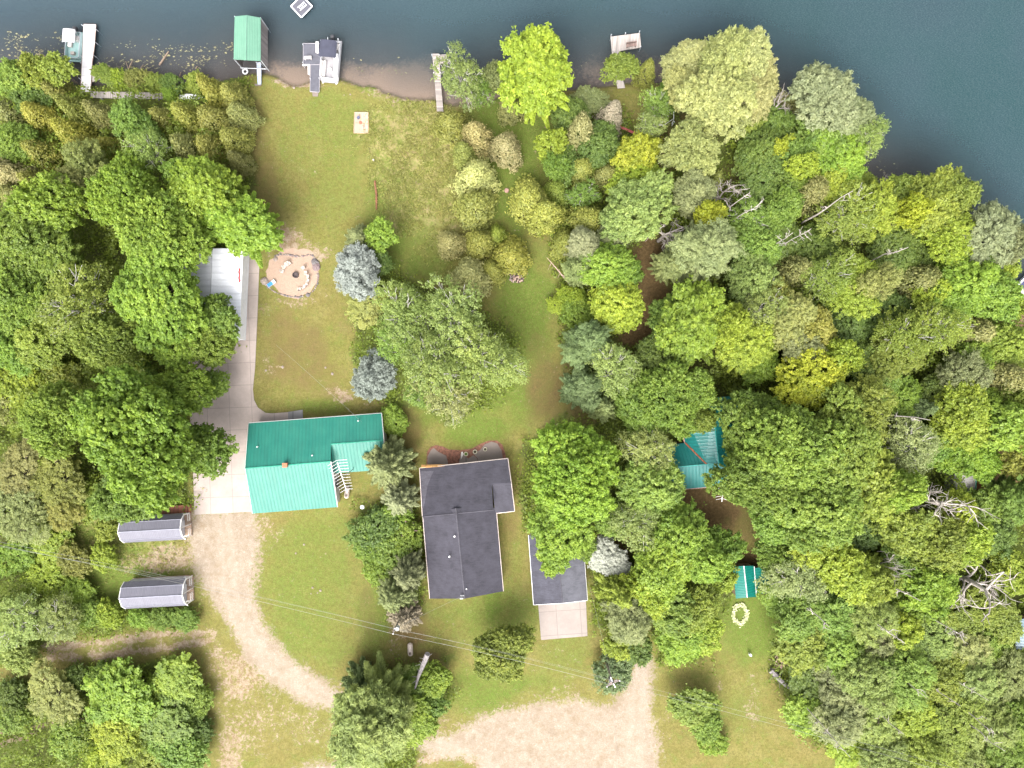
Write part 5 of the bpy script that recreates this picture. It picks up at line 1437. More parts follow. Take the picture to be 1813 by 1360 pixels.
def plume(R, h, seed, whorls=7, per=6, base=.25, L=.45, W=.11, dens=1.0, up=.25, width=.20, top=.06, pw=.75, leaf=False, jit=.25, curve=.12):
    """whorled limbs, each a flat plume: pines, spruces, radiating young maples"""
    rng = np.random.RandomState(seed)
    CC, NN, TT, tt = [], [], [], []
    segs = [(bent((0, 0, -.2), (0, 0, h * .98), rng, 6, .01), [.035 * R + .1, .03 * R + .08, .03 * R + .05, .02 * R + .04, .04, .02])]
    for w in range(whorls):
        f = w / (whorls - 1)
        z = h * (base + (1 - base - .03) * f)
        Lb = R * max(top, (1 - f) ** pw) * (1 if f > .12 else .85)
        n = max(4, int(round(per * (1 - .35 * f))))
        a0 = rng.rand() * 6.28
        for k in range(n):
            a = a0 + 6.283 * (k + rng.randn() * jit * .7) / n
            Lk = Lb * rng.uniform(.62, 1.18)
            el = up * (.4 + f) + rng.randn() * (.08 + jit * .14)
            dr = np.array([math.cos(a) * math.cos(el), math.sin(a) * math.cos(el), math.sin(el)])
            sd_ = np.array([-math.sin(a), math.cos(a), 0])
            u_ = rng.rand(int(dens * (30 + 95 * (Lk * max(Lk * width * 2, .5)))))
            s_ = .10 + .90 * u_ ** .8
            wd = np.maximum(Lk * width, .25) * np.sin(np.pi * np.clip(s_ * .86 + .12, 0, 1)) ** .8
            lat = (rng.rand(len(s_)) * 2 - 1)
            c = np.array([0, 0, z]) + dr * (s_ * Lk)[:, None] + sd_ * (lat * wd)[:, None]
            c[:, 2] += curve * Lk * s_ ** 2 + rng.randn(len(s_)) * .10 - np.abs(lat) * wd * .25
            CC.append(c)
            nn = nrm(np.array([0, 0, 1.0]) + rng.randn(len(s_), 3) * .45 + sd_ * (lat * .5)[:, None])
            NN.append(nn)
            TT.append(dr + sd_ * (lat * .9)[:, None] + rng.randn(len(s_), 3) * .30)
            tt.append(np.clip(.42 + .24 * s_ + rng.randn() * .07 + rng.randn(len(s_)) * .12, 0, 1))
            if Lk > .8:
                segs.append((bent((0, 0, z), np.array([0, 0, z]) + dr * Lk * .85 + np.array([0, 0, curve * Lk * .7]), rng, 3, .02), [.03 + .012 * Lk, .025 + .006 * Lk, .012]))
    C = np.concatenate(CC); n = len(C)
    V = leaf_quads(C, np.concatenate(NN), np.concatenate(TT), L * (.7 + .6 * rng.rand(n)), W * (.7 + .6 * rng.rand(n)), .1)
    return (V, np.concatenate(tt)), trunk_mesh('trunk', segs, BARK), R, h

def cedar(R, h, seed, dens=1.0, blunt=.75, brown=False):
    rng = np.random.RandomState(seed)
    n = int(dens * 105 * h * R * .55)
    t = rng.rand(n) ** 1.15
    a = rng.rand(n) * 6.283
    lob = 1 + .16 * np.sin(a * 3 + seed) + .10 * np.sin(a * 7 + t * 9 + seed * 2) + .08 * np.sin(t * 23 + a * 2)
    prof = (1 - t) ** blunt * (1 - .35 * np.clip(.12 - t, 0, 1) / .12)
    r = R * prof * lob * (.82 + .2 * rng.rand(n)) + .12
    z = h * (.06 + .94 * t)
    C = np.stack([r * np.cos(a), r * np.sin(a), z], 1)
    o = np.stack([np.cos(a), np.sin(a), np.full(n, .6)], 1)
    m = 5
    pos = (C[:, None] + rng.randn(n, m, 3) * .17).reshape(-1, 3)
    oo = np.repeat(o, m, 0)
    nn = nrm(oo + rng.randn(n * m, 3) * .65)
    T = oo * .6 + np.array([0, 0, .9]) + rng.randn(n * m, 3) * .45
    cl = .5 + .16 * np.sin(a * 5 + t * 14) + rng.randn(n) * .10
    tint = np.clip(np.repeat(cl, m) + rng.randn(n * m) * .12, 0, 1)
    V = leaf_quads(pos, nn, T, .30 * (.7 + .6 * rng.rand(n * m)), .15 * (.7 + .6 * rng.rand(n * m)), .1)
    segs = [([(0, 0, -.2), (0, 0, h * .9)], [.09 + .03 * R, .03])]
    for k in range(16):
        f = .2 + .75 * rng.rand(); a_ = rng.rand() * 6.28; rr = R * (1 - f) ** blunt * 1.05
        segs.append((bent((0, 0, h * f * .9), (rr * math.cos(a_), rr * math.sin(a_), h * f + rr * .8), rng, 3, .05), [.03, .02, .012]))
    return (V, tint), trunk_mesh('trunk', segs, BARK), R, h

def shrub(R, h, seed, rc=.4, m=24, L=.26, W=.17):
    return broad(R, h, seed, nl=10, lobe=.46, rc=rc, m=m, L=L, W=W, vs=.6, limbs=False)

def dead_tree(seed, h, R, lean=(0, 0), dens=1, thick=.22, up=.55):
    rng = np.random.RandomState(seed); segs = []
    def grow(p, d, L, r, lv):
        pts = [p]; q = p.copy(); dd = d.copy(); n = 4
        for k in range(n):
            dd = nrm(dd + rng.randn(3) * .17 + np.array([0, 0, .03])); q = q + dd * L / n; pts.append(q.copy())
        segs.append(([tuple(x) for x in pts], list(np.linspace(r, max(r * .4, .012), n + 1))))
        if lv > 0:
            for k in range(int((4 if lv > 1 else 4) * dens)):
                f = rng.randint(1, n + 1); nd = nrm(dd + rng.randn(3) * .75 + np.array([0, 0, .12]))
                grow(pts[f].copy(), nd, L * rng.uniform(.45, .75), max(r * .5, .02), lv - 1)
    top = np.array([lean[0], lean[1], h])
    base = bent((0, 0, -.2), top * np.array([1, 1, .62]), rng, 5, .03)
    segs.append((base, list(np.linspace(thick, thick * .6, 5))))
    for k in range(7):
        a = 6.28 * k / 7 + rng.randn() * .3
        st = np.array(base[2 + (k % 3)])
        grow(st, nrm(np.array([math.cos(a), math.sin(a), up + rng.rand() * .5])), R * rng.uniform(.6, .95), thick * .45, 2)
    return None, trunk_mesh('trunk', segs, DEADW), R, h

PROTO = {}
def crown_me(name, data, mat):
    return quad_mesh(name, data[0], mat, data[1])
def reg(kind, gens, mat=LEAF):
    PROTO[kind] = []
    for g in gens:
        d, tm, R, h = g
        PROTO[kind].append((crown_me('crown', d, mat) if d is not None else None, tm, R, h))
reg('oak', [broad(8.0, 16, 1 + 100 * k, 34, .255, .52, 34, .38, .29, .9, low=-.1) for k in range(3)])
reg('maple', [broad(4.2, 11, 3 + 5 * k, 17 + 3 * k, .34 - .02 * k, .40 + .04 * k, 30, .26 + .03 * k, .20 + .02 * k, low=-.15, vs=1.0 + .08 * k) for k in range(5)])
reg('smallmaple', [broad(2.6, 7, 13 + k, 14, .36, .38, 24, .27, .2) for k in range(3)])
def fan(R, h, seed):
    a = plume(R, h, seed, 9, 17, .34, .40, .21, 2.2, .40, .095, .25, .42, jit=1.3, curve=-.06)
    b = broad(R * .80, h * .96, seed + 7, 18, .30, .44, 26, .34, .2)
    return (np.concatenate([a[0][0], b[0][0]]), np.concatenate([a[0][1], b[0][1]])), a[1], R, h
reg('fan', [fan(4.6, 11, 20 + k) for k in range(3)])
reg('birch', [broad(4.0, 12, 30 + k, 18, .31, .52, 17, .25, .17, dens=.66, white=True, airy=True, vs=1.2) for k in range(3)])
reg('ash', [broad(4.0, 12, 36 + k, 18, .33, .48, 26, .34, .13, dens=.9, airy=True, vs=1.1) for k in range(2)])
reg('willow', [broad(4.2, 11, 40 + k, 24, .28, .40, 32, .40, .15, vs=.75) for k in range(3)])
reg('cedar', [cedar(2.3, 8.5, 50 + k, 1.0, .62 + .12 * k) for k in range(4)], NEEDLE)
def soft_pine(R, h, seed):
    a = plume(R, h, seed, 13, 14, .18, .42, .085, 2.2, .3, .13, .12, .58, jit=1.0)
    b = broad(R * .80, h * .97, seed + 5, 26, .25, .36, 30, .34, .08, dens=1.1, vs=1.2)
    return (np.concatenate([a[0][0], b[0][0]]), np.concatenate([a[0][1], b[0][1]])), a[1], R, h
reg('pine', [soft_pine(4.0, 13, 60 + k) for k in range(3)], NEEDLE)
reg('spruce', [plume(2.9, 9, 70 + k, 21, 16, .04, .32, .10, 2.5, .15, .14, .04, .66, jit=.9, curve=.06) for k in range(2)], NEEDLE)
reg('bluespruce', [broad(3.0, 6.2, 76 + k, 60, .15, .26, 30, .26, .085, dens=1.3, vs=1.0, low=-.45, limbs=False) for k in range(2)], NEEDLE)
reg('shrub', [shrub(2.2, 3.0, 80 + k) for k in range(3)])
reg('dead', [dead_tree(90, 11, 3.6, (0, 0), 1, .34), dead_tree(91, 9, 2.8, (0, 0), 1, .22, .8), dead_tree(92, 8, 2.0, (0, 0), .8, .16, 1.4)])

TINT = {   # leaf base colours
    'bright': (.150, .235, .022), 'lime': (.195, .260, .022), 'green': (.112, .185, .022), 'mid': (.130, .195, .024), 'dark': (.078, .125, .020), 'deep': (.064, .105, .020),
    'olive': (.165, .178, .036), 'gold': (.205, .215, .036), 'tan': (.235, .220, .090), 'pale': (.200, .230, .066), 'cream': (.275, .295, .105), 'yellow': (.255, .295, .020), 'khaki': (.165, .170, .050),
    'sage': (.160, .195, .072), 'grey': (.172, .198, .092), 'blue': (.205, .240, .208), 'slate': (.165, .200, .145), 'teal': (.098, .142, .056), 'silver': (.30, .34, .27), 'fern': (.128, .208, .030), 'moss': (.155, .202, .026), 'ashen': (.25, .22, .165), 'birchy': (.162, .218, .052), 'pink': (.36, .22, .24),
}
WORD = {'bright': 'bright green', 'lime': 'lime green', 'green': 'green', 'mid': 'mid green', 'dark': 'dark green', 'deep': 'very dark green', 'olive': 'olive', 'gold': 'golden olive', 'tan': 'tan', 'pale': 'pale green', 'cream': 'creamy green',
        'yellow': 'yellow', 'khaki': 'khaki', 'sage': 'sage green', 'grey': 'grey green', 'blue': 'blue grey', 'slate': 'blue green', 'teal': 'blue green', 'silver': 'silvery', 'fern': 'fresh green', 'moss': 'mossy', 'ashen': 'ashen brown', 'birchy': 'soft green', 'pink': 'pink'}
NOUN = {'oak': ('oak_tree', 'broad tree', 'tree'), 'maple': ('maple_tree', 'leafy tree', 'tree'), 'smallmaple': ('young_tree', 'small tree', 'tree'), 'fan': ('maple_tree', 'fan branched tree', 'tree'), 'birch': ('birch_tree', 'birch', 'tree'),
        'ash': ('ash_tree', 'feathery tree', 'tree'), 'willow': ('willow_tree', 'tufted tree', 'tree'), 'cedar': ('cedar_tree', 'cedar', 'tree'), 'pine': ('pine_tree', 'pine', 'tree'), 'spruce': ('spruce_tree', 'conifer', 'tree'), 'bluespruce': ('blue_spruce', 'spruce', 'tree'),
        'shrub': ('shrub', 'shrub', 'shrub'), 'dead': ('dead_tree', 'bare dead tree', 'dead tree')}
HGT = {'oak': 15, 'maple': 11, 'smallmaple': 7, 'fan': 11, 'birch': 11.5, 'ash': 11, 'willow': 10.5, 'cedar': 7.0, 'pine': 12, 'spruce': 9, 'bluespruce': 6.5, 'shrub': 2.2, 'dead': 9}
ZC = {'cedar': .5, 'spruce': .42, 'bluespruce': .38, 'pine': .5, 'shrub': .5, 'dead': .62}
rt = random.Random(77)
SEEN = {}
def tree(kind, px, py, r, tint, where, h=None, lab=None):
    h = h or HGT[kind] * (.80 + .2 * min(1.6, r / (28 if kind in ('cedar', 'smallmaple', 'shrub') else 42)))
    r *= 1.03 * (1.16 if kind == 'fan' else 1)
    h *= .90 * rt.uniform(.84, 1.18) if kind not in ('dead', 'shrub', 'bluespruce') else 1
    zc = h * ZC.get(kind, .66)
    k = (H - zc) / H
    rm = r * S * k
    pr = PROTO[kind]
    cm, tm, R0, h0 = pr[rt.randrange(len(pr))] if kind != 'dead' else pr[0 if r > 38 else (1 if r > 24 else 2)]
    nm_, noun, cat = NOUN[kind]
    p = P(px, py, zc)
    label = lab or f"{WORD[tint]} {noun} {where}"
    t = thing(nm_, label, cat, (p[0], p[1], 0), rt.uniform(0, 6.283), None)
    q = rt.uniform(.88, 1.12) if kind not in ('bluespruce', 'dead') else 1
    t.scale = (rm / R0 * q, rm / R0 / q, h / h0)
    if cm is not None:
        c = bpy.data.objects.new('crown', cm); COL.objects.link(c); c.parent = t
        b = TINT[tint]; b = tuple(q * .82 + w_ * .18 for q, w_ in zip(b, (.145, .215, .026))) if kind != 'bluespruce' else b; b = (b[0] * 1.09, b[1], b[2] * 1.12 + .004); v = 1.30 * rt.uniform(.88, 1.12)
        c.color = (b[0] * v * rt.uniform(.94, 1.06), b[1] * v, b[2] * v * rt.uniform(.9, 1.1), 1)
    o = bpy.data.objects.new('trunk' if kind != 'shrub' else 'stem', tm); COL.objects.link(o); o.parent = t
    return t

def bare_stem(px, py, h, label, thick=.11, branches=6, blen=1.2):
    """a vertical leafless stem whose tip is seen at the pixel"""
    h += 3.0; thick *= 1.25; branches = max(3, int(branches * .7)); blen *= .75
    rng = np.random.RandomState(int(px * 7 + py)); p = P(px, py, h)
    t = thing('dead_tree', label, 'dead tree', (p[0], p[1], 0))
    mb = MB(); path = bent((p[0] + rng.uniform(-.6, .6), p[1] + rng.uniform(-.6, .6), -.2), (p[0], p[1], h), rng, 6, .012)
    mb.tube(path, list(np.linspace(thick, .03, 6)), 6)
    mb.build('trunk', DEADW, t, smooth=True)
    for k in range(branches):
        f = rng.uniform(.5, .97); q = np.array(path[0]) + (np.array(path[-1]) - np.array(path[0])) * f
        a = rng.rand() * 6.28; l = blen * rng.uniform(.5, 1.2) * (1.3 - f * .6)
        e = q + np.array([math.cos(a) * l, math.sin(a) * l, l * rng.uniform(.3, .9)])
        b = MB().tube(bent(q, e, rng, 4, .08), [thick * .42, thick * .34, .03, .018], 5)
        for _ in range(3):
            m_ = q + (e - q) * rng.uniform(.4, .9); b.tube([m_, m_ + rng.randn(3) * (.3, .3, .15) + (0, 0, .2)], [.022, .012], 4)
        b.build('branch', DEADW, t)
T = tree
# ---- lake shore thicket west of the lawn
T('maple', 22, 140, 34, 'mid', 'at the shore corner where the photo begins', 7)
T('smallmaple', 62, 128, 28, 'moss', 'on the shore between the photo corner and the pontoon boat', 6)
T('smallmaple', 108, 128, 26, 'moss', 'hiding the bow of the aqua floored boat', 6)
T('smallmaple', 58, 170, 30, 'dark', 'in the shadow behind the shore bushes', 6)
T('cedar', 102, 165, 27, 'olive', 'behind the bow of the aqua floored boat')
T('cedar', 14, 200, 30, 'khaki', 'hugging the photo edge near the shore')
T('cedar', 70, 205, 27, 'gold', 'two crowns in from the photo edge')
T('cedar', 132, 192, 25, 'olive', 'at the root of the broad white dock', 9)
T('cedar', 184, 204, 27, 'khaki', 'against the boardwalk, nearest the white dock', 9)
T('cedar', 122, 232, 28, 'gold', 'one row inland of the white dock root')
T('smallmaple', 186, 133, 17, 'moss', 'overhanging the small shore landing', 3.5)
T('shrub', 213, 143, 15, 'lime', 'bright among the shore shrubs', 2.4)
T('shrub', 246, 144, 16, 'olive', 'in the middle of the shore shrub row', 2.4)
T('shrub', 276, 149, 14, 'moss', 'shading the shore between boardwalk and lake', 2.2)
T('shrub', 308, 150, 15, 'dark', 'dark in the shore row before the canoe', 2.2)
T('shrub', 350, 150, 17, 'moss', 'just lakeward of the white rowing boat', 2.0)
T('smallmaple', 228, 214, 27, 'fern', 'leaning over the middle of the boardwalk', 8)
T('smallmaple', 255, 232, 30, 'fern', 'inland of the boardwalk among olive cedars', 8)
T('shrub', 303, 168, 12, 'bright', 'covering the boardwalk end beside the rowing boat', 2)
T('cedar', 288, 210, 27, 'olive', 'inland of the boardwalk end')
T('cedar', 330, 206, 28, 'gold', 'behind the white rowing boat')
T('cedar', 377, 162, 27, 'gold', 'tallest at the lawn corner of the thicket', 9)
T('cedar', 412, 170, 28, 'olive', 'leaning onto the lawn nearest the lake')
T('cedar', 378, 212, 31, 'olive', 'behind the two lawn corner cedars')
T('cedar', 426, 203, 26, 'khaki', 'beside the broken branches at the lawn edge')
T('maple', 28, 252, 34, 'green', 'filling the photo edge below the khaki cedar', 8)
T('cedar', 70, 268, 30, 'olive', 'a third row inland near the photo edge')
T('cedar', 150, 262, 27, 'gold', 'in the third row inland of the white dock')
T('cedar', 198, 258, 24, 'gold', 'small and brightest amid the thicket')
T('birch', 265, 268, 34, 'birchy', 'showing white stems inside the shore thicket', 11)
T('cedar', 330, 262, 33, 'khaki', 'broad, halfway down the lawn side thicket')
T('cedar', 372, 262, 31, 'olive', 'in the thicket before the bright fan maple')
T('cedar', 414, 248, 28, 'olive', 'at the lawn edge below the broken branches')
T('cedar', 422, 285, 22, 'khaki', 'last at the lawn edge before the maples')
T('ash', 160, 298, 38, 'pale', 'pale in front of the oaks by the thicket', 12)
T('cedar', 18, 305, 34, 'tan', 'big and dry at the photo edge')
T('cedar', 28, 345, 28, 'khaki', 'below the big dry one at the photo edge')
T('cedar', 62, 322, 28, 'olive', 'snug between dry cedar and oaks')
T('dead', 425, 228, 16, 'tan', '', 3, lab='broken grey branches hanging at the lawn edge of the thicket')
# ---- oaks and maples west of the drive
T('fan', 372, 340, 58, 'bright', 'at the lawn edge, lakeward of the white roof', 11)
T('fan', 428, 398, 60, 'bright', 'jutting over the lawn by the fire pit', 11)
T('maple', 330, 312, 36, 'fern', 'wedged between birch and fan branched tree', 10)
T('oak', 222, 345, 62, 'bright', 'next to the pale feathery tree', 15)
T('maple', 98, 355, 52, 'bright', 'with ragged crown inland of the dry cedars', 14)
T('ash', 140, 335, 34, 'pale', 'sprinkled tan, in the notch of the oaks', 14)
T('oak', 70, 430, 74, 'mid', 'spreading near the photo edge, level with the white roof', 15)
T('oak', 285, 410, 72, 'bright', 'uphill of the white roof', 16)
T('oak', 285, 515, 90, 'bright', 'hanging over the white roofed building', 17)
T('oak', 38, 525, 62, 'mid', 'crossing the photo edge below the spreading one', 14)
T('birch', 135, 540, 64, 'moss', 'with long pale limbs amid the oaks', 15)
T('maple', 385, 565, 40, 'fern', 'thin leaved, over the corner of the white roof', 9)
T('maple', 375, 610, 38, 'mid', 'overhanging the shaded concrete drive', 9)
T('oak', 195, 600, 56, 'mid', 'behind the gap to the big drive oak', 13)
T('maple', 310, 600, 46, 'bright', 'at the drive edge below the white roof', 13)
T('maple', 80, 600, 45, 'moss', 'yellowing, near the photo edge', 9)
T('maple', 20, 620, 44, 'green', 'cut by the photo edge, lowest of the oaks', 9)
T('shrub', 45, 672, 42, 'lime', 'yellowish in the scrub by the photo edge', 3.2)
T('shrub', 110, 668, 30, 'moss', 'low in the scrub behind the drive oak', 2.6)
T('shrub', 15, 720, 30, 'olive', 'on the scrub slope at the photo edge', 2.4)
T('shrub', 245, 665, 30, 'fern', 'under the gap between the two oak groups', 3)
T('oak', 255, 770, 104, 'bright', 'the largest crown, arching over the concrete drive', 18)
T('oak', 105, 745, 62, 'bright', 'forming the outer lobe beside the drive giant', 15)
T('oak', 250, 858, 72, 'green', 'over the rusty deck', 14)
T('maple', 355, 800, 48, 'green', 'nearest the green roof, over the drive', 11)
T('smallmaple', 383, 680, 24, 'green', 'low branch over the drive edge', 6)
T('maple', 335, 690, 40, 'bright', 'the lakeward lobe over the drive', 14)
# ---- scrub and shrubs round the grey sheds
T('ash', 40, 835, 44, 'khaki', 'in the dry scrub beyond the giant oak', 6)
T('ash', 110, 850, 46, 'olive', 'in the dry scrub, closest to the giant oak', 6)
T('ash', 28, 910, 50, 'pale', 'pale and wide at the photo edge', 7)
T('ash', 115, 905, 32, 'olive', 'next to the pale wide one', 5)
T('shrub', 170, 885, 26, 'moss', 'under the outer oak branches', 3)
T('shrub', 196, 935, 18, 'moss', 'at the back of the deck side shed', 2.6)
T('shrub', 95, 960, 30, 'lime', 'brilliant below the pale scrub', 1.9)
T('shrub', 28, 985, 30, 'bright', 'where the twin wires enter', 1.8)
T('shrub', 140, 990, 24, 'olive', 'brownish under the twin wires', 2.4)
T('shrub', 188, 985, 20, 'lime', 'behind the gap of the two grey sheds', 2.4)
T('shrub', 80, 1025, 28, 'lime', 'below the twin wires', 1.8)
T('shrub', 145, 1045, 24, 'bright', 'nearest the back of the rut side shed', 1.8)
T('birch', 35, 1100, 52, 'birchy', 'cut by the photo edge over the wheel ruts', 7)
T('birch', 105, 1100, 40, 'birchy', 'sharing a crown with the edge tree by the ruts', 6)
T('shrub', 40, 1160, 26, 'birchy', 'drooping to the wheel ruts', 3.2)
T('shrub', 200, 1085, 18, 'lime', 'at the back corner of the rut side shed', 2.6)
T('shrub', 165, 1082, 20, 'fern', 'second from the rut side shed', 2.4)
T('shrub', 250, 1092, 18, 'bright', 'between rut side shed and ruts', 2)
T('shrub', 290, 1092, 19, 'green', 'midway along the shed above the ruts', 2)
T('shrub', 332, 1094, 18, 'fern', 'at the drive corner above the ruts', 1.8)
T('shrub', 140, 1200, 22, 'dark', 'in shade just below the ruts', 2.2)
T('shrub', 190, 1192, 20, 'green', 'low beside the ruts', 2)
T('ash', 100, 1230, 44, 'pale', 'pale below the ruts', 5)
T('shrub', 25, 1230, 26, 'dark', 'beside the brush at the bottom left edge', 2.4)
T('maple', 215, 1235, 56, 'bright', 'biggest of the clump below the ruts', 6)
T('maple', 308, 1205, 42, 'bright', 'lobed, nearest the ruts and drive', 5)
T('maple', 285, 1275, 56, 'green', 'middle of the clump below the ruts', 5)
T('maple', 210, 1300, 40, 'lime', 'at the foot of the clump, near the photo bottom', 6)
T('shrub', 325, 1320, 36, 'fern', 'low at the drive side of the clump', 3)
T('shrub', 130, 1305, 32, 'fern', 'below the second pair of ruts', 2.6)
T('shrub', 185, 1345, 34, 'lime', 'yellow flecked at the photo bottom', 2.6)
T('shrub', 280, 1350, 30, 'moss', 'at the photo bottom below the clump', 2.4)
T('shrub', 30, 1270, 26, 'fern', 'between the two pairs of ruts', 2.4)
T('shrub', 350, 1240, 24, 'mid', 'hemming the clump on the drive side', 2.2)
T('shrub', 350, 1290, 24, 'dark', 'below the hemming one on the drive side', 2.2)
# ---- back lawn: spruces and the great birch
T('spruce', 640, 425, 34, 'sage', 'lakeward of the round blue spruce', 9)
T('smallmaple', 676, 418, 26, 'bright', 'fresh against the sage conifer', 6)
T('smallmaple', 672, 465, 22, 'dark', 'in the shadow of the round blue spruce', 4)
T('bluespruce', 637, 487, 46, 'blue', '', 8, lab='round blue grey spruce standing on the back lawn')
T('ash', 650, 545, 34, 'pale', 'yellowish, tucked under the round blue spruce', 5)
T('shrub', 688, 535, 22, 'gold', 'between blue spruce and the great birches', 4)
T('birch', 720, 560, 56, 'birchy', 'lakeward crown of the great birch clump', 13)
T('birch', 800, 560, 58, 'birchy', 'lakeward and nearest the cedars in the great birch clump', 14)
T('birch', 704, 606, 40, 'fern', 'on the spruce side of the great birch clump', 11)
T('birch', 770, 640, 60, 'birchy', 'in the heart of the great birch clump', 15)
T('birch', 845, 620, 56, 'birchy', 'on the pine needle lawn side of the birch clump', 13)
T('birch', 890, 645, 42, 'birchy', 'outermost of the birch clump, by the brown grass', 12)
T('birch', 790, 700, 50, 'pale', 'with most white limbs, house side of the birch clump', 13)
T('birch', 746, 692, 32, 'fern', 'house side of the birch clump beside the second spruce', 10)
T('bluespruce', 670, 666, 42, 'slate', '', 8.5, lab='grey green spruce with pale tip beside the birch clump')
T('shrub', 695, 745, 24, 'bright', 'at the end wall of the green roofed house', 2)
T('spruce', 686, 822, 50, 'sage', 'covering the wing of the green roofed house', 11)
T('spruce', 708, 885, 38, 'grey', 'pale tipped, between the wing and the dark house', 9)
T('shrub', 672, 935, 34, 'dark', 'round behind the satellite dish', 3.2)
T('shrub', 700, 912, 24, 'green', 'under the pale tipped conifer', 3)
T('shrub', 650, 960, 24, 'green', 'on the lawn side of the lilac row', 2.8)
T('shrub', 690, 972, 30, 'green', 'midway in the lilac row', 3)
T('shrub', 718, 948, 24, 'mid', 'with pink blossoms over it beside the dark house', 3)
T('shrub', 668, 1008, 24, 'bright', 'light and feathery beside the dying conifer', 2.4)
T('spruce', 722, 1012, 38, 'grey', 'close to the dark house wall', 9)
T('spruce', 700, 1050, 42, 'sage', 'in front of the dying one', 9.5)
T('spruce', 715, 1090, 34, 'ashen', 'dying, wrapped round the utility pole', 7.5)
T('pine', 665, 1265, 86, 'birchy', 'huge, spreading over the drive at the photo bottom', 16)
T('spruce', 640, 1215, 40, 'teal', 'on the front lawn side of the huge pine', 10)
T('maple', 735, 1215, 34, 'green', 'round the broken grey trunk', 5)
T('maple', 770, 1205, 30, 'bright', 'beyond the broken grey trunk', 5)
T('maple', 735, 1270, 38, 'bright', 'under the huge pine at the gravel side', 6)
T('smallmaple', 762, 1245, 24, 'green', 'at the mown verge beside the huge pine', 4.5)
T('oak', 887, 1152, 52, 'moss', 'standing alone in front of the dark house', 8)
T('shrub', 1085, 1188, 28, 'teal', 'bushy at the foot of the crossed arm pole', 3.4)
T('smallmaple', 1228, 1248, 40, 'mid', 'round and alone beyond the gravel lane', 5)
T('smallmaple', 1252, 1285, 26, 'fern', 'joined to the round lone one', 4)
T('shrub', 1262, 1312, 22, 'bright', 'brightest, at the foot of the round lone tree', 2)
# ---- cedars and trees between the two lawns
T('birch', 815, 140, 44, 'birchy', 'leaning out over the long plank dock', 10)
T('birch', 850, 160, 26, 'fern', 'just behind the leaning one at the plank dock', 8)
T('fan', 948, 130, 66, 'lime', 'reaching out over the lake past the plank dock', 12)
T('smallmaple', 880, 140, 22, 'sage', 'thin, between the plank dock birch and the lake fan', 6)
T('cedar', 905, 190, 24, 'khaki', 'below the lake fan', 6)
T('cedar', 800, 222, 30, 'olive', 'first below the plank dock')
T('cedar', 843, 240, 28, 'tan', 'dry, beside the first below the plank dock', 8)
T('cedar', 822, 270, 24, 'olive', 'in the row between meadow and green glade')
T('cedar', 896, 262, 30, 'tan', 'dry and alone at the glade edge', 8)
T('cedar', 842, 312, 38, 'cream', 'palest in the row beside the meadow', 9)
T('cedar', 842, 365, 36, 'olive', 'below the palest in the meadow row', 8)
T('cedar', 798, 430, 27, 'tan', 'on the meadow side of the lower row')
T('cedar', 850, 430, 27, 'olive', 'in the middle of the lower row', 7)
T('cedar', 905, 452, 34, 'gold', 'lakeward of the wood pile', 8)
T('cedar', 832, 490, 38, 'cream', 'palest, next to the birch clump', 8.5)
T('cedar', 872, 478, 24, 'olive', 'between wood pile and palest cedar', 6)
T('cedar', 938, 352, 40, 'gold', 'wide, at the end of the green glade', 10)
T('cedar', 965, 378, 34, 'gold', 'leaning on the wide one by the glade', 9)
T('cedar', 880, 415, 20, 'moss', 'small under the gold ones', 5)
T('maple', 1010, 205, 34, 'dark', 'on the shore between lake fan and the grass corner', 6)
T('smallmaple', 1045, 180, 26, 'sage', 'dusty on the shore by the grass corner', 4)
T('smallmaple', 965, 170, 24, 'dark', 'under the lake fan at the shore', 4)
T('cedar', 1028, 232, 31, 'tan', 'tall and dry by the red bench', 10)
T('cedar', 1082, 205, 26, 'ashen', 'driest, at the lake end of the red bench', 9)
T('smallmaple', 978, 262, 26, 'lime', 'at the glade edge by the dry pair')
T('smallmaple', 985, 295, 24, 'green', 'below the glade edge lime one', 6)
T('maple', 1060, 260, 36, 'dark', 'in the hollow below the red bench', 7)
T('smallmaple', 1000, 290, 26, 'dark', 'in the hollow by the glade', 6)
T('cedar', 1030, 300, 30, 'olive', 'in the hollow behind the glade')
T('cedar', 1075, 312, 28, 'khaki', 'next to the yellow crown')
T('maple', 1128, 272, 36, 'yellow', 'below the red bench', 9)
T('maple', 1122, 318, 36, 'lime', 'under the yellow crown', 8)
T('birch', 1030, 345, 26, 'fern', 'slim between the gold cedars and the broad pale tree', 8)
T('cedar', 985, 340, 24, 'moss', 'shadowed beside the wide gold one', 6)
T('cedar', 1042, 392, 36, 'gold', 'lakeward of the pines by the glade', 9)
T('cedar', 1000, 430, 27, 'olive', 'edging the glade opposite the wood pile', 7)
T('maple', 1125, 372, 56, 'birchy', 'broad and ragged, lakeward of the fallen snag', 12)
T('pine', 1030, 440, 36, 'grey', 'behind the lime pair by the brown path', 10)
T('pine', 1020, 480, 30, 'sage', 'over the brush tangle', 9)
T('pine', 1085, 425, 34, 'grey', 'above the lime pair by the brown path', 10)
T('maple', 1072, 470, 44, 'bright', 'lakeward of the lime one by the brown path', 12)
T('maple', 1092, 535, 44, 'lime', 'beside the brown needle path', 12)
T('smallmaple', 1108, 490, 26, 'green', 'under the bright pair by the brown path', 8)
T('shrub', 1012, 525, 16, 'lime', 'small beside the brush tangle', 2.6)
T('shrub', 1022, 555, 24, 'bright', 'on the needle lawn below the brush tangle', 2.6)
T('shrub', 985, 540, 14, 'lime', 'wispy on the lawn beside the brush tangle', 1.6)
T('smallmaple', 1097, 122, 24, 'moss', 'growing up through the L shaped dock', 6)
T('cedar', 1144, 128, 18, 'olive', 'slim and pointed by the L shaped dock', 7)
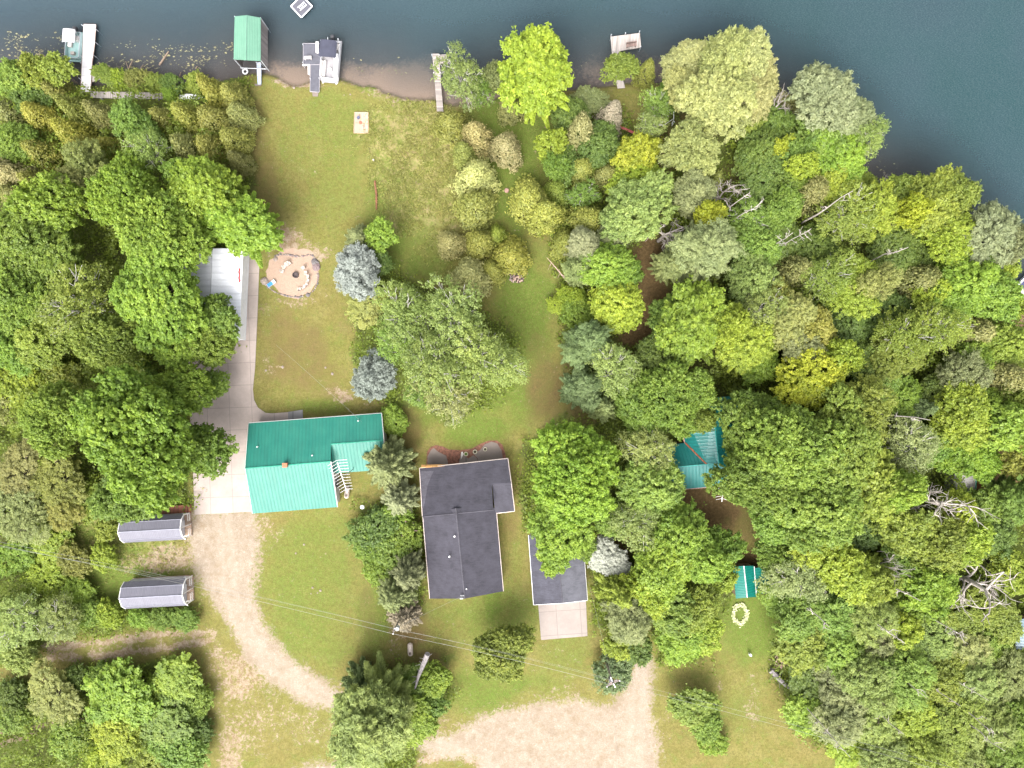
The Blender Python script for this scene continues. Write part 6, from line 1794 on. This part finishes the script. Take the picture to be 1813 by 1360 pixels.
T('birch', 1165, 190, 30, 'fern', 'beside the white swing frame', 9)
T('birch', 1148, 225, 24, 'birchy', 'with crooked stem by the red bench', 9)
T('smallmaple', 1185, 165, 22, 'green', 'in the swing frame', 6)
# ---- creamy willows
T('willow', 1212, 118, 44, 'cream', 'on the dock side of the willow mass', 10)
T('willow', 1285, 120, 56, 'cream', 'in the middle of the willow mass, out over the lake', 13)
T('willow', 1322, 105, 38, 'cream', 'farthest out over the lake', 12)
T('willow', 1325, 165, 50, 'cream', 'on the open water side of the willow mass', 12)
T('willow', 1262, 190, 58, 'cream', 'inland side of the willow mass', 13)
T('willow', 1205, 160, 34, 'cream', 'beside the swing frame', 10)
T('willow', 1222, 265, 48, 'pale', 'detached, below the swing frame', 11)
T('smallmaple', 1230, 95, 16, 'yellow', 'lone in the willow mass', 9)
T('smallmaple', 1325, 215, 28, 'moss', 'under the willow mass on the open water side', 6)
# ---- big wood on the point
T('maple', 1370, 225, 36, 'dark', 'in the dip between the willows and grey crown', 7)
T('dead', 1378, 185, 28, 'tan', '', 9, lab='forked bare white snag at the water between willows and grey crown')
T('shrub', 1392, 195, 20, 'khaki', 'at the water beside the forked snag', 3)
T('willow', 1452, 180, 54, 'grey', 'big and grey over the open water', 12)
T('willow', 1500, 218, 42, 'grey', 'smaller, outermost over the open water', 11)
T('maple', 1455, 235, 48, 'fern', 'below the big grey crown', 11)
T('birch', 1532, 242, 36, 'birchy', 'leaning out with bare white limbs over the lake', 11)
T('maple', 1375, 268, 26, 'yellow', 'brilliant below the dip', 9)
T('maple', 1340, 270, 40, 'dark', 'behind the willows', 7)
T('maple', 1480, 275, 44, 'bright', 'above the dark cove', 10)
T('maple', 1412, 275, 34, 'fern', 'beside the brilliant yellow one', 9)
T('dead', 1288, 335, 30, 'tan', '', 11, lab='upright broom shaped bare tree beside the grey pine')
T('cedar', 1262, 320, 26, 'olive', 'between broom shaped bare tree and detached willow')
T('pine', 1222, 350, 42, 'sage', 'lakeward of the fallen snag', 12)
T('smallmaple', 1252, 385, 26, 'yellow', 'on the shoulder of the great grey pine', 10)
T('pine', 1240, 445, 64, 'sage', 'greatest of the point, beside the brown path', 15)
T('pine', 1185, 470, 34, 'sage', 'low limbs of the great one over the brown path', 9)
T('dead', 1178, 415, 42, 'tan', '', 7, lab='grey leaning snag with many twigs at the head of the brown path')
T('fan', 1228, 572, 62, 'bright', 'beside the brown path clearing', 13)
T('fan', 1290, 575, 36, 'lime', 'fused with the big one by the brown path', 12)
T('fan', 1322, 612, 46, 'lime', 'below the fused pair by the brown path', 11)
T('maple', 1345, 645, 34, 'bright', 'edging the yellow crown', 9)
T('maple', 1180, 560, 32, 'green', 'drooping over the brown path', 8)
T('maple', 1352, 318, 40, 'dark', 'in the hollow below the willows', 7)
T('maple', 1400, 312, 36, 'green', 'in the hollow below the brilliant yellow one', 8)
T('cedar', 1432, 342, 36, 'khaki', 'inland of the dark cove', 9)
T('maple', 1478, 322, 38, 'lime', 'at the head of the dark cove', 10)
T('smallmaple', 1418, 300, 22, 'lime', 'thin and arching near the khaki cedar', 9)
T('maple', 1385, 370, 36, 'green', 'in the hollow above the birch stems')
T('birch', 1330, 385, 38, 'fern', 'with a pair of white stems in the hollow', 10)
bare_stem(1328, 341, 13, 'slender white forked stem in the hollow below the broom shaped bare tree')
bare_stem(1350, 357, 13, 'second slender white stem, deeper in the hollow')
T('birch', 1500, 385, 54, 'moss', 'with bare crooked limbs inland of the cove', 13)
T('ash', 1548, 378, 46, 'lime', 'beside the brilliant yellow one near the cove', 12)
T('smallmaple', 1525, 325, 22, 'moss', 'straggling at the cove edge', 5)
T('dead', 1570, 318, 18, 'tan', '', 4, lab='bare grey bush at the cove waterline')
T('maple', 1600, 345, 38, 'moss', 'at the outer lip of the cove', 9)
T('maple', 1645, 360, 50, 'moss', 'bulging over the water past the cove', 12)
T('maple', 1612, 375, 27, 'yellow', 'round and brilliant past the cove', 12)
T('maple', 1685, 350, 38, 'moss', 'outermost over the water past the cove', 12)
T('fan', 1672, 412, 46, 'lime', 'with jagged edge over the water', 12)
T('smallmaple', 1668, 445, 26, 'lime', 'hanging below the jagged edge', 10)
T('maple', 1590, 440, 46, 'dark', 'in the dark hollow below the brilliant one', 8)
T('maple', 1635, 450, 38, 'dark', 'in the dark hollow toward the water', 8)
bare_stem(1608, 438, 11, 'thin grey snag standing in the dark hollow')
bare_stem(1510, 338, 14, 'long pale stem beside the birch with bare crooked limbs', .15, 5)
bare_stem(1404, 412, 11, 'twiggy grey stem in the mid wood gap', .07, 9)
bare_stem(1436, 405, 11, 'twiggiest grey stem beside the crooked birch', .07, 12)
T('willow', 1745, 420, 54, 'grey', 'broad over the water at the photo edge', 12)
T('willow', 1788, 430, 34, 'grey', 'outer half of the broad one at the photo edge', 11)
T('smallmaple', 1770, 470, 28, 'lime', 'under the broad grey crown', 9)
T('maple', 1712, 500, 58, 'bright', 'above the grey boat', 12)
T('maple', 1758, 520, 44, 'bright', 'touching the grey boat', 10)
T('smallmaple', 1785, 545, 26, 'lime', 'over the orange jetty', 7)
T('cedar', 1408, 480, 36, 'khaki', 'round and brown in the middle of the point wood', 10)
T('birch', 1462, 488, 44, 'moss', 'beside the round brown one', 12)
T('ash', 1508, 515, 46, 'lime', 'with pale twigs mid wood', 12)
T('ash', 1545, 500, 32, 'pale', 'palest of the mid wood pair', 12)
T('cedar', 1622, 498, 42, 'khaki', 'broad and brown toward the water', 10)
T('maple', 1650, 515, 34, 'lime', 'beside the broad brown one', 9)
T('maple', 1345, 440, 38, 'green', 'next to the great grey pine')
T('maple', 1310, 420, 34, 'mid', 'in the hollow beside the great grey pine', 8)
T('maple', 1385, 420, 34, 'dark', 'in the mid wood gap', 7)
T('maple', 1440, 435, 38, 'dark', 'below the birch with crooked limbs', 7)
T('maple', 1330, 500, 42, 'birchy', 'opposite the great grey pine', 11)
T('birch', 1348, 545, 46, 'birchy', 'with a forked white top, by the lime fans', 12)
T('willow', 1395, 570, 46, 'pale', 'flecked cream mid wood', 12)
T('maple', 1435, 590, 40, 'gold', 'trailing yellow below the flecked cream one', 11)
T('smallmaple', 1375, 520, 22, 'gold', 'between the round brown cedar and forked birch', 9)
T('maple', 1500, 575, 42, 'deep', 'in the darkest dell', 7)
T('maple', 1565, 560, 42, 'deep', 'in the darkest dell toward the water', 7)
T('birch', 1600, 595, 56, 'moss', 'wide, just below the darkest dell', 12)
T('ash', 1570, 640, 46, 'moss', 'below the wide one', 11)
T('birch', 1660, 580, 44, 'moss', 'toward the orange jetty', 11)
T('cedar', 1720, 590, 46, 'khaki', 'dark and sparse inland of the jetty', 8)
T('maple', 1660, 540, 38, 'green', 'in the gap behind the bright tree by the boat', 8)
T('maple', 1785, 610, 38, 'moss', 'behind the orange jetty', 7)
T('willow', 1420, 622, 38, 'grey', 'dusty above the yellow crown', 11)
T('maple', 1432, 672, 50, 'yellow', 'the large glowing crown mid wood', 12)
T('smallmaple', 1480, 635, 32, 'lime', 'at the shoulder of the glowing crown', 10)
T('maple', 1525, 640, 40, 'dark', 'in the dell behind the glowing crown', 8)
T('maple', 1540, 690, 40, 'fern', 'below the dell behind the glowing crown', 9)
T('maple', 1590, 700, 38, 'bright', 'lit in the gap below the wide birch', 8)
T('spruce', 1622, 722, 34, 'teal', 'blue among the leafy crowns', 9)
T('ash', 1700, 660, 36, 'grey', 'dying back at the top, inland of the jetty', 11)
T('cedar', 1775, 670, 42, 'khaki', 'dusty at the photo edge below the jetty', 10)
T('maple', 1715, 640, 38, 'bright', 'around the dying back crown', 9)
T('maple', 1665, 690, 34, 'dark', 'under the leaning grey stem', 8)
T('maple', 1695, 740, 50, 'lime', 'wide below the dying back crown', 11)
T('maple', 1790, 755, 48, 'bright', 'at the photo edge over the brown yard', 11)
T('maple', 1740, 720, 34, 'bright', 'linking the wide lime and photo edge crowns', 9)
T('maple', 1800, 700, 34, 'moss', 'cut by the photo edge above the brown yard', 9)
bare_stem(1647, 744, 13.5, 'white stem reaching sideways over the birch below the blue conifer', .13, 5)
# ---- trees round garage and cabin
T('oak', 1014, 836, 82, 'bright', 'huge and round between the dark house and teal cabin', 16)
T('maple', 992, 930, 56, 'bright', 'lower half of the huge round crown, over the garage', 13)
T('smallmaple', 982, 985, 26, 'bright', 'lowest bough on the garage roof', 9)
T('smallmaple', 1028, 965, 24, 'green', 'at the garage corner beside the silvery bush', 8)
T('willow', 1075, 985, 35, 'silver', '', 5, lab='silvery white bush like conifer beside the garage')
T('pine', 1035, 610, 48, 'teal', 'dark, at the head of the needle lawn', 11)
T('pine', 1030, 690, 44, 'teal', 'dark, along the needle lawn below its twin', 11)
T('birch', 1088, 655, 46, 'birchy', 'pale limbed beside the dark pines', 13)
T('spruce', 1065, 720, 32, 'sage', 'between the dark pines and the huge round crown', 10)
T('maple', 1160, 640, 38, 'dark', 'at the foot of the brown path', 8)
T('oak', 1185, 700, 60, 'green', 'lakeward of the teal wing', 12)
T('maple', 1130, 730, 42, 'green', 'between dark pines and the teal wing', 10)
T('maple', 1232, 690, 38, 'mid', 'touching the lake end of the teal roof', 10)
T('maple', 1240, 745, 26, 'moss', 'over the ridge of the teal main roof', 9)
T('birch', 1150, 800, 46, 'pale', 'with white twigs at the teal wing end', 12)
T('maple', 1155, 865, 52, 'fern', 'overlapping the teal wing gable', 11)
T('birch', 1130, 925, 50, 'birchy', 'pale, yard side of the teal wing', 12)
T('maple', 1085, 915, 36, 'green', 'behind the huge round crown', 9)
T('smallmaple', 1170, 905, 34, 'birchy', 'at the corner of the cabin yard', 8)
T('maple', 1205, 940, 48, 'bright', 'in the brown yard below the cabin', 11)
T('maple', 1180, 1000, 56, 'bright', 'between silvery bush and the little green shed', 11)
T('maple', 1240, 990, 44, 'bright', 'nearest the white slope of the little shed', 10)
T('smallmaple', 1280, 965, 30, 'green', 'in the brown yard above the little shed', 7)
T('smallmaple', 1270, 1024, 26, 'lime', 'covering the edge of the little shed', 7)
T('spruce', 1095, 1045, 44, 'moss', 'at the garage apron', 10)
T('pine', 1110, 1085, 50, 'sage', 'feathery beside the concrete apron', 11)
T('maple', 1145, 1045, 36, 'lime', 'flecked yellow above the feathery pine', 11)
T('maple', 1190, 1075, 48, 'fern', 'over the end of the gravel lane', 9)
T('maple', 1235, 1075, 40, 'moss', 'flecked olive beside the flower ring lawn', 9)
T('smallmaple', 1095, 1135, 30, 'lime', 'lime skirt under the feathery pine', 6)
T('smallmaple', 1128, 1150, 26, 'dark', 'at the very mouth of the gravel lane', 5)
T('maple', 1205, 1130, 40, 'bright', 'on the clearing side of the gravel lane', 8)
T('smallmaple', 1245, 1120, 30, 'lime', 'edging the flower ring lawn', 6)
# ---- oaks over the cabin and beyond
T('oak', 1325, 745, 58, 'green', 'dark lobe over the teal main roof', 15)
T('oak', 1400, 790, 82, 'mid', 'first of the great crowns beyond the teal cabin', 17)
T('oak', 1340, 850, 66, 'mid', 'beside the cabin antenna', 15)
T('oak', 1485, 780, 78, 'mid', 'great, behind the first beyond the cabin', 17)
T('oak', 1440, 880, 86, 'mid', 'greatest of the crowns beyond the cabin', 18)
T('maple', 1535, 860, 60, 'moss', 'between the greatest crown and the bare fan', 15)
T('maple', 1582, 868, 42, 'bright', 'bright knob against the bare fan', 15)
T('maple', 1452, 945, 50, 'lime', 'hanging lowest of the great crowns', 14)
T('maple', 1375, 915, 46, 'green', 'dipping to the brown yard', 11)
T('ash', 1520, 730, 50, 'moss', 'lakeward of the great crowns', 13)
T('birch', 1610, 790, 48, 'sage', 'silvery limbed behind the bright knob', 13)
T('maple', 1650, 790, 36, 'fern', 'beside the silvery limbed birch', 9)
T('dead', 1668, 890, 50, 'tan', '', 15, lab='bare grey fan shaped dead tree beside the bright knob')
T('maple', 1700, 800, 40, 'bright', 'lakeward of the white cottage', 9)
T('maple', 1690, 900, 34, 'lime', 'behind the bare fan', 8)
T('maple', 1742, 820, 30, 'bright', 'standing in the brown yard by the cottage', 8)
T('pine', 1792, 880, 48, 'fern', 'at the photo edge below the brown yard', 11)
T('smallmaple', 1800, 815, 30, 'gold', 'at the photo edge on the brown yard', 9)
T('maple', 1740, 900, 36, 'fern', 'between the cottage and the photo edge pine', 7)
T('maple', 1525, 935, 42, 'deep', 'in the black gap below the great crowns', 8)
T('maple', 1600, 935, 46, 'moss', 'below the bright knob', 11)
T('maple', 1655, 965, 48, 'moss', 'below the bare fan', 11)
T('maple', 1705, 960, 44, 'lime', 'toward the photo edge below the bare fan', 10)
T('maple', 1760, 950, 34, 'dark', 'in the dark yard at the photo edge', 6)
T('birch', 1412, 1020, 54, 'sage', 'pale limbed beside the lean to shed', 12)
T('maple', 1375, 985, 34, 'green', 'behind the lean to shed', 8)
T('maple', 1490, 1000, 50, 'lime', 'next to the pale limbed birch', 11)
T('maple', 1540, 1030, 42, 'moss', 'by the twisted white snag')
T('dead', 1572, 1005, 28, 'tan', '', 14, lab='twisted white snag in the middle of the lower wood')
bare_stem(1468, 1110, 11, 'pinkish bare stem below the pale limbed birch', .16, 3, 1.8)
T('maple', 1595, 1010, 44, 'green', 'above the twisted snag', 9)
T('maple', 1645, 1040, 46, 'bright', 'between the two dead trees')
T('dead', 1745, 1045, 58, 'tan', '', 15, lab='great bare dead tree with spreading boughs near the photo edge')
T('maple', 1790, 1010, 40, 'lime', 'behind the great bare tree at the photo edge', 9)
T('maple', 1710, 1080, 44, 'moss', 'under the great bare tree', 8)
T('maple', 1770, 1085, 38, 'moss', 'under the great bare tree toward the photo edge', 7)
T('maple', 1420, 1085, 42, 'fern', 'edging the clearing below the birch', 8)
T('maple', 1385, 1060, 34, 'bright', 'touching the clearing below the lean to', 6)
T('maple', 1480, 1085, 46, 'fern', 'behind the pinkish stem', 8)
T('ash', 1540, 1090, 46, 'birchy', 'below the twisted snag', 9)
T('maple', 1600, 1075, 40, 'bright', 'second below the twisted snag', 8)
T('smallmaple', 1590, 1110, 30, 'lime', 'glowing in the lower wood', 8)
T('ash', 1560, 1140, 42, 'sage', 'twiggy in the lower wood', 8)
T('maple', 1640, 1130, 44, 'birchy', 'in the lower wood under the great bare tree', 8)
T('maple', 1420, 1140, 44, 'moss', 'beside the root heap', 7)
T('maple', 1485, 1145, 46, 'fern', 'one crown in from the root heap', 8)
T('ash', 1700, 1145, 44, 'pale', 'pale in the lower wood near the blue roof', 8)
T('maple', 1755, 1140, 34, 'green', 'by the blue roof corner', 6)
bare_stem(1712, 1130, 11, 'bare grey limbs poking up near the pale crown by the blue roof', .12, 9, 1.8)
bare_stem(1630, 1064, 13, 'thick pinkish stem leaning between the two big dead trees', .19, 4, 1.0)
bare_stem(1600, 1138, 11, 'forked bare limb lying over the glowing young tree', .13, 6, 1.9)
T('smallmaple', 1425, 1205, 36, 'dark', 'over the root end of the fallen trunk', 5)
T('ash', 1475, 1200, 44, 'sage', 'dusty behind the fallen trunk', 7)
T('ash', 1535, 1205, 48, 'birchy', 'willowy in the bottom thicket, upper row', 8)
T('ash', 1600, 1200, 46, 'fern', 'upper row of the bottom thicket, mid way', 8)
T('maple', 1660, 1195, 42, 'moss', 'upper row of the bottom thicket, below the pale crown', 8)
T('ash', 1725, 1205, 46, 'birchy', 'upper row of the bottom thicket near the photo edge', 8)
T('ash', 1790, 1200, 44, 'pale', 'upper row of the bottom thicket at the photo edge', 8)
T('smallmaple', 1425, 1262, 36, 'bright', 'edging the meadow in the bottom thicket', 5)
T('ash', 1490, 1270, 48, 'sage', 'middle row of the bottom thicket, near the meadow', 7)
T('ash', 1555, 1280, 48, 'birchy', 'middle row of the bottom thicket', 7)
T('maple', 1620, 1265, 44, 'lime', 'yellowest in the bottom thicket', 7)
T('ash', 1685, 1280, 48, 'moss', 'middle row of the bottom thicket, beyond the yellowest', 7)
T('ash', 1750, 1280, 48, 'birchy', 'middle row of the bottom thicket near the photo edge', 7)
T('maple', 1805, 1285, 40, 'fern', 'middle row of the bottom thicket at the photo edge', 7)
T('smallmaple', 1500, 1322, 32, 'lime', 'at the meadow tip in the bottom thicket', 4)
T('ash', 1570, 1345, 42, 'birchy', 'along the photo bottom past the meadow tip', 6)
T('ash', 1635, 1340, 44, 'moss', 'along the photo bottom, second past the meadow tip', 7)
T('ash', 1705, 1350, 46, 'birchy', 'along the photo bottom, third past the meadow tip', 7)
T('ash', 1775, 1350, 46, 'fern', 'in the very bottom corner of the photo', 7)
for a, b, r, s_ in ((1505, 1340, 22, 'by the meadow tip'), (1640, 1235, 24, 'standing in the bottom thicket'), (1750, 1240, 26, 'beside the photo edge in the bottom thicket'), (1780, 1330, 26, 'in the bottom corner'), (1762, 1300, 20, 'second in the bottom corner'), (1700, 1250, 20, 'leftmost of the pair above the bottom corner'), (1600, 1300, 20, 'above the photo bottom past the meadow tip'), (1470, 1300, 20, 'near the meadow in the bottom thicket')):
    bare_stem(a, b, 9, 'thin bare white stem ' + s_, .09, 5)
# pink lilac blossom belongs to its shrub
def blossom(par_px, n, seed):
    rng = np.random.RandomState(seed); c = P(*par_px, 2.6)
    K = c + rng.randn(n, 3) * (.75, 1.25, .25)
    V, t = cluster_leaves(K, nrm(rng.randn(n, 3) + (0, 0, 1.2)), .16, 12, .13, .12, rng, np.full(n, .5))
    return V, t, c
V, t, c = blossom((713, 945), 60, 4)
me = quad_mesh('blossom', V - np.array([c[0], c[1], 0]), LEAF, t)
lil = [o for o in bpy.data.objects if o.get('label', '').endswith('with pink blossoms over it beside the dark house')][0]
o = bpy.data.objects.new('blossom', me); COL.objects.link(o); o.color = (.42, .27, .27, 1); o.parent = lil
o.matrix_parent_inverse = (Matrix.Translation(lil.location) @ lil.rotation_euler.to_matrix().to_4x4() @ Matrix.Diagonal((*lil.scale, 1))).inverted()
o.location = (c[0], c[1], 0)

# ---- undergrowth: low leaves no one could count, all over the wooded ground
rng = np.random.RandomState(9)
n = 230000
U = np.stack([rng.uniform(-84, 84, n), rng.uniform(-64, 58, n)], 1)
ix = np.clip(((U[:, 0] - GX0) / GD).astype(int), 0, NX - 1); iy = np.clip(((U[:, 1] - GY0) / GD).astype(int), 0, NY - 1)
pr = (A_for - A_brown * 1.1)[iy, ix] * (.25 + 1.2 * np.clip(fbm(U[:, 0], U[:, 1], 5.0, 61) * 2.2 - .6, 0, 1))
ok = (rng.rand(n) < pr) & (shore_d[iy, ix] < -.6) & (gravel_d[iy, ix] > .3)
fd = forest_d[iy, ix][ok] + 4 * A_brown[iy, ix][ok]; U = U[ok]
for pad in ((1140, 700, 1345, 875), (1296, 1000, 1372, 1062), (930, 940, 1042, 1135), (310, 436, 470, 610), (208, 905, 345, 968), (208, 1020, 345, 1086), (1685, 832, 1740, 892)):
    a_, b_ = P(pad[0], pad[1]), P(pad[2], pad[3])
    k_ = ~((U[:, 0] > a_[0]) & (U[:, 0] < b_[0]) & (U[:, 1] < a_[1]) & (U[:, 1] > b_[1])); U = U[k_]; fd = fd[k_]
n = len(U); q = np.clip(fbm(U[:, 0], U[:, 1], 2.5, 71) * 2 - .5, 0, 1)
m = 3
C = np.repeat(np.stack([U[:, 0], U[:, 1], .15 + q * (1.0 + np.clip(-fd - 1.0, 0, 3.6))], 1), m, 0) + rng.randn(n * m, 3) * (.25, .25, .2); C[:, 2] = np.maximum(C[:, 2], .06)
V = leaf_quads(C, nrm(rng.randn(n * m, 3) * .5 + (0, 0, 1)), rng.randn(n * m, 3), .36 * (.6 + .8 * rng.rand(n * m)), .24 * (.6 + .8 * rng.rand(n * m)))
me = quad_mesh('undergrowth', V, LEAF, np.clip(np.repeat(.3 + .5 * fbm(U[:, 0], U[:, 1], 4.0, 81), m) + rng.randn(n * m) * .15, 0, 1))
o = bpy.data.objects.new('undergrowth', me); o.color = (.155, .205, .026, 1); COL.objects.link(o)
tag(o, 'low green undergrowth covering the ground in the woods', 'undergrowth', kind='stuff')

# ---- rough grass: straw and green blades standing in the uncut strips
n = 90000
U = np.stack([rng.uniform(-40, 14, n), rng.uniform(0, 44, n)], 1)
U2 = np.stack([rng.uniform(-74, -40, n // 2), rng.uniform(-54, -14, n // 2)], 1); U = np.concatenate([U, U2]); n = len(U)
ix = np.clip(((U[:, 0] - GX0) / GD).astype(int), 0, NX - 1); iy = np.clip(((U[:, 1] - GY0) / GD).astype(int), 0, NY - 1)
pr = (A_tall * .6)[iy, ix] * (.15 + 1.3 * np.clip(fbm(U[:, 0], U[:, 1], 2.2, 91) * 2.4 - .75, 0, 1))
U = U[(rng.rand(n) < pr) & (shore_d[iy, ix] < -.5) & (A_for[iy, ix] < .5) & (gravel_d[iy, ix] > .4) & (rut_d[iy, ix] > .2)]
n = len(U); m = 4
C = np.repeat(np.stack([U[:, 0], U[:, 1], np.full(n, .14)], 1), m, 0) + rng.randn(n * m, 3) * (.12, .12, .05)
V = leaf_quads(C, nrm(rng.randn(n * m, 3) * .8 + (0, 0, .8)), rng.randn(n * m, 3) + (0, 0, .3), .42 * (.6 + .8 * rng.rand(n * m)), .06 * (.7 + .8 * rng.rand(n * m)))
me = quad_mesh('meadow_grass', V, LEAF, np.clip(np.repeat(.25 + .6 * fbm(U[:, 0], U[:, 1], 1.6, 95), m) + rng.randn(n * m) * .18, 0, 1))
o = bpy.data.objects.new('meadow_grass', me); o.color = (.29, .29, .085, 1); COL.objects.link(o)
tag(o, 'rough uncut grass in the strip beside the mown lawn and by the sheds', 'grass', kind='stuff')
